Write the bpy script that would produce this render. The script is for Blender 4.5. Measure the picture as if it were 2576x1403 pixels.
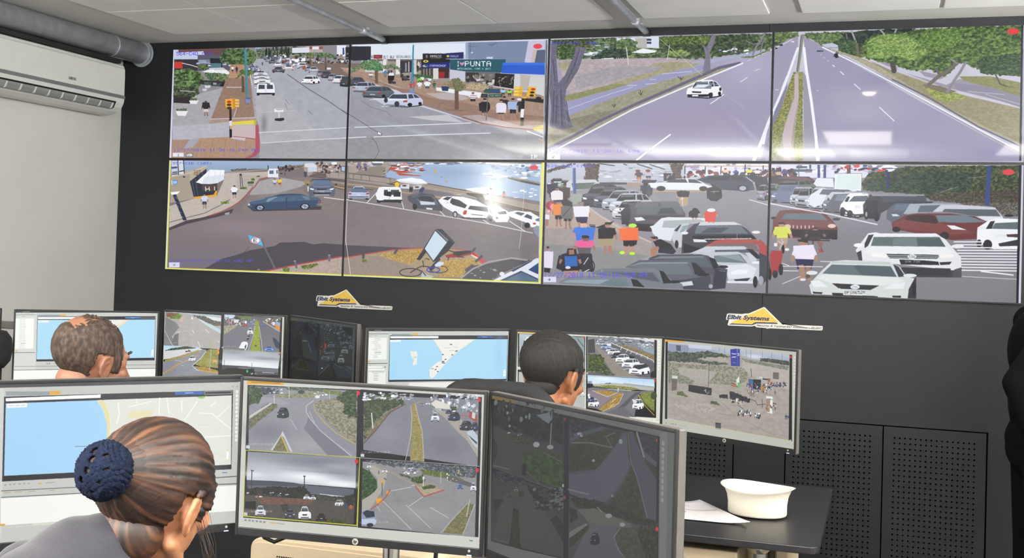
# Surveillance control room: video wall, two rows of operator desks, three operators
import bpy, bmesh, math, random
import numpy as np
from mathutils import Vector, Matrix, Euler

scene = bpy.context.scene
for _o in list(bpy.data.objects):
    bpy.data.objects.remove(_o)
COL = scene.collection

# ---------------- camera ----------------
cam_d = bpy.data.cameras.new('camera')
cam_d.sensor_fit = 'HORIZONTAL'; cam_d.sensor_width = 36.0
cam_d.lens = 2891.41/2576*36
cam_d.shift_y = -133.5/2576
cam_d.clip_start = 0.05
cam = bpy.data.objects.new('camera', cam_d); COL.objects.link(cam); scene.camera = cam
_a, _b, _c = -0.3163, 0.0226, 0.0313            # heading, pitch, roll
_f = Vector((math.sin(_a)*math.cos(_b), math.cos(_a)*math.cos(_b), math.sin(_b)))
_r0 = Vector((math.cos(_a), -math.sin(_a), 0)); _u0 = _r0.cross(_f)
_r = _r0*math.cos(_c)+_u0*math.sin(_c); _u = _u0*math.cos(_c)-_r0*math.sin(_c)
_m = Matrix((_r, _u, -_f)).transposed().to_4x4(); _m.translation = Vector((4.2291, -6.0665, 1.68))
cam.matrix_world = _m

# ---------------- world, exposure, room lights ----------------
scene.view_settings.view_transform = 'Standard'; scene.view_settings.look = 'None'
scene.view_settings.exposure = 0.0; scene.view_settings.gamma = 1.0; scene.view_settings.use_curve_mapping = False
world = bpy.data.worlds.new('world'); scene.world = world; world.use_nodes = True
world.node_tree.nodes['Background'].inputs[0].default_value = (.9, .95, 1, 1)
world.node_tree.nodes['Background'].inputs[1].default_value = 0.15
def area(name, loc, size, power, color, rot=(0, 0, 0), size_y=None, spread=180):
    d = bpy.data.lights.new(name, 'AREA'); d.shape = 'RECTANGLE'; d.size = size; d.size_y = size_y or size
    d.energy = power; d.color = color; d.spread = math.radians(spread)
    o = bpy.data.objects.new(name, d); COL.objects.link(o); o.location = loc; o.rotation_euler = rot; return o
WARM = (1, .995, .98)
CEILING_LAMPS = [(3.94, -5.45), (1.0, -6.9), (5.7, -3.4), (0.9, -4.5), (5.6, -6.6)]   # recessed panels, 1.2 x 0.6 m
for _x, _y in CEILING_LAMPS:
    area('ceiling_panel_light', (_x, _y, 2.875), .6, 46 if _x > 3 else 17, WARM, (0, 0, 0), 1.2)
# added fill lights without fixtures, aimed up to brighten the ceiling
area('added_fill_rear', (1.9, -7.2, 2.05), 4.3, 1450, WARM, (math.radians(184), 0, 0), .3)
area('added_fill_right', (6.2, -3.6, 2.05),  .3, 430, (.97, .98, 1), (0, math.radians(168), 0), 4.5)
_sd = bpy.data.lights.new('downlight', 'SPOT'); _sd.energy = 50; _sd.spot_size = math.radians(64); _sd.spot_blend = .7; _sd.shadow_soft_size = .04; _sd.color = (1, .93, .82)
_so = bpy.data.objects.new('downlight', _sd); COL.objects.link(_so); _so.location = (4.08, -2.4, 2.84); _so.rotation_euler = (math.radians(20), math.radians(-6), 0)

# ---------------- helpers ----------------
def srgb(h):
    h = h.lstrip('#'); v = [int(h[i:i+2], 16)/255 for i in (0, 2, 4)]
    return tuple(c/12.92 if c <= .04045 else ((c+.055)/1.055)**2.4 for c in v)
MATS = {}
def mat(name, col, rough=.5, metal=0.0, var=.06, scale=40, bump=0.0, spec=.5, stretch=(1, 1, 1), sheen=0):
    if name in MATS: return MATS[name]
    m = bpy.data.materials.new(name); m.use_nodes = True; nt = m.node_tree; b = nt.nodes['Principled BSDF']
    b.inputs['Roughness'].default_value = rough; b.inputs['Metallic'].default_value = metal
    b.inputs['Specular IOR Level'].default_value = spec
    if sheen: b.inputs['Sheen Weight'].default_value = sheen
    c = srgb(col) if isinstance(col, str) else col
    tc = nt.nodes.new('ShaderNodeTexCoord'); mp = nt.nodes.new('ShaderNodeMapping'); mp.inputs['Scale'].default_value = stretch
    nz = nt.nodes.new('ShaderNodeTexNoise'); nz.inputs['Scale'].default_value = scale; nz.inputs['Detail'].default_value = 4
    nt.links.new(tc.outputs['Object'], mp.inputs[0]); nt.links.new(mp.outputs[0], nz.inputs['Vector'])
    rp = nt.nodes.new('ShaderNodeValToRGB'); rp.color_ramp.elements[0].position = .3; rp.color_ramp.elements[1].position = .7
    rp.color_ramp.elements[0].color = (*[max(0, v*(1-var)) for v in c], 1); rp.color_ramp.elements[1].color = (*[min(1, v*(1+var)) for v in c], 1)
    nt.links.new(nz.outputs['Fac'], rp.inputs[0]); nt.links.new(rp.outputs[0], b.inputs['Base Color'])
    if bump:
        bp = nt.nodes.new('ShaderNodeBump'); bp.inputs['Strength'].default_value = bump; bp.inputs['Distance'].default_value = .002
        nt.links.new(nz.outputs['Fac'], bp.inputs['Height']); nt.links.new(bp.outputs[0], b.inputs['Normal'])
    MATS[name] = m; return m
def glow(name, col, k):
    if name in MATS: return MATS[name]
    m = bpy.data.materials.new(name); m.use_nodes = True; b = m.node_tree.nodes['Principled BSDF']
    b.inputs['Base Color'].default_value = (.02, .02, .02, 1); b.inputs['Emission Color'].default_value = (*srgb(col), 1); b.inputs['Emission Strength'].default_value = k
    MATS[name] = m; return m
class MB:
    """collects simple solids; build() links them as one mesh object"""
    def __init__(s): s.v = []; s.f = []
    def add(s, vs, fs):
        n = len(s.v); s.v += [tuple(p) for p in vs]; s.f += [tuple(i+n for i in f) for f in fs]; return s
    def box(s, x0, x1, y0, y1, z0, z1):
        return s.add([(x0, y0, z0), (x1, y0, z0), (x1, y1, z0), (x0, y1, z0), (x0, y0, z1), (x1, y0, z1), (x1, y1, z1), (x0, y1, z1)],
                     [(0, 3, 2, 1), (4, 5, 6, 7), (0, 1, 5, 4), (1, 2, 6, 5), (2, 3, 7, 6), (3, 0, 4, 7)])
    def tube(s, a, b, r0, r1=None, n=20, caps=True):
        r1 = r0 if r1 is None else r1; a = Vector(a); b = Vector(b); d = (b-a).normalized()
        x = d.orthogonal().normalized(); y = d.cross(x); vs = []
        for c, r in ((a, r0), (b, r1)):
            vs += [c+(x*math.cos(t*2*math.pi/n)+y*math.sin(t*2*math.pi/n))*r for t in range(n)]
        fs = [(i, (i+1) % n, n+(i+1) % n, n+i) for i in range(n)]
        if caps: fs += [tuple(range(n))[::-1], tuple(range(n, 2*n))]
        return s.add(vs, fs)
    def path(s, pts, r, n=12):
        P = [Vector(p) for p in pts]; R = r if isinstance(r, (list, tuple)) else [r]*len(P); vs = []; up = None
        for i, p in enumerate(P):
            d = (P[min(i+1, len(P)-1)]-P[max(i-1, 0)]).normalized()
            x = d.orthogonal().normalized() if up is None else (up-d*up.dot(d)).normalized()
            up = x; y = d.cross(x); vs += [p+(x*math.cos(t*2*math.pi/n)+y*math.sin(t*2*math.pi/n))*R[i] for t in range(n)]
        fs = [(k*n+i, k*n+(i+1) % n, (k+1)*n+(i+1) % n, (k+1)*n+i) for k in range(len(P)-1) for i in range(n)]
        fs += [tuple(range(n))[::-1], tuple(range((len(P)-1)*n, len(P)*n))]; return s.add(vs, fs)
    def prism(s, prof, axis, a, b):
        """closed 2-D profile extruded along axis from a to b; profile gives the two other axes in x,y,z order"""
        def p3(p, t): q = list(p); q.insert(axis, t); return q
        n = len(prof); vs = [p3(p, a) for p in prof]+[p3(p, b) for p in prof]
        fs = [(i, (i+1) % n, n+(i+1) % n, n+i) for i in range(n)]+[tuple(range(n))[::-1], tuple(range(n, 2*n))]
        return s.add(vs, fs)
    def lathe(s, prof, c=(0, 0, 0), n=32, sx=1, sy=1):
        vs = []; c = Vector(c); m = len(prof)
        for i in range(n):
            t = 2*math.pi*i/n; vs += [(c.x+r*math.cos(t)*sx, c.y+r*math.sin(t)*sy, c.z+z) for r, z in prof]
        fs = [(i*m+k, ((i+1) % n)*m+k, ((i+1) % n)*m+k+1, i*m+k+1) for i in range(n) for k in range(m-1)]
        return s.add(vs, fs)
    def build(s, name, m, parent=None, smooth=False, bevel=0, seg=2, loc=None):
        me = bpy.data.meshes.new(name); me.from_pydata([tuple(v) for v in s.v], [], s.f); me.update()
        bm = bmesh.new(); bm.from_mesh(me); bmesh.ops.recalc_face_normals(bm, faces=bm.faces); bm.to_mesh(me); bm.free()
        if smooth: me.polygons.foreach_set('use_smooth', [True]*len(me.polygons))
        return link(name, me, m, parent, bevel, seg, loc)
def link(name, me, m, parent=None, bevel=0, seg=2, loc=None):
    o = bpy.data.objects.new(name, me); COL.objects.link(o)
    for q in (m if isinstance(m, (list, tuple)) else [m]):
        if not me.materials or q.name not in [t.name for t in me.materials]: me.materials.append(q)
    if bevel:
        b = o.modifiers.new('bevel', 'BEVEL'); b.width = bevel; b.segments = seg; b.limit_method = 'ANGLE'; b.angle_limit = .6
    if parent: o.parent = parent
    if loc: o.location = loc
    return o
def tag(o, label=None, cat=None, group=None, kind=None):
    if label: o['label'] = label
    if cat: o['category'] = cat
    if group: o['group'] = group
    if kind: o['kind'] = kind
    return o
def empty(name, loc, rz=0, **k):
    o = bpy.data.objects.new(name, None); COL.objects.link(o); o.location = loc; o.rotation_euler = (0, 0, rz); o.empty_display_size = .1
    return tag(o, **k)
# ---- painter: draws the pictures shown on the screens from lists of flat shapes ----
SS = 2
_rs = np.random.RandomState(5)
_LAT = _rs.rand(256, 256).astype(np.float32)
def vnoise(X, Y, seed=0):
    X = X + seed*17.3; Y = Y + seed*9.1
    xi = np.floor(X).astype(int); yi = np.floor(Y).astype(int)
    fx = X-xi; fy = Y-yi; fx = fx*fx*(3-2*fx); fy = fy*fy*(3-2*fy)
    a = _LAT[yi & 255, xi & 255]; b = _LAT[yi & 255, (xi+1) & 255]
    c = _LAT[(yi+1) & 255, xi & 255]; d = _LAT[(yi+1) & 255, (xi+1) & 255]
    return (a*(1-fx)+b*fx)*(1-fy)+(c*(1-fx)+d*fx)*fy
def fnoise(X, Y, seed=0):
    return vnoise(X, Y, seed)*.5+vnoise(X*2.1, Y*2.1, seed+1)*.3+vnoise(X*4.3, Y*4.3, seed+2)*.2
def hexc(s):
    s = s.lstrip('#')
    if len(s) in (3, 4): s = ''.join(c*2 for c in s)
    v = [int(s[i:i+2], 16)/255 for i in range(0, len(s), 2)]
    return np.array(v[:3], np.float32), (v[3] if len(v) > 3 else 1.0)
FONT = {}
for _l in '''A 0E11111F111111|B 1E11111E11111E|C 0E11101010110E|D 1E11111111111E|E 1F10101E10101F|F 1F10101E101010|G 0E11101713110F|H 1111111F111111|I 0E04040404040E|J 0702020202120C|K 11121418141211|L 1010101010101F|M 111B1515111111|N 11191915131311|O 0E11111111110E|P 1E11111E101010|Q 0E11111115120D|R 1E11111E141211|S 0F10100E01011E|T 1F040404040404|U 1111111111110E|V 11111111110A04|W 11111115151B11|X 11110A040A1111|Y 11110A04040404|Z 1F01020408101F|0 0E11131519110E|1 040C040404040E|2 0E11010204081F|3 1F02040201110E|4 02060A121F0202|5 1F101E0101110E|6 0608101E11110E|7 1F010204080808|8 0E11110E11110E|9 0E11110F01020C|( 02040808080402|) 08040202020408|/ 01020204080810|: 00040400040400|. 00000000000404|- 0000001F000000|, 00000000040408|& 08141408151209|' 04040000000000|~ 000A1F1F0E0400'''.split('|'):
    FONT[_l[0]] = [int(_l[2+2*i:4+2*i], 16) for i in range(7)]
CARS = {
 'f': [('#15161a', '.02,.78 .98,.78 .97,1 .8,1 .78,.9 .22,.9 .2,1 .03,1'),
       ('b', '0,.58 .04,.44 .19,.36 .28,.05 .36,0 .64,0 .72,.05 .81,.36 .96,.44 1,.58 1,.84 .96,.9 .04,.9 0,.84'),
       ('g', '.23,.37 .31,.08 .69,.08 .77,.37'), ('G', '.3,.12 .31,.09 .69,.09 .7,.2 .4,.22'),
       ('l', '.14,.42 .22,.39 .78,.39 .86,.42 .76,.5 .24,.5'), ('#e8eef4', '.04,.53 .2,.58 .2,.66 .07,.63'), ('#e8eef4', '.96,.53 .8,.58 .8,.66 .93,.63'),
       ('#23252a', '.3,.58 .7,.58 .66,.68 .34,.68'), ('#2a2c32', '.16,.8 .84,.8 .8,.87 .2,.87'), ('#d8d8d8', '.41,.72 .59,.72 .59,.78 .41,.78'), ('d', '0,.3 -.07,.27 -.08,.34 0,.37'), ('d', '1,.3 1.07,.27 1.08,.34 1,.37')],
 'r': [('#15161a', '.04,.78 .96,.78 .95,1 .82,1 .8,.9 .2,.9 .18,1 .05,1'),
       ('b', '0,.58 .03,.44 .17,.38 .26,.06 .34,0 .66,0 .74,.06 .83,.38 .97,.44 1,.58 1,.84 .96,.9 .04,.9 0,.84'),
       ('g', '.22,.36 .3,.09 .7,.09 .78,.36'), ('l', '.1,.44 .9,.44 .86,.5 .14,.5'), ('#a83230', '.02,.5 .16,.52 .15,.62 .02,.6'), ('#a83230', '.98,.5 .84,.52 .85,.62 .98,.6'), ('#d8d8d8', '.4,.6 .6,.6 .6,.68 .4,.68'), ('d', '.04,.76 .96,.76 .94,.84 .06,.84')],
 'v': [('#20222a', '.04,.8 .96,.8 .96,1 .84,1 .82,.92 .18,.92 .16,1 .04,1'), ('b', '.02,.8 .05,.2 .12,0 .88,0 .95,.2 .98,.8'),
       ('g', '.14,.18 .44,.18 .45,.5 .11,.5'), ('g', '.56,.18 .86,.18 .89,.5 .55,.5'), ('l', '.2,.0 .8,.0 .84,.08 .16,.08'), ('#2b2d35', '.02,.8 .98,.8 .98,.9 .02,.9'), ('d', '.495,.1 .505,.1 .505,.8 .495,.8')],
 's': [('#191a1e', '.06,.8 .94,.8 .92,.93 .08,.93'), ('b', '0,.66 .02,.48 .22,.38 .38,.06 .46,.01 .68,.01 .76,.06 .88,.36 .98,.44 1,.7 .97,.84 .03,.84'),
       ('g', '.27,.4 .4,.11 .53,.09 .53,.4'), ('g', '.56,.4 .56,.09 .68,.09 .8,.38'), ('l', '.04,.5 .96,.46 .97,.5 .03,.54'),
       ('w', '.1,.84 .13,.72 .19,.68 .25,.72 .28,.84 .25,.96 .19,1 .13,.96'), ('w', '.73,.84 .76,.72 .82,.68 .88,.72 .91,.84 .88,.96 .82,1 .76,.96'), ('#b9bcc4', '.14,.84 .19,.75 .24,.84 .19,.93'), ('#b9bcc4', '.77,.84 .82,.75 .87,.84 .82,.93'), ('#e8e8ee', '0,.56 .05,.55 .05,.62 0,.63')],
 'q': [('#15161a', '.03,.84 .62,.95 .98,.8 .98,.9 .6,1.02 .03,.95'), ('b', '0,.62 .03,.46 .14,.4 .25,.08 .34,.01 .7,0 .84,.1 .96,.38 1,.5 1,.76 .93,.86 .62,.96 .06,.92 0,.82'),
       ('g', '.16,.4 .27,.1 .6,.09 .6,.41'), ('G', '.27,.12 .56,.1 .57,.2 .26,.24'), ('g', '.64,.4 .63,.1 .73,.07 .77,.36'), ('g', '.79,.35 .75,.08 .82,.12 .92,.34'), ('l', '.06,.48 .14,.43 .58,.44 .56,.54 .08,.54'),
       ('#eef2f6', '.02,.56 .12,.6 .12,.67 .03,.65'), ('#eef2f6', '.44,.62 .58,.58 .58,.66 .46,.7'), ('#26282e', '.15,.62 .42,.64 .4,.72 .16,.7'), ('#2c2e34', '.08,.8 .5,.86 .5,.92 .08,.88'),
       ('w', '.6,.84 .63,.72 .69,.7 .73,.8 .71,.94 .65,1'), ('w', '.88,.72 .91,.64 .96,.66 .97,.76 .94,.86 .9,.86')],
 'Q': [('#15161a', '.03,.84 .62,.95 .98,.8 .98,.9 .6,1.02 .03,.95'), ('b', '0,.62 .03,.46 .1,.4 .2,.08 .3,.01 .7,0 .84,.1 .96,.38 1,.5 1,.76 .93,.86 .62,.96 .06,.92 0,.82'),
       ('g', '.12,.38 .22,.1 .58,.09 .6,.4'), ('g', '.64,.4 .62,.1 .72,.07 .77,.36'), ('g', '.79,.35 .75,.08 .82,.12 .92,.34'), ('l', '.04,.48 .12,.42 .58,.44 .56,.5 .06,.52'),
       ('#a83a38', '.01,.5 .1,.52 .1,.62 .02,.62'), ('#a83a38', '.5,.54 .6,.52 .6,.64 .5,.66'), ('#d0d0d4', '.24,.66 .4,.68 .4,.75 .24,.73'), ('d', '.05,.82 .55,.88 .55,.93 .05,.89'),
       ('w', '.6,.84 .63,.72 .69,.7 .73,.8 .71,.94 .65,1'), ('w', '.88,.72 .91,.64 .96,.66 .97,.76 .94,.86 .9,.86')],
}
for _k in CARS:
    CARS[_k] = [(c, np.array([[float(t) for t in p.split(',')] for p in s.split()])) for c, s in CARS[_k]]
class Canvas:
    def __init__(self, w, h, base='#808080'):
        self.w, self.h = w*SS, h*SS
        self.a = np.empty((self.h, self.w, 3), np.float32); self.a[:] = hexc(base)[0]; self.M = np.eye(3); self.n = 0; self.dim = 1.0
    def pt(self, p):
        p = np.atleast_2d(np.array(p, float)); q = np.c_[p, np.ones(len(p))] @ self.M.T
        return q[:, :2]/q[:, 2:]*SS
    def scale(self, x, y):
        a = self.pt([(x, y), (x+10, y), (x, y+10)]); return np.hypot(*(a[1]-a[0]))/10, np.hypot(*(a[2]-a[0]))/10
    def box(self, q, pad=2):
        x0 = max(0, int(q[:, 0].min())-pad); x1 = min(self.w, int(q[:, 0].max())+pad+1)
        y0 = max(0, int(q[:, 1].min())-pad); y1 = min(self.h, int(q[:, 1].max())+pad+1)
        if x1 <= x0 or y1 <= y0: return None
        Y, X = np.mgrid[y0:y1, x0:x1].astype(np.float32); return x0, x1, y0, y1, X+.5, Y+.5
    @staticmethod
    def inside(q, X, Y):
        m = np.zeros(X.shape, bool)
        for i in range(len(q)):
            (xa, ya), (xb, yb) = q[i-1], q[i]
            if ya == yb: continue
            m ^= ((Y < ya) != (Y < yb)) & (X < (xb-xa)*(Y-ya)/(yb-ya)+xa)
        return m
    def put(self, b, m, col, al):
        x0, x1, y0, y1 = b[:4]; r = self.a[y0:y1, x0:x1]; k = (m*al)[..., None].astype(np.float32); r *= 1-k; r += col*k
    def poly(self, pts, col, raw=False):
        q = pts if raw else self.pt(pts); b = self.box(q)
        if b is None: return
        c, al = hexc(col) if isinstance(col, str) else (col, 1.0)
        self.put(b, self.inside(q, b[4], b[5]), c, al)
    def tex(self, pts, col, amp, sc):
        q = self.pt(pts); b = self.box(q)
        if b is None: return
        self.n += 1; c, al = hexc(col); s, _ = self.scale(*pts[0]); n = fnoise(b[4]/(sc*s), b[5]/(sc*s)*1.8, self.n)-.5; n = n+(vnoise(b[4]*.7, b[5]*.7, 3)-.5)*.35
        self.put(b, self.inside(q, b[4], b[5]), c*(1+n[..., None]*amp*2), al)
    def grad(self, pts, c1, c2):
        q = self.pt(pts); b = self.box(q)
        if b is None: return
        t = ((b[5]-q[:, 1].min())/max(1, np.ptp(q[:, 1])))[..., None]
        self.put(b, self.inside(q, b[4], b[5]), hexc(c1)[0]*(1-t)+hexc(c2)[0]*t, 1)
    def foli(self, pts, c1, c2, c3, sc, rough):
        q = self.pt(pts); b = self.box(q, 12)
        if b is None: return
        self.n += 1; s, _ = self.scale(*pts[0]); S = sc*s; X, Y = b[4], b[5]
        dx = (fnoise(X/S, Y/S, self.n)-.5)*rough*s*2; dy = (fnoise(X/S, Y/S, self.n+7)-.5)*rough*s*2
        m = self.inside(q, X+dx, Y+dy); n = fnoise(X/S*1.3, Y/S*2.0, self.n+3); n = (n-.5)*1.8+.5
        n = np.clip(n, 0, 1)[..., None]; c = [hexc(t)[0] for t in (c1, c2, c3)]
        col = np.where(n < .5, c[0]*(1-n*2)+c[1]*n*2, c[1]*(2-n*2)+c[2]*(n*2-1)); self.put(b, m, col, 1)
    def line(self, pts, col, w, taper=None):
        q = self.pt(pts); s, _ = self.scale(*pts[0]); hw = max(.5, w*s/2); b = self.box(q, int(hw)+3)
        if b is None: return
        c, al = hexc(col); X, Y = b[4], b[5]; m = np.zeros(X.shape, np.float32)
        for i in range(len(q)-1):
            a, d = q[i], q[i+1]-q[i]; L = max(1e-6, d@d); t = np.clip(((X-a[0])*d[0]+(Y-a[1])*d[1])/L, 0, 1)
            m = np.maximum(m, np.clip(hw+.5-np.hypot(X-a[0]-t*d[0], Y-a[1]-t*d[1]), 0, 1))
        self.put(b, m, c, al)
    def ell(self, x, y, rx, ry, col):
        t = np.linspace(0, 6.283, 25)[:-1]; self.poly(np.c_[x+rx*np.cos(t), y+ry*np.sin(t)], col)
    def blob(self, x, y, rx, ry, col, al):
        q = self.pt([(x-rx*2, y-ry*2), (x+rx*2, y+ry*2)]); b = self.box(q)
        if b is None: return
        c = self.pt([(x, y)])[0]; sx, sy = self.scale(x, y)
        self.put(b, np.exp(-((b[4]-c[0])/(rx*sx))**2-((b[5]-c[1])/(ry*sy))**2), hexc(col)[0], al)
    def scat(self, n, cols, x0, y0, x1, y1, rx, ry):
        rs = np.random.RandomState(n+int(x0)); cs = [hexc(c)[0] for c in cols]
        for i in range(n):
            x = x0+rs.rand()*(x1-x0); y = y0+rs.rand()*(y1-y0); a, b_ = rx*(.5+rs.rand()), ry*(.5+rs.rand()); t = rs.rand()*.7
            q = np.array([(-a, 0), (-a*.5, -b_), (a*.6, -b_*(.6+t)), (a, 0), (a*.4, b_*.8), (-a*.6, b_)])+(x, y)
            self.poly(q, cs[rs.randint(len(cs))]*(.8+.4*rs.rand()))
    def car(self, kind, col, x, y, w, h, glass='#3c4652'):
        c = hexc(col)[0]
        pal = {'b': c, 'l': np.clip(c*1.12+.05, 0, 1), 'd': c*.5, 'g': hexc(glass)[0], 'G': hexc(glass)[0]*.6+.3, 'w': hexc('#17181b')[0]}
        for k, u in CARS[kind]: self.poly(np.c_[x+u[:, 0]*w, y+u[:, 1]*h], pal[k] if k in pal else hexc(k)[0]*self.dim)
    def man(self, shirt, pants, skin, x, y, w, h, hair='#2a2320'):
        P = lambda s, c: self.poly([(x+float(a.split(',')[0])*w, y+float(a.split(',')[1])*h) for a in s.split()], c)
        P('.3,.62 .46,.62 .44,.95 .34,1 .28,.98 .34,.9', skin); P('.52,.62 .7,.62 .72,.9 .8,.97 .66,.99 .58,.9', skin)
        P('.24,.48 .76,.48 .76,.7 .54,.72 .5,.6 .46,.72 .24,.7', pants); P('.1,.22 .0,.5 .08,.56 .22,.34', skin); P('.9,.22 1,.5 .92,.56 .78,.34', skin)
        P('.36,.16 .64,.16 .86,.2 .96,.36 .82,.4 .76,.34 .77,.52 .23,.52 .24,.34 .18,.4 .04,.36 .14,.2', shirt)
        P('.4,.02 .6,.02 .63,.1 .58,.17 .42,.17 .37,.1', skin); P('.38,0 .62,0 .64,.07 .36,.07', hair)
    def text(self, s, col, x, y, w, h):
        cw = w/(len(s)*6-1); chh = h/7
        for i, ch in enumerate(s):
            g = FONT.get(ch.upper())
            if not g: continue
            for r, v in enumerate(g):
                j = 0
                while j < 5:
                    if v >> (4-j) & 1:
                        k = j
                        while k < 5 and v >> (4-k) & 1: k += 1
                        x0 = x+(i*6+j)*cw; x1 = x+(i*6+k)*cw; self.poly([(x0, y+r*chh), (x1, y+r*chh), (x1, y+(r+1)*chh), (x0, y+(r+1)*chh)], col); j = k
                    else: j += 1
    def run(self, txt):
        for ln in txt.strip().split('\n'):
            t = ln.split()
            if not t or t[0] == '//': continue
            o = t[0]; F = lambda k: [tuple(float(v) for v in p.split(',')) for p in t[k:]]
            if o == 'P': self.poly(F(2), t[1])
            elif o == 'T': self.tex(F(4), t[1], float(t[2]), float(t[3]))
            elif o == 'G': self.grad(F(3), t[1], t[2])
            elif o == 'F': self.foli(F(6), t[1], t[2], t[3], float(t[4]), float(t[5]))
            elif o == 'L': self.line(F(3), t[1], float(t[2]))
            elif o == 'D':   # many short strokes: colour, width, pairs of points
                q = F(3)
                for i in range(0, len(q)-1, 2): self.line(q[i:i+2], t[1], float(t[2]))
            elif o == 'E':
                (x, y), (rx, ry) = F(2); self.ell(x, y, rx, ry, t[1])
            elif o == 'O':
                (x, y), (rx, ry) = F(3); q = np.linspace(0, 6.283, 33); self.line([(x+rx*math.cos(v), y+ry*math.sin(v)) for v in q], t[1], float(t[2]))
            elif o == 'B':
                (x, y), (rx, ry) = F(3); self.blob(x, y, rx, ry, t[1], float(t[2]))
            elif o == 'S':
                (x0, y0), (x1, y1), (rx, ry) = F(3); self.scat(int(t[2]), t[1].split('|'), x0, y0, x1, y1, rx, ry)
            elif o == 'C':
                q = F(3); self.car(t[1], t[2], *q[0], *q[1])
            elif o == 'K':   # dark-glass car
                q = F(3); self.car(t[1], t[2], *q[0], *q[1], glass='#16191d')
            elif o == 'M':
                q = F(4); self.man(t[1], t[2], t[3], *q[0], *q[1])
            elif o == 'W':
                (x, y), (w, h) = F(3)[:2] if False else [tuple(float(v) for v in p.split(',')) for p in t[3:5]]; self.text(t[1].replace('_', ' '), t[2], x, y, w, h)
    def out(self):
        a = self.a.reshape(self.h//SS, SS, self.w//SS, SS, 3).mean((1, 3)); return np.clip(a, 0, 1)
# drawing sheets: each is mapped onto its screen's picture by a fixed plane transform
SHEETS={
 'S1':('W1',(0.368102,0.0140333,-53.9682,0.00930766,0.31649,-56.2789,3.05997e-05,3.07754e-06,1)),
 'S2':('W1',(0.347977,0.013266,609.441,0.00879879,0.299186,-36.4894,2.89268e-05,2.90928e-06,1)),
 'S3':('W2',(0.310753,0.00953609,-28.1798,0.0087932,0.298996,-40.6125,2.89084e-05,2.90744e-06,1)),
 'S4':('W2',(0.308609,0.00947028,610.842,0.00873252,0.296933,-42.0814,2.87089e-05,2.88737e-06,1)),
 'S5':('W3',(0.345243,0.0131618,-35.8732,-0.00160216,0.295796,-12.7388,2.86995e-05,2.88643e-06,1)),
 'S6':('W3',(0.3471,0.0132326,610.509,-0.00161078,0.297387,-15.0471,2.88538e-05,2.90195e-06,1)),
 'S7':('W4',(0.318526,0.00977461,-27.9534,-0.00165419,0.305402,-17.3381,2.96315e-05,2.98016e-06,1)),
 'S8':('W4',(0.32393,0.00994046,610.056,-0.00168226,0.310584,-19.6164,3.01342e-05,3.03072e-06,1)),
 'MA':('A',(0.354143,0.0145197,-89.7552,-0.00602989,0.381765,-50.1342,-1.34443e-05,7.17841e-07,1)),
 'MB':('B',(0.574812,0.0218846,-71.5622,-0.0246422,0.517772,-58.4098,1.90295e-05,2.36563e-06,1)),
 'MC':('C',(0.67082,0.02388,-289.109,-0.0428515,0.30443,-22.8807,7.53865e-05,3.66038e-06,1)),
 'MD':('D',(0.352909,0.0120194,-61.5845,-0.00160071,0.344882,-41.7796,-2.08589e-05,5.57847e-07,1)),
 'ME':('E',(0.438209,0.0136428,-52.6083,-0.0209572,0.424782,-50.2056,1.72869e-05,2.04404e-06,1)),
 'MF':('F',(0.630599,0.0178074,-89.2674,-0.048014,0.503096,-42.9509,7.29815e-05,3.91558e-06,1)),
 'MG':('G',(0.462476,0.0193445,98.6414,0.0129154,0.508426,-54.9936,-5.11971e-05,5.16809e-07,1)),
 'MH':('H',(0.599018,0.02185,-43.1786,-0.0329739,0.551532,-40.3085,2.77628e-05,3.64664e-06,1)),
 'MJ':('H',(0.559916,0.0204237,479.355,-0.0308215,0.51553,-36.0325,2.59505e-05,3.4086e-06,1)),
 'MI':('I',(0.872225,0.0276264,-80.5181,-0.103315,0.496242,-41.3906,0.000155573,7.42502e-06,1)),
}
BASE={'A':'#cfd2cc','B':'#d2d4ca','C':'#3e4644','D':'#c8ccc6','E':'#d8dacc','F':'#b9bab0','G':'#c8cac4','H':'#ccccc4','I':'#5c605c','W1':'#c9c7d8','W2':'#c9c7d8','W3':'#dde2d4','W4':'#d8d6e2'}
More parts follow.
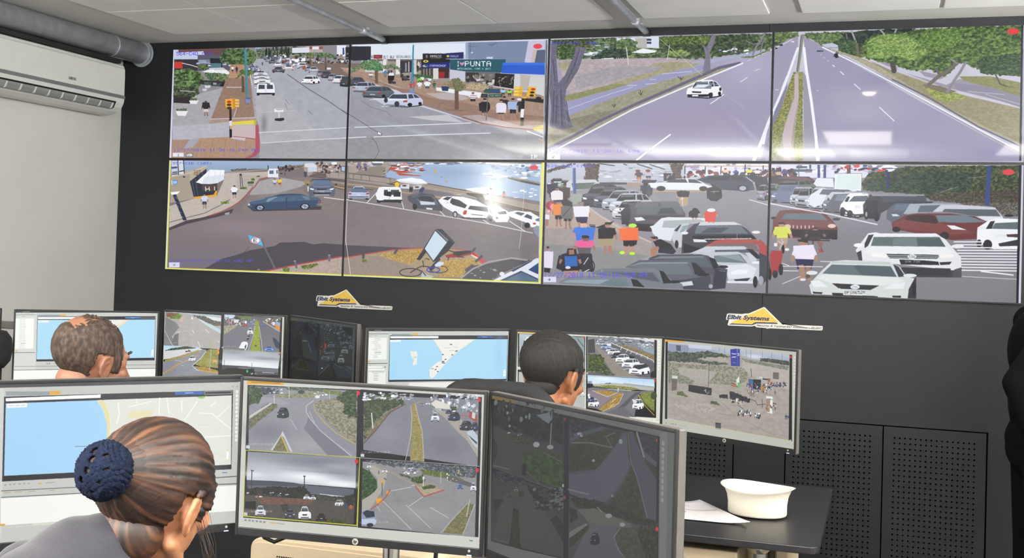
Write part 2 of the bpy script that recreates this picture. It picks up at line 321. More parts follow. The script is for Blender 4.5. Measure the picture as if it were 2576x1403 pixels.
PICTURES = {
'W1': [('S1', '''
P #8f8a92 100,140 2100,100 2100,1330 80,1330
G #b9b4bb #8e888d 1010,330 2200,500 2200,1330 1040,1330
P #c3cde8 150,185 480,180 480,285 150,285
P #6b4a4d 200,180 700,170 700,235 470,240 460,200 200,215
P #34343c 150,285 480,285 480,400 160,420
P #c9402f 160,310 240,310 245,380 160,380
L #e8d8c8 7 240,325 330,345 410,370
P #5a5a66 400,240 760,235 760,400 400,400
P #8da0b8 410,290 520,290 520,330 410,330
S #9aa6ba|#6d7382|#c9ccd8 26 400,300 760,360 18,8
P #23262c 530,275 655,275 655,400 645,400 640,345 535,345
P #567a86 538,325 645,325 645,375 538,375
P #c8c9d2 520,375 665,370 760,440 460,420
P #f0f0f4 440,410 560,390 640,430 560,425
P #e9ebf2 560,400 700,395 745,445 690,440
F #1d2a1c #47603a #7d9362 22 18 670,180 890,170 1010,230 1010,330 880,350 680,330 620,290
F #22301d #566f45 #8ba072 24 22 910,175 1000,210 1005,300 930,330 880,320
P #9fb0c6 1000,160 1060,160 1040,200 1000,195
F #2c3a2b #5f7057 #93a08a 16 16 1010,180 1700,150 1700,240 1440,270 1180,235 1020,280
S #2c3330|#1f2624 34 1100,150 1480,250 6,40
P #b8a9ab 1520,150 1700,145 1700,215 1520,215
P #8f5a4a 1560,150 1700,150 1700,180 1560,180
P #e8e8f2 1590,155 1660,152 1660,180 1590,182
P #dfe0ec 1380,165 1560,160 1560,215 1380,220
P #e9ecf6 1845,140 1940,140 1940,280 1905,280 1905,250 1845,250
P #2d4a8a 1905,165 1920,165 1925,230 1905,240
P #232530 1935,160 2160,150 2160,300 1935,285
W LA_CARRA #cfd2da 1940,215 100,22
W LA_SPERA #cfd2da 2070,205 140,16
P #7c6c64 1290,300 2140,330 2140,560 1960,560 1640,390 1420,330
S #5a4038|#8d6f60|#3b332f|#a9a1a6|#2b3b33|#c9c9d4 120 1250,240 1960,330 14,9
T #b79c90 .12 20 1880,370 2140,380 2140,470 1980,450
S #d8dbe6|#5f6676|#a9b2c6|#2e343c 36 1060,240 1330,310 16,10
T #a9abb6 .05 60 1010,280 1080,280 1150,330 1290,330 1640,390 1940,560 2140,640 2140,1330 1040,1330 1040,980 990,860 960,600 930,400
T #b3b0b8 .05 70 1010,600 1280,640 1500,900 1900,1310 1045,1310 1040,980 1000,850
T #a6a3aa .06 40 1040,1150 1940,1090 1940,1310 1045,1310
L #4d4a52 5 1330,440 1560,600 1760,720 1960,860
B #5f5c66 .5 1090,960 30,90
D #7a767e 4 1310,700 1350,750 1305,740 1335,815 1545,815 1595,860
// left side pavement
T #a9a7ae .07 30 150,740 420,640 700,570 690,620 560,900 530,960 130,1010
F #20281d #4f6a3d #8fae76 30 10 155,400 300,380 430,420 470,500 380,620 160,690
F #1c221a #39452f #6a7a54 26 12 150,560 400,580 420,640 320,700 150,700
L #a5a2ad 9 215,610 370,622
P #2b2527 150,690 330,665 320,745 150,735
F #2e3a26 #66794f #8e9d74 20 12 480,420 760,440 820,470 760,520 560,520 480,470
P #3a3336 420,500 715,515 700,570 540,560 420,540
F #263021 #4d6137 #7d8f5c 18 8 400,340 500,340 520,390 430,400
S #25292c|#3a4a48 8 500,530 700,560 30,10
P #a49fab 560,525 600,530 590,550 560,548
T #96796a .1 18 700,480 960,440 1000,900 540,900
L #8f6a55 14 800,335 870,345 910,420 960,480
T #b28e74 .08 30 740,340 880,340 950,480 720,480
P #b9b4b8 770,880 800,790 810,790 780,890
L #c9c5cc 8 700,575 860,575
L #c5c2cb 8 540,905 1000,890
T #ad8f7e .08 22 530,915 1000,895 1000,930 760,950 520,955
T #b6b6c1 .05 40 140,980 520,955 740,930 1000,960 1010,1085 720,1090 330,1120 140,1120
T #a98a77 .07 20 130,1125 315,1115 240,1215 135,1215
P #a7a6b0 320,1115 420,1105 350,1200 250,1215
T #af8e78 .1 14 420,1105 720,1090 1000,1120 1020,1210 900,1310 100,1310 130,1215 350,1205
D #8a6f60 3 430,1130 380,1310 560,1110 520,1310 700,1100 660,1310 800,1120 800,1290 900,1130 890,1270
L #a89080 4 380,1205 1000,1190
P #c9b7b6 740,975 1000,975 1005,1110 760,1085
P #c8c1cc 760,1090 900,1100 890,1130 740,1105
P #e2d24e 760,935 1000,915 1005,960 760,965
P #c3b235 985,912 1010,912 1010,960 985,960
L #c7506070 1 0,0 1,1
P #b25263 1000,965 1030,970 1045,1120 1045,1240 1000,1290 940,1312 880,1312 960,1280 1000,1220 1000,1100
L #d4cdd6 12 940,400 965,560 975,700 1000,880
L #a2a0ac 14 960,560 985,760 1005,880
D #7d6b62 3 985,700 1000,700 988,760 1004,760 990,820 1006,820
L #c1404a 5 770,1085 900,1098 1000,1110
L #dadce6 7 1035,1045 1500,1020 2040,988
L #dadce6 7 1060,1155 1500,1125 2140,1090
L #c0c0cb 5 1040,835 1430,815
// items
F #3a4a2c #5d7140 #9aaa6a 16 12 830,410 870,385 960,400 985,430 920,470 870,440 760,520 830,440
P #5d5246 855,460 880,460 888,625 858,628
P #4c90a0 878,178 905,178 912,350 930,680 906,685
P #3d7c8f 878,178 888,178 898,400 912,684 906,685
P #8187c0 893,690 948,690 940,740 905,742
P #5a60a0 895,685 948,685 948,697 895,697
P #707070 910,742 930,742 930,755 905,755
P #e8e8ee 170,820 300,820 275,872 195,872
F #3a4536 #5f6f55 #8c9a7c 10 6 180,800 290,795 290,820 180,820
P #e8e8ee 310,712 410,708 390,748 325,748
F #3a4536 #5f6f55 #8c9a7c 10 6 330,688 395,688 395,712 330,712
P #d6d6de 470,555 540,553 525,582 480,584
F #2a3a2c #4d6650 #7c957c 10 6 470,520 530,520 540,555 470,555
P #c9c9d4 445,590 500,590 490,615 455,615
F #2a3a2c #4d6650 #7c957c 12 8 500,430 600,440 560,470 545,510 520,500
M #1d1b20 #d9c9bc #8a6a5c 438,718 95,158
P #1d1b20 450,730 520,735 530,785 445,790
M #e8e8f0 #2a2a32 #8a6a5c 745,350 35,80
M #3a3038 #2a2a32 #6a4a4c 790,355 30,80
L #e9b13e 6 690,700 690,770
P #e8a93a 685,700 780,690 790,795 760,800 700,800 690,770
E #b9391f 726,727 22,13
E #4b3520 726,757 24,13
E #3b2a1c 728,790 26,13
P #f0bb58 785,695 832,700 832,722 785,722
P #f0bb58 787,728 832,730 830,752 787,752
P #f0bb58 788,758 832,760 828,782 788,780
P #c98d2a 760,692 788,692 790,795 770,798
P #23222a 728,800 752,800 756,1095 730,1098
P #e3dce2 728,925 756,920 756,975 730,975
P #c8a860 732,975 756,975 756,1010 734,1010
P #eef0f8 1195,798 1292,798 1290,832 1198,832
L #6d6a74 4 1210,805 1285,805
D #a8a5ae 3 1215,815 1280,815
L #e6e2e2 8 1243,835 1246,895
L #cfc8c8 5 1225,845 1260,860
P #2b2830 1200,900 1295,892 1300,915 1260,928 1200,920
C v #f1f1f8 1008,525 198,135
P #e9e9f2 990,575 1010,570 1008,582 990,582
C f #e9eaf2 985,460 170,85
C f #dcdde8 985,435 160,60
C f #d5d6e2 985,400 140,60
C r #565a6a 975,378 85,45
C r #a3aabd 955,350 100,50
C r #9aa2b8 935,325 90,50
S #8a93a8|#5a6274|#c9cdd8 14 930,325 1050,400 16,9
P #555 1065,315 1078,315 1080,345 1066,345
C r #9a9aa8 1105,270 60,40
C r #5f6672 1138,285 80,45
P #5f6672 1165,255 1230,255 1235,290 1160,290
C r #eceef4 1185,312 95,50
C r #5c5a64 1172,362 132,62
C r #e9dfe2 1288,342 112,55
C f #5d6a8c 1325,275 90,50
S #d8dbe6|#5f6f9a|#a9b2c6|#e8e8f0|#7a4a40 36 1300,275 1520,340 20,12
C f #d9dbe8 1385,312 70,50
C f #bcc0d4 1430,322 115,58
P #a65a3c 1485,355 1520,350 1520,390 1490,392
C r #8b8fa0 1510,358 80,52
C r #b9bdcc 1545,362 120,62
C Q #f4f4fa 1480,455 190,85
C Q #8e8890 1635,400 80,62
C Q #4d4c58 1680,408 110,72
C Q #a3a6b2 1750,435 110,72
C Q #e6e9f0 1800,450 150,85
C Q #3a3c46 1875,465 130,105
F #2c3a2b #5f7a57 #a3b08a 12 16 1640,230 1740,210 1840,250 1820,285 1740,255 1680,280
P #5d5246 1720,250 1733,250 1740,395 1722,395
F #3a4a2c #5d7140 #9aaa6a 12 12 1520,225 1600,215 1640,240 1600,270 1540,260
P #6d5a4a 1563,250 1575,250 1578,350 1565,350
L #8c9ab0 6 1608,180 1618,340
P #dfe2ee 1740,370 1785,372 1782,392 1742,392
W 564-C4D_(63) #4a48e8 180,208 385,36
W 12/27/2018_11:56:16.744_AM #5a58ee 150,1212 870,26
P #e6e8f6 142,1255 255,1255 255,1295 142,1295
W 1 #222 190,1266 18,24
P #b8b0b0 272,1258 355,1258 355,1300 272,1300
L #444 4 278,1262 350,1262 350,1296 278,1296 278,1262
L #eee 6 295,1290 305,1268 330,1268 320,1290 340,1275
P #d6d3ea 145,160 2140,115 2140,130 150,178
P #d6d3ea 145,178 160,178 125,1315 103,1315
'''),
('S2', '''
T #9a9ba6 .05 60 95,560 440,760 800,770 1400,950 2000,1020 2085,1060 2085,1320 60,1320
T #93939a .06 50 75,1110 700,1070 1540,1050 2085,1060 2085,1320 60,1320
T #a68c7a .10 20 0,400 620,440 1290,520 2095,660 2090,960 1990,1015 1430,930 860,760 700,640 400,560 120,470
T #96786a .08 26 230,470 700,600 900,680 1300,740 1600,820 2095,880 2090,970 1990,1010 1440,930 850,750 560,600
P #b9aeb2 870,640 1180,625 1320,690 1250,710 1020,700
P #b5acb4 270,470 680,600 560,575
T #b3a3a4 .06 24 1240,870 1430,860 1840,970 2085,970 2030,1012 1900,1005 1430,930
P #2a2b36 80,140 300,150 300,290 120,300 80,285
P #a9aab4 80,90 300,90 300,150 80,150
P #dfe9f5 110,125 1280,110 1280,235 300,240 300,150 110,150
P #c6d3e2 110,125 1280,100 1280,118 120,135
P #9b9490 420,280 1120,290 1120,520 420,440
P #6d625c 300,285 1125,285 1125,320 300,300
S #8a8078|#4a4540|#b5aca4|#3a3634 60 300,300 1120,460 18,22
P #e5e2e0 562,285 605,285 600,440 558,440
P #e5e2e0 425,285 462,285 458,420 425,420
P #cfcac8 745,290 775,290 775,440 745,440
P #3a3540 605,300 740,300 735,420 605,425
P #90959a 655,320 672,320 672,415 655,415
P #b8bcc0 688,310 700,310 700,415 688,415
P #dad6d2 950,290 1000,290 1000,490 945,490
P #3c2d2c 1003,290 1118,290 1110,480 1003,480
P #a02a2a 1005,415 1068,415 1062,475 1003,475
P #4a4540 820,380 945,380 945,480 820,460
D #cfcac8 5 850,380 850,450 880,380 880,450 912,380 912,450
P #3f5f86 740,130 745,130 745,610 740,610
P #e2e6ee 300,240 840,230 838,285 296,278
P #8c3a3c 328,238 420,238 418,278 328,278
W GBS #2d2f44 300,246 24,26
W ABC #d87a78 350,248 40,16
W ROL'S #2f3864 428,246 48,28
W GLU #20243c 498,246 42,28
W ECOLOGIC #33405f 568,246 150,24
P #26232c 838,225 1080,225 1080,285 838,290
W MANOS #e6e2dc 915,240 118,26
W URU_CREATIONS #a9a4a0 925,268 100,10
W 8 #e6e2dc 870,240 18,30
P #252a66 1080,222 1262,210 1260,278 1080,278
W FARMASHOP #dfe6f4 1120,244 90,20
E #d9c34a 1100,252 14,12
P #22241f 822,288 1120,282 1120,318 822,330
E #d9c34a 870,305 28,14
E #26306a 870,305 10,6
P #232a78 822,328 1120,312 1118,372 822,382
W FARMASHOP #e8ecf8 912,340 168,24
E #d9c34a 866,354 30,12
E #2d50a0 880,350 20,10
P #7b8aa6 1285,110 1935,90 1900,330 1700,320 1690,290 1290,280
P #66758f 1510,130 1570,120 1600,110 1620,112 1560,150
P #98a6c0 1285,110 1310,110 1310,280 1285,280
L #56647c 5 1330,110 1335,210
D #56647c 4 1310,150 1400,150 1320,200 1370,230
P #dfe6f4 1340,210 1360,210 1360,222 1340,222
P #cdd9e8 1500,262 1565,258 1565,280 1500,278
P #c9c4dc 1935,90 2115,80 2110,190 1985,185 1965,315 1895,315
P #59617a 2025,190 2110,185 2108,320 1995,318
P #c6b9b4 1985,185 2025,188 2000,318 1960,316
P #235a66 1122,285 1700,285 1690,420 1650,420 1280,410 1122,390
W I #f2f4f4 1192,306 28,52
P #d68ac0 1222,310 1245,322 1268,308 1272,328 1248,352 1226,335
W PUNTA #f2f4f4 1275,304 272,54
W ARTESANIAS,_HOME_&_DECO #dfe8ea 1195,374 350,18
P #2a5fd0 1668,320 2105,318 2105,445 1655,428
P #3a72e0 1668,320 2105,318 2105,345 1665,345
P #746c6e 1280,410 1650,420 1600,560 1280,540
P #3b3634 1285,420 1420,425 1420,520 1285,510
P #6f675e 1450,440 1520,440 1520,520 1440,520
S #c9c2c0|#2d2a2a|#8f8a86 24 1290,440 1580,540 18,14
P #24231f 1590,430 1800,440 1780,590 1580,560
S #6f6a60|#a39c90|#3a3834 40 1600,445 1780,560 8,7
P #d3d3d6 1790,440 1860,440 1850,570 1780,600
P #bdb4ae 1850,440 1960,455 1940,600 1850,590
P #cfd2cf 1955,465 2105,470 2098,670 1930,600
P #e9ecf0 975,575 1450,630 1430,690 1180,640 980,610
P #2d3d62 1030,565 1115,565 1100,615 1040,612
P #34506a 1475,590 1640,590 1640,640 1475,630
F #7d6d55 #b3a284 #d9ccae 12 12 1290,530 1500,540 1520,590 1450,610 1280,580
F #4d4a3a #8d8264 #b5a884 10 16 1080,530 1150,490 1210,480 1280,540 1290,590 1200,580 1110,570 1040,550
F #3c4634 #6f7250 #a39c74 9 10 1150,490 1210,480 1270,560 1250,610 1180,620 1150,560
P #6a5444 1170,610 1210,610 1212,800 1170,815
P #7d7060 1060,800 1310,810 1240,825 1090,815
F #2d4a33 #5a8a5a #8fb884 13 14 210,310 310,285 400,320 430,370 390,410 330,400 240,400 190,350
F #38503a #6f8260 #a9ae8a 12 14 100,370 240,330 300,360 180,390 120,420 80,430
F #38503a #6f8260 #a9ae8a 12 14 420,350 540,330 610,380 600,410 540,370 440,390
P #6a5a44 340,400 375,400 372,535 345,535
L #a4957a 8 400,420 430,470 420,530 385,550
P #3f8fae 733,140 748,140 742,420 728,615 708,615 722,420
P #6d8fd8 700,608 755,612 760,632 690,630
M #e8ecf4 #2a2a30 #3a2a28 480,400 66,140
P #1f1d20 478,455 540,455 540,500 475,500
P #3a3334 480,500 520,500 515,540 482,535
P #3a3a40 520,515 560,515 558,540 525,540
M #3b7fd0 #8a7a70 #6a5a52 425,400 50,70
S #2a2a2c|#4a4444 10 635,465 700,505 18,14
M #e8e8ee #555 #8a7a78 270,425 60,60
F #26432a #3f6a40 #6f9860 10 10 750,445 800,440 950,460 940,490 880,480 780,490
M #e9eaf2 #3a3a44 #8a6a5c 800,455 60,90
M #7bd43a #3a3a44 #8a6a5c 775,470 60,80
M #e8e9f2 #4a4a54 #8a6a5c 875,470 62,80
M #e6e6ee #b0a8a8 #a98a7c 775,505 62,120
M #f0f0f8 #46587a #a98a7c 845,495 82,130
M #2f6a54 #6a7a70 #a98a7c 935,510 45,105
P #c05a50 735,520 760,520 758,575 735,570
M #c43f58 #8a5a50 #b9988a 695,520 40,90
M #e9e4ee #1f1f26 #b08a78 1310,628 100,130
D #8a4a78 5 1335,660 1395,664 1332,680 1392,684
M #222026 #2a2a30 #b9988c 1420,690 125,210
P #1c1a20 1420,740 1530,735 1540,790 1520,825 1425,820
M #3a3036 #2a2a30 #a98a7c 1625,670 120,200
M #e9e0f2 #1f2028 #a98a7c 1590,700 125,212
P #eae2f4 1605,760 1710,758 1700,840 1600,838
M #a9c0e8 #1f2028 #a98a7c 1715,690 120,218
P #a3b9e2 1720,725 1830,725 1820,805 1725,805
M #2a2a32 #23232a #a98a7c 1810,690 85,200
E #e8e6ee 1840,700 24,12
M #8fd0e8 #3a3a44 #7a5a4c 1640,590 65,80
M #9bd84a #2a2a30 #5a4a44 1705,600 70,70
M #ccc5c8 #8a8a90 #5a4640 1505,510 80,85
M #2a3038 #333 #8a6a60 1280,475 55,65
P #2a2620 1900,690 2095,700 2090,740 1900,715
E #2b2722 2040,690 30,16
P #2d5f4e 1470,610 1545,605 1540,640 1475,632
P #2c5648 1525,648 1665,645 1662,678 1525,680
W JOSE_MARTI #c9dcd0 1535,655 110,14
P #1f2a33 1445,645 1512,645 1508,682 1445,680
W - #fff 1458,655 36,18
P #5f6f6c 1513,650 1521,650 1500,920 1490,920
P #e8b838 1790,570 1875,568 1868,672 1780,665
D #c3922a 5 1795,600 1870,600 1790,635 1870,635
P #f4cf68 1790,575 1840,572 1838,596 1788,598
P #f4cf68 1788,605 1838,603 1836,626 1784,628
P #f4cf68 1784,640 1835,636 1832,660 1782,662
P #e8b838 1930,570 2015,572 2005,675 1915,672
E #c92f1f 1985,596 24,12
E #2f2a10 1975,628 24,12
E #2f2a10 1970,660 24,12
L #888 4 1860,600 1940,600
P #e8b020 1868,670 1920,672 1915,692 1870,690
P #1d1c20 1868,690 1898,692 1885,975 1850,975
P #eef0f4 1858,800 1892,800 1886,890 1852,888
C Q #4a4e5e 90,470 145,90
C Q #a9b2c8 110,520 260,105
C Q #5f6670 212,565 330,120
C Q #c6cbe4 435,635 405,145
E #30343e 570,748 26,28
E #30343e 455,708 20,28
L #e4e6f0 8 130,990 700,970 1340,945
L #e4e6f0 8 0,1103 250,1090
L #e4e6f0 8 330,1090 900,1068 1540,1050
D #8a8078 2 850,760 860,760
L #8a7e80 14 840,755 1240,880 1430,940 1700,990 1990,1018
L #b8545070 1 0,0 1,1
L #9a5048 9 1250,890 1450,950 1700,990 1990,1016
P #e0d050 1980,1000 2085,965 2085,1022 1995,1022
D #9a8a3a 3 1980,985 2080,985 1990,1005 2085,1003
L #e8eaf2 9 1920,1030 2085,1090
L #4f4d54 4 0,810 130,890 300,1000 400,1060
L #4f4d54 4 310,1100 355,1150 385,1240 340,1320
D #6d6b72 3 200,715 300,780 300,780 470,830 470,830 515,880
P #c4c2c8 680,880 1100,860 1260,940 900,915
D #dcdce6 6 410,775 500,768 290,705 440,700
P #d9a988 2020,1100 2085,1120 2100,1130 2100,1145
P #fff 370,1032 418,1060 400,1062 408,1078 395,1076 388,1062 374,1072
L #333 3 370,1032 418,1060 400,1062 408,1078 395,1076 388,1062 374,1072 370,1032
E #a6a5ae 1855,1292 30,18
W IR #fdfdfd 1955,1278 75,36
E #e34a50 2032,150 46,26
P #d8d6ec 100,110 2140,78 2140,92 100,130
P #8f98a2 2112,85 2125,85 2100,1325 2085,1325
P #23252a 2124,85 2132,85 2112,1325 2100,1325
P #c9cbd8 2130,85 2150,85 2130,1325 2112,1325
''')],

'W2': [('S3', '''
G #aaa4b8 #9b95b4 60,100 2420,70 2420,1340 60,1340
B #b2adc6 .8 2050,420 280,200
B #a298b0 .8 1500,1000 500,160
B #918cae .7 1300,1250 500,130
F #2a3627 #4f6440 #8c9c74 26 20 100,150 2270,100 2270,270 1900,300 1600,340 1100,350 400,340 160,360
F #1f2a1f #3c4d33 #66784f 26 20 1160,130 2100,100 2130,190 1900,280 1480,320 1250,260 1160,210
P #d9dfee 740,140 1160,120 1160,240 960,230 740,180
P #b9b6b0 925,140 1040,135 1040,240 950,235
P #3d444e 1040,145 1085,145 1085,165 1040,165
P #3d444e 1040,175 1085,175 1085,195 1040,195
P #eef2fb 890,280 1000,240 1140,262 1120,280 1020,290
F #33452f #5a7247 #8fa070 20 18 740,160 860,140 950,170 930,260 820,250 740,260
P #cdd9ee 420,290 560,270 560,310 430,310
S #dfe6f2|#aab6cc|#7e8a86 26 420,200 760,300 24,7
F #1f2a24 #35463a #5f7563 20 14 490,340 560,290 700,220 830,260 900,310 820,345 560,370
F #20301e #3f5834 #6f8550 16 12 190,220 260,200 340,230 340,310 260,340 180,320
P #e8ecf2 590,338 715,332 715,352 620,352
D #e8ecf2 7 745,335 745,352 765,335 765,352 785,335 785,350 805,332 805,350
F #4d5a36 #7d8a55 #a8a878 14 10 840,310 920,305 930,340 850,340
T #b5a8ac .12 30 190,350 830,340 1260,330 1580,370 1550,400 300,700 220,600
T #a3a085 .14 22 170,380 300,360 400,380 260,470 180,440
T #a5a082 .12 26 1100,390 1300,370 1590,385 1480,420 1150,500 800,600 350,720 240,760 240,700 600,620 900,520
T #8f9063 .14 18 240,700 420,660 700,590 860,590 700,640 340,740 240,760
T #a59fa8 .1 24 330,520 700,420 1200,410 1100,470 700,560 350,640
L #cfd3d6 9 840,230 860,400
D #9a9ca0 4 975,330 978,385 945,345 980,345 730,450 740,520 755,465 735,525
F #4c5f38 #7d9358 #b0bd80 20 14 1230,310 1260,265 1380,250 1460,280 1450,310 1330,320
L #5a5040 10 1370,310 1335,350
L #d8dade 6 1265,200 1240,350
P #a9aec8 1480,375 1900,310 2260,230 2260,260 2090,330 1830,345 1700,380 1480,390
P #a4a3c0 1170,560 1300,470 1600,400 1960,380 1960,400 1700,440
P #9a9cc0 245,780 400,730 700,650 1000,560 1200,490 1400,450 1600,400 1600,440 1300,520 1170,575 900,660 560,780 280,890
L #c4c3dc 7 265,835 500,750 700,680 900,620
D #c4c6da 8 1190,490 1480,465 1030,590 1160,580 850,605 940,603 1070,545 1125,545
T #9c9a84 .12 24 280,900 560,780 900,660 1200,560 1500,490 1700,430 1960,380 1900,410 1500,600 1000,800 700,960 300,1140 70,1210 70,1020 300,1000
T #8a8574 .14 18 300,930 560,870 760,840 600,930 380,1040 120,1150 80,1080
F #8a8468 #aaa67c #c2c096 16 6 1680,440 1950,375 1960,390 1700,470
D #4f4a48 6 720,780 725,815 735,790 720,815 700,790 720,815 975,650 985,695 1000,660 985,695 960,670 980,695 1370,520 1380,545 1400,520 1380,545 1345,515 1375,545
L #6c6680 26 75,1215 300,1110 560,960 900,800 1200,670 1500,540 1750,430 1950,385
L #f0f0fa 14 75,1270 500,1050 900,840 1250,690 1600,540 1980,385
L #eceef6 8 2090,330 2270,250
L #f4f4fc 14 940,1335 1100,1210 1270,1085
L #f0f0fa 9 1665,782 1795,692
L #ececf4 7 1960,567 2025,525
D #e8e8f2 5 2030,360 2060,350 2100,460 2145,440
L #eef0fa 30 2090,1340 2180,1110 2235,960 2290,840 2416,520
P #83809a 2240,1090 2290,860 2416,600 2416,720 2330,960 2290,1100 2200,1340 2150,1340
F #4a4a30 #8a8a5a #b0a880 16 6 2290,1100 2360,900 2416,780 2416,1340 2260,1340
P #b6a8b0 2340,1180 2416,1020 2416,1340 2300,1340
// big tree
T #6d6a7e .22 10 90,1000 105,820 85,660 100,300 100,190 165,190 150,300 172,580 240,500 330,300 350,150 475,150 430,270 370,450 250,640 240,720 250,830 320,1010 200,1040 110,1020
D #4c4a5c 7 120,350 140,560 160,700 150,980 200,640 210,1000 250,760 280,960 380,250 330,420 340,380 250,580 130,650 120,980
D #8d8a9c 4 110,400 125,640 180,700 190,1000 230,820 260,1000 400,230 350,400
F #232a1c #47522f #7b8550 16 16 120,180 200,150 500,150 480,220 420,230 300,210 200,200
T #7d7a8a .2 8 1590,470 1615,300 1600,240 1585,205 1620,235 1650,180 1680,110 1720,105 1700,190 1660,280 1665,460
L #6c6878 12 1590,205 1640,250
F #2c3a22 #566a36 #8a9858 20 16 1180,130 1660,110 1660,180 1560,205 1420,200 1240,200
L #88808e 18 2080,300 2110,230 2160,160 2195,90
L #7d7884 12 2155,275 2175,190 2200,150
L #8a8290 8 2010,160 2080,200 2140,190
F #46583a #6d7d4c #93a06a 12 8 1960,325 2100,310 2250,240 2250,260 2090,330 1980,335
S #eceff6|#8a8fa0|#3d4452 18 1700,245 2120,290 22,8
C f #eef0f6 1870,225 60,36
C f #b9bdc8 1830,245 50,24
F #2c3a22 #4d6038 #7a8a58 10 8 2200,240 2230,235 2235,255 2205,258
F #1c2a1c #344530 #5a6a48 10 8 2290,210 2360,185 2370,210 2300,225
C q #f5f6fb 1430,548 350,180
P #7f8896 1485,632 1530,590 1680,590 1670,636
P #dfe6ee 1500,628 1540,594 1670,594 1600,625
P #2b2e38 1432,690 1650,690 1640,715 1445,715
P #eef0f6 1485,695 1545,695 1545,710 1485,710
E #24262c 1672,695 16,24
E #24262c 1762,640 12,18
L #c9cbd2 4 1550,560 1760,600
D #c9c5da 2 1810,690 2000,820
L #d8d8b0 4 1170,150 1400,340 1580,500
W 2447-828_(80) #4a48e8 100,172 470,28
W 12/27/2018_11:56:16.694_AM #5a58ee 75,1232 1010,26
P #e2e4f4 62,1275 190,1275 190,1328 62,1328
W 2 #223 108,1292 26,22
P #e3e2f4 100,140 2400,62 2400,74 100,154
'''),
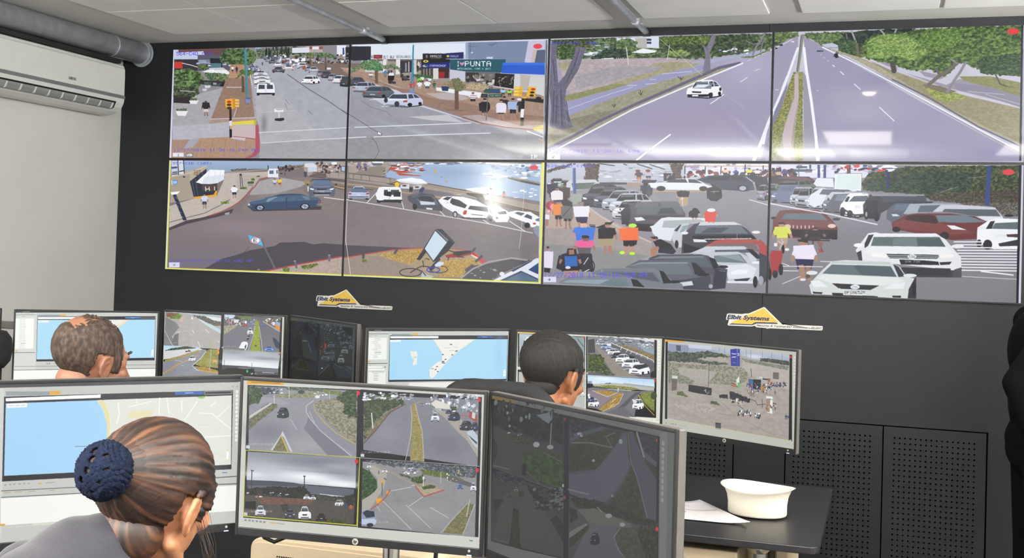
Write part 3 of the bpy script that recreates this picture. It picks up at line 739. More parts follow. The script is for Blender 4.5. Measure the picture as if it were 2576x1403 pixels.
('S4', '''
P #a19bbb 85,170 330,180 300,300 90,900 60,1340
P #9d98b4 370,180 440,220 730,380 1400,760 2390,1290 2390,1350 530,1350
B #a7a3b8 .8 900,740 420,90
B #948fae .7 1100,590 200,60
B #9590b2 .8 1500,1230 500,80
B #8f8ab0 .7 2200,1270 260,60
B #b4aec0 .6 900,900 360,120
F #3a4a2e #617a45 #94a468 22 18 85,150 330,150 325,190 200,240 100,290 85,260
P #a19bb5 240,215 325,185 320,300 90,860 85,560 85,300
L #e9eaf6 6 85,310 200,255 270,215
S #3a4a34|#2a3428 6 110,250 170,300 18,9
L #5a5048 10 155,200 158,250
F #2c3a24 #55693a #8a985e 24 18 375,160 2400,90 2400,330 2000,500 1600,330 1100,350 900,390 700,340 560,280 470,230
F #16201a #27352a #42543e 30 16 1000,130 1420,110 1300,180 1000,200 940,260 830,390 640,290 620,180 760,160
F #3c5034 #5d7845 #8ea468 22 16 375,170 500,160 720,165 760,200 620,260 560,290 480,235 400,200
D #a39ea8 16 820,140 860,240 1080,120 1130,175 1240,115 1220,160
D #857f88 8 770,160 780,215 530,220 535,255 598,230 596,285 500,215 505,245
P #bfc4d8 540,265 640,250 720,280 720,330 560,285
P #9da0b0 600,290 720,290 720,300 620,300
F #203020 #3d5838 #668052 18 14 690,230 860,220 870,360 760,350 700,320
L #6d6658 26 870,260 880,380
T #aba48c .12 20 580,290 720,330 900,385 1180,500 1600,640 2000,790 2400,860 2400,1200 1860,960 1400,700 800,380
P #9a93a4 980,390 1190,410 1300,480 1900,600 2400,760 2400,840 2000,740 1640,650 1240,500
P #c5c4d2 1240,460 1400,470 1500,560 1640,590 1880,480 1920,540 1700,640 1250,510
T #8a8b5c .16 16 1820,560 2110,560 2400,620 2400,760 2200,690 1860,600
P #8e889e 1760,620 2100,660 2390,750 2390,850 2000,720 1800,690
D #c0bed0 6 1900,700 2240,730 2060,725 2390,822
T #979072 .14 22 1000,420 1180,500 1560,640 1800,720 2390,860 2390,1180 2050,1020 1500,740
F #6a7a35 #96a04e #b9bc7c 20 8 1500,660 1750,700 1900,760 1700,800 1560,740
T #7c7060 .1 12 1480,630 1640,650 1800,700 1700,720 1500,660
F #25361f #4c6a35 #86a056 30 20 950,390 940,250 1000,190 1180,160 1500,130 1800,100 2400,80 2400,500 2050,540 1960,430 1820,440 1700,560 1560,500 1380,510 1180,440 1060,420
F #4a6a35 #7a9a4c #b0c478 20 14 960,250 1060,180 1220,165 1400,200 1560,330 1400,420 1250,370 1100,400 960,380
F #39562c #5f8038 #93ac58 22 14 1500,160 1800,110 1850,220 1700,330 1420,300
F #1d2c1c #34502f #5b7a48 24 14 1980,440 2050,380 2200,370 2350,340 2400,420 2390,560 2200,550 2020,530
L #4a4640 46 1200,440 1215,510
L #6d665e 34 1540,635 1630,560 1700,520 1800,440
L #665e56 24 1610,490 1640,560
L #8a8690 26 1710,705 1780,590 1830,520 1880,430
L #8f8a92 14 1740,400 1800,440
L #5a5048 14 2160,550 2200,630 2260,655
L #6c6656 8 2260,655 2320,662
T #a89f92 .15 14 300,520 370,520 365,900 380,1345 80,1345 120,1000 230,640
F #5a5f34 #8a8c4e #b5b078 14 6 280,520 300,520 280,760 200,1000 150,1240 80,1345 85,1040 180,820
F #5a5f34 #8a8c4e #b5b078 14 6 330,520 370,520 365,1000 370,1345 300,1345 280,1200 330,800
P #c3b3ba 290,540 325,540 330,760 310,860 290,960 260,1160 260,1340 190,1340 180,1100 240,900 290,760
P #9b98aa 370,520 400,560 460,900 500,1345 375,1345 375,900
L #edeffb 22 320,300 280,410 200,640 95,880
L #e9ebf8 26 60,960 20,1080 0,1180
L #f2f4fe 26 378,300 400,500 445,780 490,1130 505,1345
L #edf0fa 8 368,230 372,300
L #8a9080 26 365,180 350,300 320,510
L #5f6268 8 352,180 338,320 312,510
L #e3dca0 6 368,390 370,430
L #9a9aa8 20 560,290 900,460 1300,670 1700,900 2050,1090 2390,1270
L #eef0fb 12 550,290 900,460 1300,672 1700,890 2050,1080 2390,1260
L #65647a 14 1200,590 1560,770 2000,1030 2390,1210
D #f0f0fa 8 845,632 902,682 718,518 748,546 645,455 662,470 1080,848 1216,974
D #e8e8f2 5 597,412 608,420 562,382 570,388 535,355 540,359 500,690 510,694 115,684 140,686
S #3a3440|#221e2a 5 662,348 692,386 14,12
P #221e2a 662,350 694,350 690,388 668,388
P #8f9aa0 500,310 515,300 548,300 558,312 558,328 498,328
P #1c1d22 498,322 560,322 558,330 500,330
P #d9e2ea 258,232 288,232 288,245 258,245
E #e33a44 2322,143 58,28
P #edecfa 0,140 2422,60 2422,80 0,152
P #20232a 2398,85 2416,85 2398,1345 2378,1345
P #b9bccb 2416,60 2440,60 2440,1350 2398,1350
''')],
'W3': [('S5', '''
P #7e7274 90,50 2080,60 2060,1340 60,1290
G #85787a #767078 105,830 700,650 1000,620 2050,600 2030,1310 80,1260
B #958690 .6 900,800 500,100
B #8c7f80 .6 1500,1010 420,60
T #857a78 .05 60 980,480 1250,250 1700,240 2070,400 2070,620 1800,600 900,620
B #a8a4a8 .7 1200,390 200,50
T #a7a3a6 .06 16 1050,300 1300,240 1640,300 1560,350 1300,420 1000,440
G #9fb4d0 #8da1bd 130,60 2060,70 2060,110 1600,100 1400,150 1000,150 730,190 130,230
P #a39b92 730,190 1400,135 1600,100 1660,120 1480,160 1200,160 740,205
F #3a3634 #5c5850 #8a857a 14 8 780,160 860,150 960,145 960,160 800,175
F #4a443c #6e685c #9a9282 14 8 1330,130 1480,120 1620,98 1620,130 1480,150 1340,150
T #c1b6ae .05 40 720,200 1200,180 1200,240 1080,280 960,430 830,560 500,690 110,800 115,560 380,480 640,440 720,260
T #b9ada6 .05 20 860,215 1190,235 1060,300 980,400 860,520
P #b8ab98 130,235 520,115 525,180 500,240 340,290 385,480 120,530
P #aa9d8e 130,235 340,195 340,290 385,480 120,530
W RUBIA #6a3a2c 385,165 75,60
L #d9c8a8 6 520,120 340,200 130,240
P #c8cfe0 140,60 210,60 210,215 140,235
P #d8dbe4 205,60 270,55 280,205 215,215
D #2c3040 9 205,60 215,215 268,55 278,200 150,190 200,185 225,180 270,172 145,210 200,205
P #3b4f88 135,130 200,125 200,145 135,150
P #2b3040 338,290 520,150 525,200 640,310 640,400 620,450 385,470
D #5f6a80 5 360,280 400,460 400,260 430,460 440,230 460,300 480,200 490,260
P #54423a 470,330 640,320 620,395 480,400
D #dfe3ee 9 510,350 515,395 550,350 556,390 610,350 612,385 520,375 545,372
P #e9a52a 383,460 600,435 625,390 640,395 628,455 383,482
P #f4f7fb 405,300 480,230 560,160 720,165 715,270 640,310 560,320 470,318
P #dde5ee 500,240 720,210 715,270 640,310 560,318 470,318
D #c2cdd9 3 560,165 520,300 620,162 600,312 680,165 660,290
P #3f7fd0 140,280 200,275 205,315 145,325
P #eef1f6 136,276 144,276 148,330 140,330
P #9fc6f2 150,285 195,282 198,312 152,318
D #8c95ad 5 200,245 245,245 140,345 240,325
P #3a3a5a 262,232 288,232 288,248 262,248
F #3b4636 #56683f #8a9a4c 12 8 1075,225 1110,225 1112,242 1072,242
F #2c3a24 #4d6a35 #7f9a4c 12 8 1018,255 1052,252 1056,280 1014,280
F #2c3a24 #4d6a35 #7f9a4c 12 8 978,292 1040,288 1045,315 975,316
P #9a9290 980,314 1040,312 1035,340 985,345
P #a8a09c 1075,240 1112,240 1110,262 1078,262
F #2c3a24 #4d6a35 #8fa94c 12 8 892,355 965,352 968,378 890,380
P #b5afb0 892,375 965,375 955,405 905,408
F #3c4a20 #6a8a2c #a3b84c 14 10 680,510 770,505 775,535 700,545 678,535
P #bfb8b4 682,540 768,535 760,580 700,580
L #9d5f54 12 1200,245 1110,265 1060,340 960,440 880,520 800,570 700,620 520,680 460,700
P #4b454c 110,800 300,720 460,690 600,660 820,590 800,640 600,690 300,760 110,830
P #9aa3b5 720,640 780,625 770,655 730,660
L #5a5a64 6 115,740 300,690 500,640 680,550 780,490
D #4a4e60 5 110,600 120,608
P #2a2e44 150,440 185,430 305,715 265,720
D #8f9ab5 5 165,450 200,480 175,510 215,530 195,560 235,580 215,620 255,640 235,670 275,690
L #2a2e44 9 165,440 285,715
P #f2f6fb 122,410 232,398 200,430 140,438
P #23283a 885,205 910,205 908,225 886,225
L #3a4050 7 892,220 900,350
L #3a4050 7 908,220 922,352
M #eef0f6 #2a3044 #b08a78 785,335 90,142
P #eef0f6 795,355 835,350 845,405 798,405
M #d5d7e8 #3a3f58 #a5826f 455,422 90,172
M #d7d3d8 #5a6a9c #b98a70 1245,252 60,100
M #ebc83a #a04430 #b98a70 1300,252 60,100
E #8f7a72 1272,262 22,12
P #e8eaf2 1200,150 1312,148 1316,245 1198,245
P #5f6f86 1215,170 1262,168 1262,208 1215,208
P #5f6f86 1292,165 1308,165 1308,205 1292,205
L #2a2c34 9 1202,118 1203,160
S #3a3640|#6a5248|#2a2c38 18 1310,120 1480,170 16,14
P #3a4a38 1335,195 1360,195 1360,210 1335,210
L #333 5 1388,190 1388,225
P #a89a92 1590,85 2060,75 2060,260 1850,240 1830,190 1760,185 1650,230 1600,180
P #d9dae4 1605,90 1700,85 1740,120 1735,150 1605,130
S #c9cbe0|#6a3a34|#3a3a44|#a58a7a 50 1740,85 2050,190 16,12
P #c9d3e2 1640,140 1740,130 1740,180 1640,185
E #e8ecf6 1930,90 34,16
P #2d3a54 2000,120 2050,120 2050,185 2005,180
P #a9c2e2 2008,125 2048,125 2048,178 2012,174
P #4a4a5c 1595,180 1635,185 1620,245 1600,240
D #4a3d36 6 1660,235 1830,250 1670,220 1830,232 1690,205 1835,215 1700,190 1790,195 1830,190 1835,235
D #6d655f 4 1850,180 2050,200 1850,200 1850,240 1980,200 1980,255 1880,185 1880,240
T #9c8d84 .05 20 1850,240 2060,260 2060,330 1900,300
P #5f5a60 1860,250 2060,270 2060,300 1870,280
P #a78f70 1930,320 2060,345 2055,385 1930,350
D #4a3d38 6 1930,355 2055,385 1930,330 2055,352
E #a38a5c 1630,300 36,24
L #e6e3e6 8 1820,465 2075,498
// suv
C f #5f647c 1648,262 292,188
P #5f7890 1688,330 1720,275 1870,272 1900,330
P #43485c 1660,300 1690,265 1870,262 1905,300 1870,275 1700,275
D #aeb6c6 6 1715,388 1905,385 1720,405 1900,402 1660,440 1930,440
P #e6e9f0 1636,345 1650,345 1648,400 1638,400
// jaguar
P #44434c 1000,590 1790,560 1790,600 1040,620
P #3a4e6c 978,560 990,530 1020,500 1165,470 1240,455 1330,430 1450,425 1560,428 1650,455 1760,470 1780,490 1788,535 1690,575 1160,600 1060,605 985,580
P #4c6280 990,530 1020,500 1165,470 1240,455 1560,440 1650,455 1760,470 1780,500 1500,500 1200,520 1040,540
P #7d99a8 1178,510 1200,480 1290,455 1300,465 1200,518
P #4f6f88 1230,515 1310,470 1395,468 1385,510
P #4a6a84 1418,508 1425,468 1510,468 1520,505
P #4a6a84 1530,505 1530,478 1580,485 1575,500
P #6d8296 1575,445 1650,460 1665,490 1610,490
L #28384e 7 1402,468 1408,590
E #1e2430 1110,578 52,32
E #aab4c8 1112,580 34,24
E #1e2430 1608,566 56,34
E #b4bdd0 1608,566 38,26
D #3a4254 5 1085,575 1140,590 1110,560 1115,600 1580,555 1640,575 1610,545 1605,590
E #cfd8ea 992,545 12,12
P #b85a3a 1000,560 1025,562 1022,570 1000,568
P #c04a4a 1750,510 1775,505 1785,525 1755,530
L #a8b4c8 5 1735,540 1790,535
L #a8b8cc 3 1000,512 1165,475
// sign etc
P #4e4a52 820,1110 1000,1050 1280,1000 1330,965 1600,955 1700,985 1800,970 2000,985 2045,990 2040,1120 1600,1200 1150,1280 500,1250 700,1140
D #5f5b63 2 1000,1100 1500,1080
P #57b8e8 978,878 1120,915 1145,1000 1010,962
E #f4f6fa 1062,940 54,38
O #c03050 5 1062,940 50,34
W E #2a3048 1040,920 40,40
P #6a6a78 1120,920 1140,915 1160,990 1290,1250 1280,1275 1150,1010
T #b3a299 .14 12 1290,1250 2035,1110 2030,1310 1700,1300 1200,1285
L #b2484c 12 1160,1280 1500,1210 2045,1112
F #3c4a24 #6d7a3c #a0a264 16 10 1560,1220 1740,1190 1760,1210 1640,1260 1580,1250
F #3c4a24 #6d7a3c #a0a264 16 10 1350,1240 1440,1240 1430,1280 1380,1290
P #6a6a76 1862,1100 1890,1100 1888,1172 1866,1175
P #6a6a76 1482,1165 1510,1165 1528,1245 1505,1248
E #9aa0b0 1876,1102 14,6
E #9aa0b0 1496,1168 14,6
E #9a9aaa 1098,1262 16,6
D #5a4a4c 4 990,1000 970,1040 970,1040 940,1070
W 597-C1B_(103) #4d50e2 150,78 430,24
W 12/27/2018_11:56:16.602_AM #5a56f0 118,1150 915,28
P #d9daf4 108,1182 226,1182 226,1238 108,1238
W 3 #223 150,1202 28,18
P #e8ece0 1100,0 1,0 1,1
P #dde2d4 60,1240 2050,1315 2050,1340 60,1265
P #dde2d4 112,55 130,55 85,1260 62,1260
L #e8e234 9 127,60 84,1248
L #e8e234 9 84,1245 1200,1285 2040,1318
'''),
('S6', '''
P #80777a 90,60 2120,60 2100,1330 60,1290
T #80777a .05 60 90,480 2090,820 2090,1320 60,1280
B #8f8688 .5 1150,720 420,60
B #6d6a72 .5 1800,1000 300,120
P #9db4d4 500,70 2110,90 2100,480 880,290 500,230
B #7f9cc0 .8 1300,180 300,60
D #8fa8c8 4 1000,140 1500,150 1100,220 1600,260 900,180 1200,190 1300,300 1700,330 1800,400 2090,440
P #dfe5f0 1550,80 2115,95 2115,175 1800,130
S #8ea2c4|#a9b9d4|#6d84ac 30 1560,100 2110,165 24,10
S #c9d0e0|#2f4468|#8a6a5c 26 560,72 1560,92 40,7
D #e9edf4 3 620,90 640,70 1050,95 1300,80
L #8393b0 6 1430,90 1800,120 2110,170
L #7c88a4 3 1495,80 1440,240
S #e9edf6|#c4ccdc|#8fa0bc 60 1520,170 2100,250 30,7
P #eef1f8 1520,180 1740,210 1700,222 1530,195
P #3d4030 1760,230 2105,300 2105,320 1900,280 1770,245
D #55585a 10 1880,255 1890,275 1930,265 1940,285 1980,275 1990,300 2030,285 2040,308
L #8d8a7a 12 1800,230 2105,290
L #b8c4d8 4 1720,280 1600,510
P #a2a9b0 1705,250 1745,255 1735,280 1700,275
T #a99e93 .1 20 110,80 560,75 530,150 480,215 110,180
P #8d8378 150,190 300,140 430,110 500,130 450,210
S #5a5f94|#8a6a6c|#3a3a52|#c9b4b0 34 200,100 300,150 9,14
S #c9b0a8|#6a6a7a|#a8a4b4 40 110,78 360,120 20,10
P #5a6478 350,72 475,68 455,105 360,105
P #eef2f8 350,66 475,64 470,85 360,82
P #2d2f3a 530,150 555,110 560,125 505,190
S #c9cbd6|#8a5a4a|#dfe2ec|#5a4a52|#b3423a 70 560,90 880,170 34,7
P #c04a30 600,180 780,205 860,210 860,218 640,210
P #b8503a 560,150 800,180 640,185 570,165
L #e9e4e0 4 560,120 880,175
L #7a4a40 7 860,150 890,160
E #c9a830 1010,165 10,22
E #c9a040 1125,274 14,8
E #8a8a5a 1075,226 10,6
S #e9edf4|#c9d4e4 16 1780,350 2090,440 22,6
L #9db0c6 5 500,140 480,320
D #5a3a34 7 470,170 490,160 465,200 490,190
T #a3968c .06 20 100,190 560,250 900,290 1400,380 2100,520 2095,600 1400,440 900,370 100,260
D #5a524c 5 110,190 500,230 110,200 110,250 160,200 160,255 330,210 325,270 540,235 540,285 240,205 240,262
P #75707a 100,250 500,290 600,330 900,400 1200,440 1200,400 900,350 600,300 100,235
L #b89a70 12 100,300 380,325 700,390 900,420 1080,440
L #5a4a40 6 100,330 360,360
D #544840 9 1600,480 2100,600 1600,500 2100,620 900,290 1330,370
D #8c7864 6 1600,490 2100,610 900,310 1330,395
D #5a483e 7 520,300 620,275 540,310 640,285
P #f2f6fb 598,255 760,232 870,250 935,295 830,305 640,280
P #d9e0ea 620,265 935,295 830,305 640,280
P #f6f8fb 1312,350 1500,332 1580,345 1665,400 1580,412 1400,380
P #dde3ea 1330,358 1665,400 1580,412 1400,380
E #ecc62e 612,305 24,26
P #d9dae2 650,310 740,300 740,350 645,345
P #cfd0d8 780,320 870,310 860,350 780,355
P #2a2c38 740,335 780,335 772,380 740,378
P #33406c 850,350 880,330 900,340 875,390 840,385
E #5a3a3a 690,318 24,9
E #5a3a3a 820,332 24,9
P #3a2c28 1325,390 1500,405 1520,470 1340,410
P #55504c 1440,440 1530,440 1520,510 1440,490
M #dfe6f4 #6a7082 #8a6a5c 1515,395 80,125
P #e4eaf6 1530,420 1585,418 1595,460 1525,455
M #d06a60 #3a3038 #b98a78 1700,380 45,90
E #3a2a28 1722,386 12,10
P #22242a 1575,340 1600,340 1600,358 1578,358
P #d0a030 1600,445 1635,450 1630,470 1600,468
D #c8c4cc 7 1235,410 1285,405
L #e2dfe4 7 60,458 500,530 1000,615 1500,700 2020,808
D #e2dfe4 8 385,405 300,495 660,475 682,555 1060,585 1110,632 1510,675 1580,718 1780,685 1950,795
L #d9d6da 4 1940,300 1900,820 1880,970
C r #b9bfe0 105,322 222,140
P #5f7490 130,385 150,345 290,345 305,388
C v #f1f2f7 395,330 275,165
P #f1f2f7 388,400 430,340 480,335 470,470 420,470 395,430
P #23262e 480,420 492,378 558,378 552,430
P #23262e 576,430 580,380 650,382 650,432
P #26282e 420,470 660,470 655,492 430,488
P #4c525e 720,430 780,400 850,390 990,410 1080,520 1085,580 870,560 790,550 770,500 730,470
P #646b7a 850,420 960,415 1010,440 1040,510 860,520 815,450
P #cdd6e6 850,475 1000,490 1010,515 860,515
P #3a3e48 820,445 860,425 960,425 1000,460 990,488 860,475
P #5f6672 730,410 780,400 850,392 820,430 790,440
E #22242c 798,535 24,32
P #e4e6ea 915,545 980,550 980,568 918,562
P #f0f2f7 1040,470 1090,430 1160,425 1300,432 1440,470 1560,540 1572,600 1540,655 1320,650 1240,600 1190,590 1100,540 1060,500
P #32363e 1085,455 1130,432 1185,432 1140,470
P #32363e 1162,490 1180,445 1260,468 1340,520 1318,552 1190,515
P #3a3e48 1348,560 1370,525 1560,540 1562,590
P #c03a30 1298,600 1312,572 1340,575 1330,615 1300,618
L #2a2c32 5 1385,615 1500,625
P #2c2e34 1260,645 1540,655 1530,665 1290,655
E #23252b 1216,615 24,34
E #b8bcc4 1216,617 15,24
P #c9ccd4 1125,485 1140,485 1155,500 1130,500
P #f2f4f7 1545,520 1640,515 1700,550 1760,580 1780,650 1760,695 1640,695 1600,650 1565,600
P #3a424e 1570,560 1610,595 1600,610 1575,600
P #4a5260 1650,590 1740,580 1752,610 1670,615
E #4a3a3c 1650,650 14,14
E #23252b 1585,655 22,30
P #f2f4f8 1745,595 1850,575 2000,590 2098,650 2095,740 2010,750 1950,700 1790,640
P #4c5868 1830,600 1870,588 1940,605 1900,630
P #4c5868 1930,640 1960,610 2015,635 2010,668
P #5a7090 2050,665 2098,650 2096,690 2050,680
E #23252b 1965,728 30,28
P #b53a38 2020,705 2050,700 2055,720 2030,720
P #8f98a6 2025,760 2060,730 2092,740 2090,860 2040,810
P #e8b0a0 1150,640 1,1 1,1
P #6a6870 1000,200 1,1 1,1
P #504c54 60,935 240,940 680,960 880,965 500,1010 300,1020 60,1060
T #a89577 .16 12 60,1070 300,1020 600,980 880,965 1200,975 1400,1000 1480,1060 1520,1140 1300,1270 60,1255
T #9a8a80 .08 16 60,1060 260,1040 420,1050 720,1130 880,1220 900,1275 60,1250
F #8a6c3a #b8964c #d4b878 10 6 420,1030 880,965 850,1080 740,1130 560,1090
F #8a6c3a #b8964c #d4b878 10 6 900,1160 1100,1090 1480,1080 1480,1150 1300,1260 1040,1260 1100,1180
L #b9504a 10 60,1065 300,1025 600,980 880,962
L #b9504a 8 1180,970 1400,1000
P #c83038 1385,1005 1410,1010 1530,1100 1530,1145 1490,1120 1400,1040
P #e4d8c8 1370,1030 1400,1035 1480,1075 1440,1078
P #4c4a52 1370,1150 1540,1130 1800,1070 2000,1090 1700,1230 1600,1300 1280,1280
L #a39ea2 16 1280,1275 1400,1180 1560,1110 1800,1068 1960,1090
S #8a8688|#b0acb0 14 1350,1160 1700,1290 14,5
D #4d4f5a 26 265,995 262,1062 610,985 590,1015 1420,970 1395,1000 1490,1050 1435,1100 1395,1145 1330,1192
P #5a4a20 250,1085 300,1085 300,1105 255,1108
F #3a4a20 #6a7a30 #8a9444 10 6 250,1080 305,1082 300,1108 252,1108
P #33343f 815,1080 890,970 930,990 850,1092
L #26262c 6 910,1070 950,1085
P #9a2f30 1110,1040 1200,1020 1380,1000 1390,1030 1260,1060 1130,1065
P #2c2e38 1200,1000 1380,990 1380,1015 1250,1045 1190,1035
D #3a3434 10 1150,1060 1140,1090 1240,1050 1300,1060 1150,990 1230,1010
P #272b38 1020,765 1080,770 1212,905 1140,1000 1010,1100 985,1110 1150,880
P #39404f 1060,770 1212,905 1190,910 1040,775
P #2b303d 1012,768 1140,905 990,1110 888,970
P #c9dcec 1010,785 1132,905 990,1095 900,970
L #333644 26 1050,1080 960,1180
O #252a36 8 752,1218 112,42
O #2c3240 7 1050,1185 88,36
P #b8bcc8 880,1200 920,1240 1000,1260 960,1275 860,1270
D #2b3040 9 750,1220 830,1170 830,1170 880,1150 880,1150 1000,1170 1000,1170 950,1210 880,1100 890,1160 870,1200 910,1250
O #3a4ab8 10 990,1190 66,26
P #c9dcf2 1002,1140 1040,1108 1095,1108 1100,1130 1060,1155 1010,1155
P #dfe4ee 1600,1305 2060,1070 2090,1070 2090,1320 1620,1310
P #3b4a6a 1680,1300 1900,1200 2000,1245 2085,1285 2085,1320 1660,1320
P #56708c 1720,1300 1910,1215 2085,1300 2085,1320
P #2a4678 1975,1190 2085,1115 2085,1240
P #33445e 1790,1200 2030,1085 2000,1110 1820,1210
E #dfe6f0 1702,1232 26,22
L #f0ead8 5 95,480 80,880 130,1240
E #e04a4e 2032,130 46,24
P #e0e6d2 60,1245 2100,1325 2100,1340 60,1262
L #e8e234 9 60,1243 1100,1283 2090,1322
P #ecea40 2118,72 2138,72 2100,1330 2085,1330
P #c9cde0 2100,90 2118,90 2085,1320 2078,1320
''')],
'W4': [('S7', '''
P #94909a 60,70 2240,80 2210,1320 50,1250
G #c2c8d8 #b4b8c4 90,80 2210,80 2210,270 90,270
S #d8dce8|#a3a9b8 50 600,90 1280,260 40,4
P #dfe2f2 1430,80 2210,80 2210,200 1430,200
S #b9b4d4|#e8e8f6|#8f8ab0 40 1430,85 2210,150 30,8
L #c8a884 8 1410,100 2210,108
D #3a3040 9 1415,105 1412,180 1610,110 1605,180 1760,110 1755,180 1990,90 1985,180 2160,100 2160,190
S #4a3038|#6a3a3c|#2a2634|#8a4a44 50 1400,155 2210,215 20,16
M #e9c8a0 #333 #6a4a44 1760,125 80,80
M #dfe052 #333 #6a4a44 1990,125 80,85
M #e8e4f4 #333 #6a4a44 2060,130 90,90
M #2f4ab0 #333 #6a4a44 1870,140 60,60
E #5a2a2c 1465,165 22,16
E #5a2a2c 1545,160 20,14
E #7a3a34 1662,162 24,16
F #2a2622 #4a4238 #7a7060 10 10 90,150 200,110 330,80 350,110 200,140 110,170
D #3a362e 8 600,82 740,100 830,85 860,95 1080,90 1220,135 960,85 1100,130
F #26201e #4a3a32 #7a6450 12 16 440,80 600,80 595,180 580,260 450,230 470,170
F #26201e #4a3a32 #7a6450 12 14 1270,80 1410,80 1370,170 1400,235 1290,235 1300,170
P #2d2a34 1210,170 1320,175 1320,245 1212,245
S #8a8492 6 1230,180 1300,240 9,7
P #3f3c44 600,260 990,262 990,280 600,280
P #a08c80 860,262 990,262 990,300 860,300
M #4a4058 #c06a50 #b08a80 930,145 90,120
M #b8bcd0 #4a4058 #b08a80 1020,140 90,110
E #7a4038 965,152 24,14
E #8a4a3c 1062,150 24,14
P #2f3040 1010,235 1150,237 1130,265 1000,265
P #b8a49a 240,500 520,520 700,620 870,700 1000,790 1080,830 700,800 90,780 80,520
T #a39a98 .06 30 75,700 600,690 1100,830 1100,980 900,1010 80,1160
T #8d8f90 .05 30 75,850 560,880 1080,960 840,1080 540,1110 100,1170
L #c9bdb8 12 500,500 620,590 770,680 1000,790 1090,830
T #8b8992 .05 50 1110,350 2100,340 2200,480 2210,860 1800,640 1420,440 1110,350
P #8b8992 1110,345 1700,340 2190,470 2200,1310 1600,1310 1400,700
L #c9a850 7 1110,345 1620,345
L #e6e2ee 7 2030,425 2205,475
// row of parked cars, far to near
K f #a3a6ae 95,215 200,90
K f #8fa08f 200,235 140,80
P #c9ccd4 260,280 320,235 560,232 600,270 420,330 300,340
P #5a6a66 330,270 560,260 500,320 350,330
K q #3c3f4c 430,270 390,230
K q #4c5060 540,300 370,210
K q #a0a6b4 620,330 430,200
K q #b4bac8 690,360 420,190
K q #c9cdd4 720,425 370,190
K f #4a444c 805,450 200,210
K q #373a40 820,440 200,160
P #54505a 840,560 900,470 960,445 1340,440 1420,560 1400,700 1000,720 880,690 820,640
P #6a6670 960,445 1340,440 1390,500 930,500
P #5d666c 950,565 965,480 1360,475 1400,560
P #3c4248 1180,510 1290,500 1340,560 1150,560
P #413c42 920,580 1410,575 1300,610 960,620
P #dfe6ee 930,595 1000,590 1040,620 950,630
L #6e4a48 8 1050,632 1180,634
P #241f24 900,650 1160,660 1090,730 960,720
P #2b2830 800,540 880,470 900,560 880,660 820,650
D #222 6 1170,455 1170,485
P #e0e4ec 1090,690 1190,600 1260,590 1600,600 1640,640 1400,660 1300,760 1280,820 1160,800 1110,750
P #aab4b8 1195,690 1215,625 1560,612 1620,635 1400,660 1330,695
P #dfe6ea 1170,760 1230,755 1270,780 1180,780
P #c8ccd4 1290,800 1320,690 1370,655 1460,650 1430,700 1400,880 1330,880
P #3c4450 1310,720 1370,660 1380,665 1340,730
P #8fa0aa 1365,735 1395,675 1450,665 1400,735
E #25272c 1335,850 18,40
P #44424c 1380,940 1390,760 1500,660 1560,640 1880,640 2000,700 2090,790 1900,810 1640,850 1560,900
P #6b7480 1505,750 1530,675 1940,668 2020,750
P #4a505c 1640,690 1840,690 1760,740 1560,745
P #d0d4da 1560,640 1880,636 1960,665 1540,672
P #232329 1480,770 2060,765 2100,800 1800,815 1500,830
P #dfe8ec 1490,800 1600,805 1630,830 1500,830
P #d9dadf 1600,798 2050,792 2050,800 1600,806
P #1a1a1f 1400,840 1560,890 1480,930 1400,935
E #e8edf2 1412,743 34,14
E #e8edf2 2092,735 40,14
E #dfe3ea 1113,684 34,12
P #b0524c 1560,910 1700,815 1800,800 2100,805 2200,880 2210,960 2160,940 2100,850 1750,850 1620,900
P #7a6a6c 1630,880 1700,845 2080,840 2140,930 2050,900 1700,880
P #b0524c 2130,820 2200,870 2210,1000 2150,960
P #c9cdd6 1450,940 1620,870 1980,870 2060,920 2110,990 2060,1040 1990,930 1700,920 1560,930
P #545c66 1700,905 2000,900 2030,930 1700,925
P #25282e 1990,890 2060,900 2150,980 2100,990
P #c2c7d2 1430,960 1560,925 1920,920 2000,960 2080,1040 2160,1040 2150,1160 2090,1210 1830,1220 1800,1060
P #6e7b84 1700,1020 1690,960 1940,945 2010,1030
P #8c99a2 1720,955 1930,950 1990,1020 1840,985
P #dde1ea 1800,1050 2010,1038 2100,1080 2060,1180 1830,1180
P #eef2f8 1850,1120 1920,1090 2030,1095 2000,1130 1860,1140
P #2b2d34 1880,1185 2040,1170 2010,1200 1900,1210
P #dfe4ec 1810,1200 2090,1200 2080,1225 1820,1220
E #1e2026 2085,1210 22,55
E #1e2026 2150,1170 20,50
E #eceff4 2110,1025 60,14
P #4c4e5a 1000,1010 1150,950 1560,945 1640,960 1720,1060 1820,1090 1800,1270 1600,1290 1400,1100
P #55606a 1110,985 1180,960 1600,960 1680,1070 1480,1060 1420,1000
P #777f88 1100,990 1180,965 1590,962 1600,975
P #1d1e26 1640,970 1700,990 1740,1070 1690,1090
P #31333d 1700,1080 1810,1100 1800,1270 1680,1280
E #22242a 1780,1065 46,14
L #8f97a4 5 1740,1100 1800,1110
P #5f626f 840,1070 980,1000 1380,1000 1500,1010 1600,1110 1680,1150 1660,1290 1300,1290 1180,1100
P #68737c 880,1065 980,1030 1430,1030 1490,1140 1240,1140 1170,1090
P #8a929a 850,1068 990,1022 1440,1020 1450,1034 990,1036
P #23242c 1475,1020 1520,1030 1620,1130 1510,1140
P #40424c 1300,1200 1660,1150 1660,1290 1290,1290
P #cfd8e2 1365,1215 1480,1200 1495,1240 1390,1250
E #1e2026 1590,1140 60,16
E #a9b0ba 1660,1250 20,20
P #767a84 510,1130 620,1080 1100,1075 1180,1100 1300,1200 1390,1230 1400,1290 1000,1290 900,1170
P #6a747c 560,1140 650,1110 1130,1115 1200,1220 940,1180
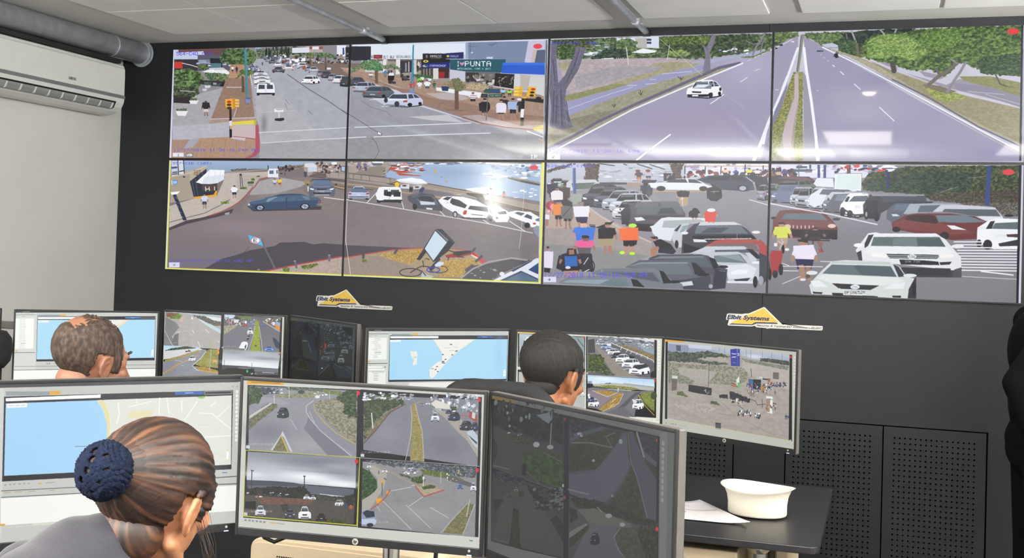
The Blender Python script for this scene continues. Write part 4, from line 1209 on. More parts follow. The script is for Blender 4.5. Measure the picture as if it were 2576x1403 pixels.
P #555c64 700,1120 1100,1120 1180,1210 940,1170 890,1150
P #1f2026 1170,1100 1210,1110 1290,1220 1210,1225
E #23252b 1310,1208 54,14
P #7d828c 210,1215 280,1165 500,1150 900,1160 1000,1250 1010,1290 200,1225
P #6d8088 240,1215 300,1185 850,1180 880,1250 220,1222
P #8fa0a8 300,1190 700,1185 600,1230 240,1215
P #1f2026 900,1180 960,1190 1030,1260 920,1250
D #c9ccd4 3 1780,870 1780,890 1910,750 1910,790 620,1090 620,1130
// scene furniture and people
P #4a5a98 345,80 370,75 378,470 350,475 342,240
P #6a7ab8 345,80 352,80 358,470 350,475
P #b8c0d8 300,100 410,85 405,120 310,125
P #9aa49a 320,370 430,365 425,470 330,470
P #e2e6f4 200,200 1,1 1,1
M #2a2838 #2a2838 #6a4a48 95,235 110,240
P #2c2838 95,280 200,275 190,370 110,370
M #3a3034 #3a3034 #6a4a48 220,265 100,250
P #43332c 210,310 320,310 310,410 220,410
M #e2dfe4 #4a4050 #8a6058 130,300 125,220
P #e6e3e8 132,355 250,350 250,425 140,430
E #a03a48 135,480 50,40
S #c04a5a|#2a2430|#d9a0a0 8 95,460 180,560 14,20
M #e0802c #2a2838 #a07868 145,430 125,255
P #e58a30 150,470 275,465 270,570 160,575
M #6a6868 #2c2838 #9a7a70 225,430 140,280
P #6e6a6a 230,490 350,480 345,610 240,605
P #2a2428 220,430 280,420 340,450 340,490 250,480
L #33303a 6 330,490 250,580
M #e6e2f0 #26264a #a88474 340,445 175,265
P #e9e6f2 345,490 505,485 495,590 360,590
P #25264a 370,590 488,588 480,640 385,640
P #8a8078 385,448 450,446 448,475 392,478
P #e6e2ee 78,565 120,570 120,640 80,640
P #a47c70 80,610 120,615 105,680 85,670
P #26242c 500,660 560,665 560,690 510,685
D #d9d2cc 4 510,670 620,680
P #25262e 560,690 740,625 700,670 620,700
M #3f7ad8 #4a3a48 #c09484 330,640 235,260
P #3a78dc 360,690 560,690 540,810 380,815
P #d9b4a4 415,650 475,648 480,690 415,690
M #1d1b22 #b0a288 #a87e6c 580,640 190,310
P #1c1a20 585,700 750,695 725,800 590,800
P #a89a7c 582,798 735,795 730,850 600,860
M #f0703a #1f1c22 #c08c78 780,655 200,300
P #f3733c 780,700 970,690 965,815 815,820
E #b9ec5a 915,672 40,20
P #1c1a20 822,815 960,812 950,855 840,862
E #c0f03a 815,930 26,16
E #c0f03a 910,938 28,14
P #a87c6c 640,870 660,930 690,860 720,900 700,940
M #e06aa8 #6a5a68 #a8746c 350,765 215,260
P #e8609c 385,820 530,815 520,880 395,880
P #8a5a5c 440,775 495,770 495,820 440,820
P #2a2026 435,775 500,770 500,790 435,795
P #5f5860 385,880 520,885 500,950 400,940
P #2c2a34 400,940 525,940 545,1110 430,1110
O #1c1c22 8 525,1060 26,50
D #d9dce6 8 490,980 450,1040 500,1090 460,1110
P #24202c 185,1080 210,960 290,930 400,945 440,1000 430,1090 250,1105
M #2e2438 #2c2632 #a0746c 210,890 220,270
P #2a68b8 265,960 385,960 390,1060 270,1065
P #33262c 290,900 375,895 385,960 280,965
P #a07868 305,905 355,900 360,945 310,950
P #1a1820 235,1060 410,1060 405,1110 240,1110
E #e0dcea 298,1072 26,14
P #b08c80 255,1105 400,1100 390,1150 260,1150
M #e4dcf0 #26242e #b08a80 60,870 90,280
P #e6def2 68,920 160,920 150,1080 70,1070
P #1d1c24 70,1075 130,1080 125,1120 70,1115
M #3a4458 #333440 #4a3a38 985,265 120,140
P #2c3444 985,290 1110,285 1100,380 1010,370
P #1e1c24 1015,262 1060,262 1060,290 1018,290
P #44424c 1045,340 1090,340 1090,390 1050,385
M #1f1c22 #b8a48c #b8948a 1330,310 130,180
P #1c1a20 1335,345 1460,345 1450,400 1345,395
P #b89c7c 1350,400 1445,400 1440,470 1410,480 1360,460
D #d4d0d8 7 1385,400 1395,490 1370,420 1400,410
P #17181c 1620,310 1690,290 1760,310 1770,400 1720,440 1660,435 1625,400
E #23262e 1690,275 30,20
D #8f9098 6 1690,340 1700,430 1660,350 1740,345
E #16181c 1700,400 16,40
P #1f1e24 1625,400 1765,400 1765,415 1625,415
P #e4e7ee 1070,265 1230,260 1330,225 1450,222 1520,230 1620,280 1680,300 1560,335 1210,330 1090,310
P #3d424c 1230,260 1290,230 1420,228 1440,262
P #3d424c 1450,262 1445,228 1510,232 1580,268
P #6d7480 1560,240 1640,265 1690,270 1600,270
E #23252b 1185,318 44,24
E #23252b 1590,320 40,24
P #3a3f52 1520,235 1640,195 1860,190 1990,205 2060,260 2080,330 2000,345 1760,330 1680,280
P #20242e 1580,235 1660,205 1850,200 1830,240
P #2a2e3a 1850,240 1860,200 1960,210 2020,250
P #2b2e3c 1860,190 2060,190 2200,215 2210,300 2100,340 2080,260 2000,205
P #8a2f34 2030,250 2070,255 2060,265
E #1e2028 1965,315 52,32
E #a9aebb 1965,316 34,22
K Q #8d95a4 2100,290 140,140
E #1d1c22 2135,400 26,30
M #1c1a20 #333 #c8a49a 1445,505 120,130
E #1c181c 1512,528 30,22
P #1d1b22 1450,550 1530,545 1535,590 1450,588
M #d04a3c #333 #d09488 1590,510 140,140
P #d8463a 1595,550 1715,550 1700,635 1610,635
E #e9ebf2 1665,525 40,18
P #1d1c22 1110,820 1180,800 1280,850 1330,920 1300,945 1150,890
P #2a2a3c 1160,890 1310,900 1300,945 1160,930
P #b07c66 1085,895 1160,865 1170,890 1140,920 1140,960 1090,965
P #b88470 1085,790 1130,785 1140,820 1095,820
P #2a2220 1080,780 1150,775 1160,800 1110,798
P #a8a0a4 1000,990 1080,985 1060,1000 1000,1000
W 539-C4D_(104) #4a48e8 95,90 455,26
W 12/27/2018_11:56:16.760_AM #5552f0 70,1120 980,48
P #dcdef2 62,1160 186,1160 186,1212 62,1212
W 4 #223 108,1175 24,24
P #e2e2ee 60,1228 2180,1312 2180,1326 60,1240
'''),
('S8', '''
G #8a8894 #807d84 80,85 2290,95 2270,1310 70,1230
P #dcdcf0 100,80 960,80 960,200 100,200
S #e9e9f8|#c4b8d8|#f4f4ff|#a3889c 60 110,85 1250,150 30,12
S #3a2a34|#5a3a3c|#8a5a50|#2a3a54 40 100,130 330,190 14,20
M #c9b09c #333 #6a4a44 135,135 80,80
M #4a3f8c #333 #6a4a44 190,125 70,80
F #1c2418 #3d4a2c #6a7448 24 14 900,260 960,160 1300,100 2290,90 2290,470 1800,420 1500,380 1200,330 920,310
F #16201a #2c4030 #3f6040 24 10 940,220 1500,150 1900,160 1860,300 1500,340 960,310
F #3a3834 #5c5850 #8d887c 14 10 1760,410 2080,420 2290,420 2290,540 2150,530 2050,450 1800,440
F #2a2622 #4a4238 #6d6450 16 12 1480,350 1900,330 2290,300 2290,420 1760,420 1500,400
D #8f8a70 5 1600,330 1700,290 1650,310 1760,280 1900,160 1950,130 1850,200 1990,190
P #f4f4fc 670,165 905,162 900,315 662,300
P #d8e6e8 680,175 895,172 890,305 672,292
L #888c90 5 668,165 905,162 900,315
P #5a4a40 770,85 810,85 805,160 775,160
P #2f4078 515,85 535,85 540,275 512,275
P #2f4078 568,85 590,85 588,280 565,280
P #34406c 440,85 458,85 458,120 442,120
P #3a5068 345,90 352,90 352,240 346,240
P #45606c 325,98 425,96 420,115 328,118
P #45606c 305,125 470,122 465,145 308,148
P #22306a 1130,90 1150,90 1145,300 1122,300
E #e9eaf6 1138,115 64,32
L #4a4a64 9 1085,118 1195,116
S #e9ebf8|#c43c3c|#2f3a5a 30 590,90 1250,150 22,9
P #2d4680 2010,95 2050,95 2030,440 1990,440 2000,280
P #1d1c24 1,1 2,2 3,1
P #3a2a34 100,185 440,190 500,235 430,270 100,250
P #6a4a50 140,200 260,190 420,195 480,230
P #e2e4f0 480,250 510,200 650,205 660,285 500,275
K q #5f6a60 100,225 400,90
K Q #8a90a0 -20,260 110,140
K f #4d5360 60,260 110,140
K q #6c7490 100,260 330,165
P #6c7490 145,330 200,265 330,262 400,320 300,410 160,420
P #5a6880 175,318 200,278 330,275 350,318
K q #aab0bc 270,280 160,165
K q #9ba3ae 315,280 200,185
K q #b9c0cc 420,285 220,190
P #dfe3ec 450,350 540,295 840,300 860,320 600,340 560,430 490,460 440,440
P #5c6878 530,345 560,300 790,305 820,320 640,330 600,350
K q #6c7078 560,320 260,190
P #c4c8d2 600,360 640,325 940,330 980,345 740,345 640,420
P #60646e 600,440 660,345 810,340 760,400 720,490 640,505 600,490
P #7a8494 665,400 690,350 800,348 750,405
K q #f2f3f8 710,335 270,215
P #f4f5f9 715,440 790,350 960,345 970,400 930,520 790,530 730,500
P #5d6670 790,410 835,362 960,358 955,408
P #2a2c32 750,410 780,365 800,368 780,412
E #25272c 735,500 24,40
E #25272c 800,520 26,34
L #3a3a40 16 725,470 840,530 930,525
P #dfe3ea 840,445 890,440 890,465 845,470
P #3b3c44 915,440 980,345 1060,340 1100,400 1060,570 960,560 920,520
P #8f949e 980,340 1450,345 1460,360 1000,362
P #4a4e58 1080,360 1470,365 1480,415 1090,415
P #28282e 940,400 1050,400 1040,560 950,555
E #1c1d22 945,520 22,48
E #9a9ea8 945,522 10,24
E #1c1d22 1035,545 22,40
P #3a3d46 1060,420 1300,400 1540,410 1500,440 1200,440 1060,520
P #5c6270 1120,560 1130,480 1200,425 1360,425 1300,520 1250,560 1180,600
P #5f7484 1180,485 1210,435 1350,430 1280,488
P #cfe0ee 1165,520 1215,520 1240,538 1180,540
P #a9b0bc 1270,520 1330,430 1500,425 1780,430 1560,500 1400,510
P #5c6a78 1395,505 1420,445 1600,440 1540,500
P #c9ccd8 1530,500 1600,440 1800,440 2080,460 2150,545 2100,570 1950,540 1700,500
P #586068 1615,500 1635,475 2090,480 2130,540 1900,535 1700,505
P #dde0ea 1910,540 2150,545 2160,600 2000,580
// red cars
P #6f3c3c 120,640 120,580 180,490 240,483 520,483 600,530 650,580 690,640 690,740 600,740 200,730 110,700
P #607078 190,565 230,515 540,512 610,575
P #7a464a 130,575 620,580 680,620 600,640 160,620
D #c9b0ae 12 300,622 300,640 335,625 335,642 370,625 370,642 405,625 405,642 440,625 440,642 475,625 475,642
P #2a2228 260,655 690,660 680,740 300,720
E #d9c4b4 250,632 30,22
E #e2cec0 640,625 36,18
P #1e1c22 620,680 690,670 685,745 640,745
E #4a3c40 680,565 34,12
E #3a3038 125,555 24,12
P #6c3232 1165,600 1290,530 1380,515 1680,515 1900,540 2010,590 1920,680 1920,740 1700,750 1180,650
P #7c3e3c 1380,525 1560,525 1610,600 1700,650 1850,660 1900,690 1700,700 1180,640 1180,600
P #3a2628 1280,570 1320,530 1400,525 1420,590
P #3a2628 1420,590 1400,525 1540,530 1590,590 1560,605
P #6d7c88 1580,590 1560,530 1830,530 2000,590 1800,598
P #e9eaf4 1655,618 1720,620 1830,660 1700,655
E #23181c 1210,655 36,24
E #2a2024 1635,710 40,34
P #f2f4f8 1925,640 2020,580 2090,555 2290,565 2290,830 2070,830 1980,800 1920,760
P #5c6c70 2050,650 2080,600 2290,590 2290,655
P #2a2c30 2000,650 2040,585 2080,580 2050,650
P #eef0f4 2050,660 2280,660 2280,745 2060,750
P #dfe8ec 2075,700 2180,700 2180,718 2090,722
P #47302c 2180,700 2285,695 2285,725 2190,722
P #26282c 2110,780 2285,745 2285,800 2120,805
E #23252a 2015,790 40,44
E #23252a 1940,780 22,36
E #e6e8ee 1962,643 38,14
E #23252a 2205,535 44,10
L #e6e4ee 10 100,428 380,480 620,520 1040,612
D #f0f0f8 11 1720,765 1980,765 1735,790 1960,792 1740,815 2270,818 1750,840 2270,842 1755,865 2270,868 1765,890 2270,893 1770,915 2270,918 1780,940 2270,944 1780,965 2270,970 1785,990 2270,996 1790,1015 2270,1022
L #f0f0f8 12 1960,1025 2240,1058
L #dfdfe8 5 1790,1070 2270,1095
// pickup
P #3a3a40 1240,1000 1780,1000 1785,1080 1300,1075
P #e4e6ec 850,840 900,770 960,690 1030,680 1100,700 1560,695 1640,740 1700,810 1780,900 1785,1010 1740,1020 1200,960 900,940
P #e9ecf2 960,690 1560,690 1600,715 990,722
P #5f6f70 985,800 1010,722 1590,722 1645,808
P #6f8284 1180,735 1380,730 1400,800 1180,795
P #4c5c60 1390,735 1590,735 1640,805 1400,805
P #eceef2 920,860 990,808 1650,812 1720,860 1600,890 1100,880
P #30343c 930,780 965,705 1010,700 960,800 930,820
P #3a3e46 1120,870 1600,880 1570,915 1150,910
D #d4d8e0 5 1120,885 1310,887 1385,888 1600,892 1130,900 1310,902 1385,903 1590,905
E #dfe4ea 1348,895 40,20
W VW #6a7078 1325,882 46,26
P #f6f6f2 985,870 1060,862 1130,880 1120,905 1000,895
P #f6f2ea 1580,880 1710,872 1715,900 1600,910
P #22242a 1235,920 1470,930 1580,940 1590,970 1250,965
W SVH_730 #c9ccd4 1285,930 130,18
P #26282e 1590,945 1700,940 1680,965 1600,970
P #2c2e36 1250,990 1690,1000 1680,1060 1340,1060
E #f4f2f2 875,795 42,18
E #e9e9ee 1750,805 56,18
P #3c3e46 860,860 900,840 910,930 880,930
P #4c4e56 1720,1010 1785,990 1785,1080 1700,1080
// cyclists and runner
M #d8e05a #b99a88 #b0887a 110,595 185,260
P #d4dc58 135,632 250,630 245,705 130,705
P #b88e7c 170,600 215,598 215,632 172,632
P #3a2a28 165,595 220,592 222,608 168,610
P #e9ebf0 130,775 160,775 158,805 130,805
D #c9ccd4 7 170,760 210,790 200,740 215,860 215,760 180,830
E #16181c 210,830 12,40
E #eceff2 245,832 20,12
P #2c2c34 365,745 400,670 460,650 540,655 590,690 620,745 540,740 510,760
M #2a2a32 #4a3a38 #8a6a60 400,640 190,150
L #3a3034 10 420,750 620,755
D #4a4448 8 470,760 500,900 520,770 560,850 430,780 490,900
P #b53a3c 520,820 565,855 530,860
P #8a6458 520,760 570,770 550,820 520,810
M #e9dff4 #25284a #a8826e 275,745 245,370
P #ece2f6 300,800 480,790 495,870 480,920 320,915 300,860
P #22264e 318,915 480,920 470,978 420,975 400,960 330,970
P #a8826e 345,970 390,965 405,1080 370,1090
P #9a7462 405,975 460,975 440,1060 415,1060
P #a8846f 340,750 390,745 395,795 345,790
P #2a2422 335,745 400,740 405,765 345,765
E #e4e2ea 385,1098 26,12
E #6a4a40 430,1070 20,16
L #e3e0e8 6 205,1135 360,1070
D #e3e0e8 7 210,980 560,985 210,1020 340,1022 205,955 260,975 540,938 640,940
P #a83a3e 90,880 110,840 200,845 205,900 170,1030 110,1060
P #3c3e4a 0,770 60,800 80,880 100,1000 80,1090 30,1140 0,1100
P #b04a4c 0,740 40,770 90,860 80,900 0,860
E #1c1d22 190,1010 20,50
E #1c1d22 140,1050 24,34
E #1c1d22 92,1050 16,54
E #9da4b0 16,1105 22,40
// front car
P #2a2c34 1290,1110 1385,1080 1385,1265 1310,1262
P #d3dad8 440,1150 470,1105 560,1010 640,935 760,925 1150,940 1240,985 1300,1070 1370,1090 1320,1180 1310,1265 460,1225
P #5f6f74 555,1045 640,965 1160,980 1215,1075
P #4c5c64 830,975 1160,985 1210,1072 900,1055
P #e2e8e6 500,1085 560,1055 1210,1080 1290,1110 1100,1150 640,1130
P #c4cccb 640,935 1150,945 1160,965 640,955
P #343c46 1180,960 1230,985 1290,1070 1230,1075
P #4a2a30 640,1130 830,1140 700,1175
P #2b2d34 660,1135 1060,1150 980,1190 720,1180
E #dfe4ea 845,1163 42,20
W - #4a4e58 818,1154 54,18
P #e8ecf0 450,1110 530,1105 610,1165 480,1165
P #e8ecf0 1090,1180 1180,1130 1290,1120 1270,1180
P #e6e9ec 745,1192 940,1205 940,1235 745,1225
W BPS8652M #2c2c34 752,1198 180,26
P #24262e 640,1215 740,1218 740,1235 940,1240 1050,1245 1040,1255 650,1240
P #1e2036 470,1205 560,1210 550,1225 480,1222
P #2a2a38 1170,1240 1250,1240 1250,1258 1180,1256
E #e2e6e8 465,1038 50,18
E #dfe4e6 1330,1062 60,16
E #17181c 1365,1180 18,60
E #e0444c 2200,150 54,26
P #b0b3c0 100,72 2330,85 2330,92 100,84
P #e8e6f2 75,1228 2300,1312 2300,1330 75,1240
P #1d2026 2292,90 2316,90 2290,1320 2268,1315
P #d4d2e4 2316,80 2350,80 2350,1340 2288,1325
''')],

'A': [('MA', '''
P #cfd2cc 200,140 2480,150 2480,1300 200,1300
P #3a3d42 200,100 2480,110 2480,158 200,160
D #d8d8d8 5 345,146 455,146 2405,138 2412,138 2430,138 2437,138 2455,138 2462,138
P #dcdfd8 235,165 560,165 545,1280 215,1280
D #8f9490 3 260,173 300,173 325,173 355,173 378,173 460,173 475,173 515,173
L #5c6265 6 240,195 555,193
D #9aa09a 8 262,218 275,218 340,218 360,218 372,218 388,218
P #fafcf8 242,250 525,250 515,715 235,715
D #c4cac4 5 305,262 390,262 305,284 390,284 305,306 390,306 303,328 390,328 303,350 390,350 300,372 390,372 300,394 388,394 300,416 388,416 300,438 388,438 298,460 388,460 298,482 388,482 298,504 388,504 296,526 388,526 296,548 388,548 296,570 386,570 296,592 386,592 294,614 386,614 294,657 386,657 294,679 386,679 294,701 386,701
L #7a8078 6 320,635 388,635
P #e8a838 235,745 262,745 262,762 235,762
L #4a5054 7 225,778 540,775
P #8fa3b0 580,195 925,192 925,215 580,217
P #eab040 928,190 1015,190 1015,215 928,216
P #24272b 580,222 2405,215 2385,895 560,912
P #fbfcfc 585,228 1300,226 1300,258 585,262
P #b3e2fc 583,272 2395,266 2380,855 565,882
P #f0f0ea 1600,268 1990,268 1780,420 1700,360
P #f2e4bc 1930,268 1995,268 1780,425 1760,400
D #6a7074 6 1775,372 1805,355
P #fafcfc 592,278 755,278 752,310 592,312
D #b8bcbc 4 610,294 655,294 670,294 700,294 712,294 738,294
P #fafcfc 2340,730 2368,730 2362,830 2332,830
P #4a90d8 1930,230 2160,228 2162,250 1932,250
L #e8f0f8 4 2010,239 2080,239
L #c8ccd0 4 2172,232 2392,230 2390,250 2172,250 2172,232
D #c4a060 5 820,945 885,948
D #6a7074 12 722,948 738,948 760,945 770,945
L #5c6265 5 225,990 2435,962
L #6a7074 8 215,1045 2425,1018
P #fbfcf8 215,1052 2425,1026 2420,1300 210,1300
D #9aa0a0 4 2005,922 2210,918 2300,925 2330,922
P #cfd2cc 2400,215 2470,160 2450,960 2385,900
D #f2f4f0 20 2440,240 2440,246 2437,282 2437,288 2434,325 2434,330 2431,366 2431,372 2430,408 2430,414 2428,450 2428,456 2428,492 2428,498 2427,534 2427,540 2426,580 2426,586 2425,625 2425,630
''')],
'D': [('MD', '''
P #c8ccc6 140,130 2400,130 2400,1400 120,1400
P #2c2f34 140,95 2400,95 2385,140 150,140
D #e0e0e0 6 262,124 368,124 2320,118 2328,118 2345,118 2352,118 2368,118 2376,118
P #d4d8d2 160,142 470,142 465,1400 130,1400
D #8f9490 3 175,155 225,155 238,155 270,155 285,155 375,155 390,155 428,155
L #5c6265 8 165,180 470,180
D #9aa09a 9 175,207 188,207 212,205 220,207 262,205 275,207 292,207 300,207
P #f4f7f2 170,240 450,240 440,575 160,575
D #a3aaa4 5 262,252 352,252 262,277 355,277 245,300 312,300 245,325 312,325 262,350 350,350 262,374 350,374 262,398 355,398 245,421 305,421 262,446 355,446 262,494 352,494 240,519 302,519 240,543 300,543 222,300 232,300 222,325 232,325 222,421 232,421
L #6a7074 6 260,469 356,469
P #e8a838 148,600 190,600 190,618 148,618
L #4a5054 9 150,640 455,636
D #8f9490 4 165,665 205,665
P #f8faf6 160,682 380,682 380,702 160,704
P #f8faf6 160,720 415,718 415,742 160,742
E #4a5054 420,692 8,10
P #eff2ec 170,765 430,762 420,1400 140,1400
D #9aa09a 6 245,793 310,793 245,818 310,818 245,843 310,843 245,868 310,868 245,893 310,893 218,768 405,768
P #a3b0b4 520,180 840,178 840,198 520,200
L #5c6c70 5 530,190 800,188
P #eab040 845,175 930,175 930,200 845,202
P #1d2024 495,205 2315,205 2300,880 2290,900 470,920
P #f2f6f4 500,215 1245,213 1243,248 500,250
P #abdcf8 495,268 2310,262 2292,875 482,890
B #a0cdf0 .6 2180,500 60,300
P #f0f0ea 1165,265 1800,263 1650,370 1500,480 1380,595 1300,700 1180,840 1140,870 1110,840 1105,740 1130,700 1240,610 1300,595 1300,480 1240,370
L #f2e6c0 10 1798,266 1500,480 1375,600
L #f2e6c0 8 1170,270 1245,375 1298,470
P #eeeee8 805,448 910,448 920,500 910,640 870,670 840,650 870,590 830,540
D #9aa09a 4 860,535 910,535 855,552 900,552 1340,395 1430,395 1410,440 1500,440 1500,385 1540,385
D #dcd8d0 4 1260,290 1320,390 1360,270 1480,390 1450,400 1600,300 1400,470 1500,400
D #55595c 14 1425,345 1448,342 1508,450 1535,440 1450,508 1465,500 1302,500 1320,498 1345,575 1362,572 1300,608 1330,605 1300,625 1340,630 1215,685 1230,683 1190,732 1208,728 1225,765 1240,760
L #55595c 7 1135,712 1150,722 1168,716
P #fafcfc 500,275 662,273 660,303 500,305
D #b8bcbc 4 520,288 545,288 565,288 600,288 620,288 645,288
P #fafcfc 2248,730 2280,730 2276,835 2245,835
D #6a7074 5 2258,748 2265,748 2258,792 2264,792
P #2f66b0 1843,216 2078,214 2078,240 1843,242
L #d8e4f4 4 1920,228 1990,227
L #a8acb0 4 2085,218 2300,216 2298,240 2085,240 2085,218
P #c8ccc6 2318,145 2385,145 2365,880 2298,880
D #eef0ea 20 2352,240 2352,246 2349,275 2349,281 2347,315 2347,320 2345,352 2345,358 2343,390 2343,396 2342,425 2342,430 2341,458 2341,463 2339,490 2339,495 2338,520 2338,525 2336,560 2336,566 2335,592 2335,598 2333,622 2333,628 2332,662 2332,668
P #eceee6 800,935 1720,920 1700,1000 760,1000
''')],
'B': [('MB', '''
P #d2d4ca 60,60 1600,150 1560,1100 40,1100
P #e8a93a 115,82 342,98 340,120 112,108
D #8a6a2a 4 160,100 320,110
P #101114 130,112 1530,190 1500,1100 85,1100
T #b3b0ac .05 40 135,125 800,165 780,572 100,530
G #b9c8d2 #a9bcc8 140,120 800,165 795,200 400,150
F #3a3c3a #5c5e58 #8a8a80 10 14 460,165 600,180 700,225 790,240 792,290 700,285 560,225
P #e4e8ea 600,170 790,200 792,240 700,225
F #4a5a30 #7a9444 #9aaa5c 10 6 170,180 240,150 310,150 330,170 300,210 190,205
F #6a4a3c #8a5a4a #a8806a 8 6 140,135 300,140 200,185 140,185
P #d8b4ac 300,210 340,170 335,250 280,240
P #8c8a8a 130,185 250,250 290,310 200,420 270,530 100,525
P #7c7a7c 235,400 285,380 280,530 200,510
P #c4d8de 540,210 700,290 792,340 790,385 640,300 520,215
D #e8eaec 7 455,345 468,380 515,480 545,545 610,335 645,370 755,470 772,485
D #e0e0de 5 120,345 180,470 180,470 215,530 255,370 310,360
L #c8a83c 5 650,480 710,555
P #e8eef2 435,185 452,185 458,212 438,212
E #c9302c 800,170 9,11
P #14151a 800,150 835,152 815,575 780,572
G #5f606c #76767e 830,155 1525,200 1500,610 815,570
P #777580 830,300 1180,240 1230,200 1120,590 815,570
F #7a7a60 #a0a080 #c8c0a8 10 6 830,290 980,280 1060,230 950,320 830,400
P #c0d4ec 835,155 960,160 960,200 835,205
S #c0605a|#d8dce8|#4a4440|#7a8a60|#e8e4dc 72 850,190 1080,290 11,6
F #38502c #5c7c38 #8aa44c 10 8 1000,180 1160,180 1150,215 1020,212
S #3a4030|#d8d8d8|#8a5a40|#5a7038 54 1330,190 1520,260 11,7
P #3f3c38 940,190 980,172 1030,210 1000,230
P #d8dce4 945,215 1010,215 1000,255 950,255
P #e08a2c 1450,270 1508,300 1500,350 1440,310
P #8fb0d8 1450,240 1510,260 1508,300 1452,272
P #d8dce4 1410,240 1445,250 1440,290 1408,280
F #7a8a20 #93a02c #a8b03c 12 4 1205,230 1245,230 1255,340 1262,600 1140,590 1180,430 1200,300
L #c8ccd0 6 1200,290 1170,440 1120,588
L #c8ccd0 6 1250,300 1280,480 1290,600
E #2f5a2c 1210,530 12,10
L #b8a890 12 1300,240 1400,300 1500,360
D #d8dce4 4 888,190 892,290 912,160 922,290
C f #e8eaee 1108,315 68,85
P #2c2e34 1115,395 1142,392 1125,460 1100,465
D #e0e4ea 5 1110,400 1130,400 1105,430 1130,430
P #f0f2f6 1000,570 1040,490 1060,480 1100,482 1118,500 1110,540 1090,585
P #38404c 1075,540 1095,510 1098,530 1085,580
P #5a6a7c 1005,560 1080,565 1075,582 1000,575
C f #4f7fd0 1315,525 110,85
P #25384c 1410,430 1440,440 1500,480 1495,570 1450,550 1425,490
P #4c6a94 1445,445 1500,470 1495,500
C f #8a9cc0 1142,220 30,40
C f #4a68c8 1270,255 36,36
C r #b04a50 1055,255 50,45
P #e8ecf0 1080,230 1105,235 1100,265 1078,262
C f #8a9cc0 1168,245 30,40
C f #c8d4e8 1178,205 22,26
E #d02a2c 1518,210 9,11
W 12/27/2018_11:56:16 #c8c8c8 820,530 150,12
W 12/27/2018_11:56:16 #c8c8c8 125,490 140,12
E #d8d8c0 812,550 10,8
P #14151a 1505,200 1530,205 1500,880 1480,880
G #b8dcf0 #dfe8ee 105,525 540,550 540,580 105,600
F #22301c #40503a #6a7c60 10 6 110,590 200,560 370,535 500,555 400,570 250,580
P #d8dadc 108,600 250,580 540,560 580,575 440,620 200,680 105,695
T #8e929c .06 20 100,720 400,640 580,570 620,580 600,640 540,700 440,770 760,860 760,900 85,900
F #8a7a40 #a8985c #bfae74 10 4 120,700 300,650 520,580 560,585 400,650 200,710 115,720
F #7a7a30 #989444 #b0a860 14 4 600,600 660,570 765,575 755,800 520,770 480,750 560,680
F #8a7434 #a88c44 #c0a45c 12 4 470,775 600,780 760,830 755,850 520,815
L #d8dadc 7 610,600 560,670 450,770 500,820 760,855
L #d8a030 12 540,825 640,840 755,852
L #e0a030 8 90,870 260,760 420,690 530,635
L #c89030 5 120,870 280,770
C q #eceef2 405,650 85,72
C q #b8c4d0 530,590 34,25
S #3a3440|#8a3a44 14 370,580 430,605 7,4
P #e8a030 750,570 775,570 770,630 748,625
L #a8a8a0 12 675,575 655,820
L #80807c 5 725,620 715,800
P #e8a030 700,700 742,700 740,725 700,722
E #d02a2c 772,588 9,10
D #d8dadc 4 240,700 330,720 320,765 340,770
P #14151a 775,560 800,565 790,880 760,880
G #9aa0aa #eef2f6 815,575 1505,615 1480,805 805,760
B #b8bcc8 .8 1250,625 200,26
B #868c98 .7 1350,685 220,22
B #8c929c .6 950,610 100,18
B #f4f8fa .9 1100,740 300,30
P #4a4e54 805,760 1100,775 1200,790 1480,805 1480,880 800,880
P #6a6e78 1000,780 1480,808 1480,850 1000,830
F #06080a #10140e #242a1c 8 10 800,820 880,800 1000,800 1060,810 1190,805 1200,860 1180,880 800,880
E #20c040 1108,835 12,18
L #d8dce0 5 1290,850 1430,858
S #d8dce0|#aab0b8 10 1150,855 1240,875 8,4
L #20242c 4 835,700 832,800
L #20242c 4 1165,735 1162,820
E #d02a2c 1492,635 9,10
L #c8cc70 4 810,570 1510,612
''')],
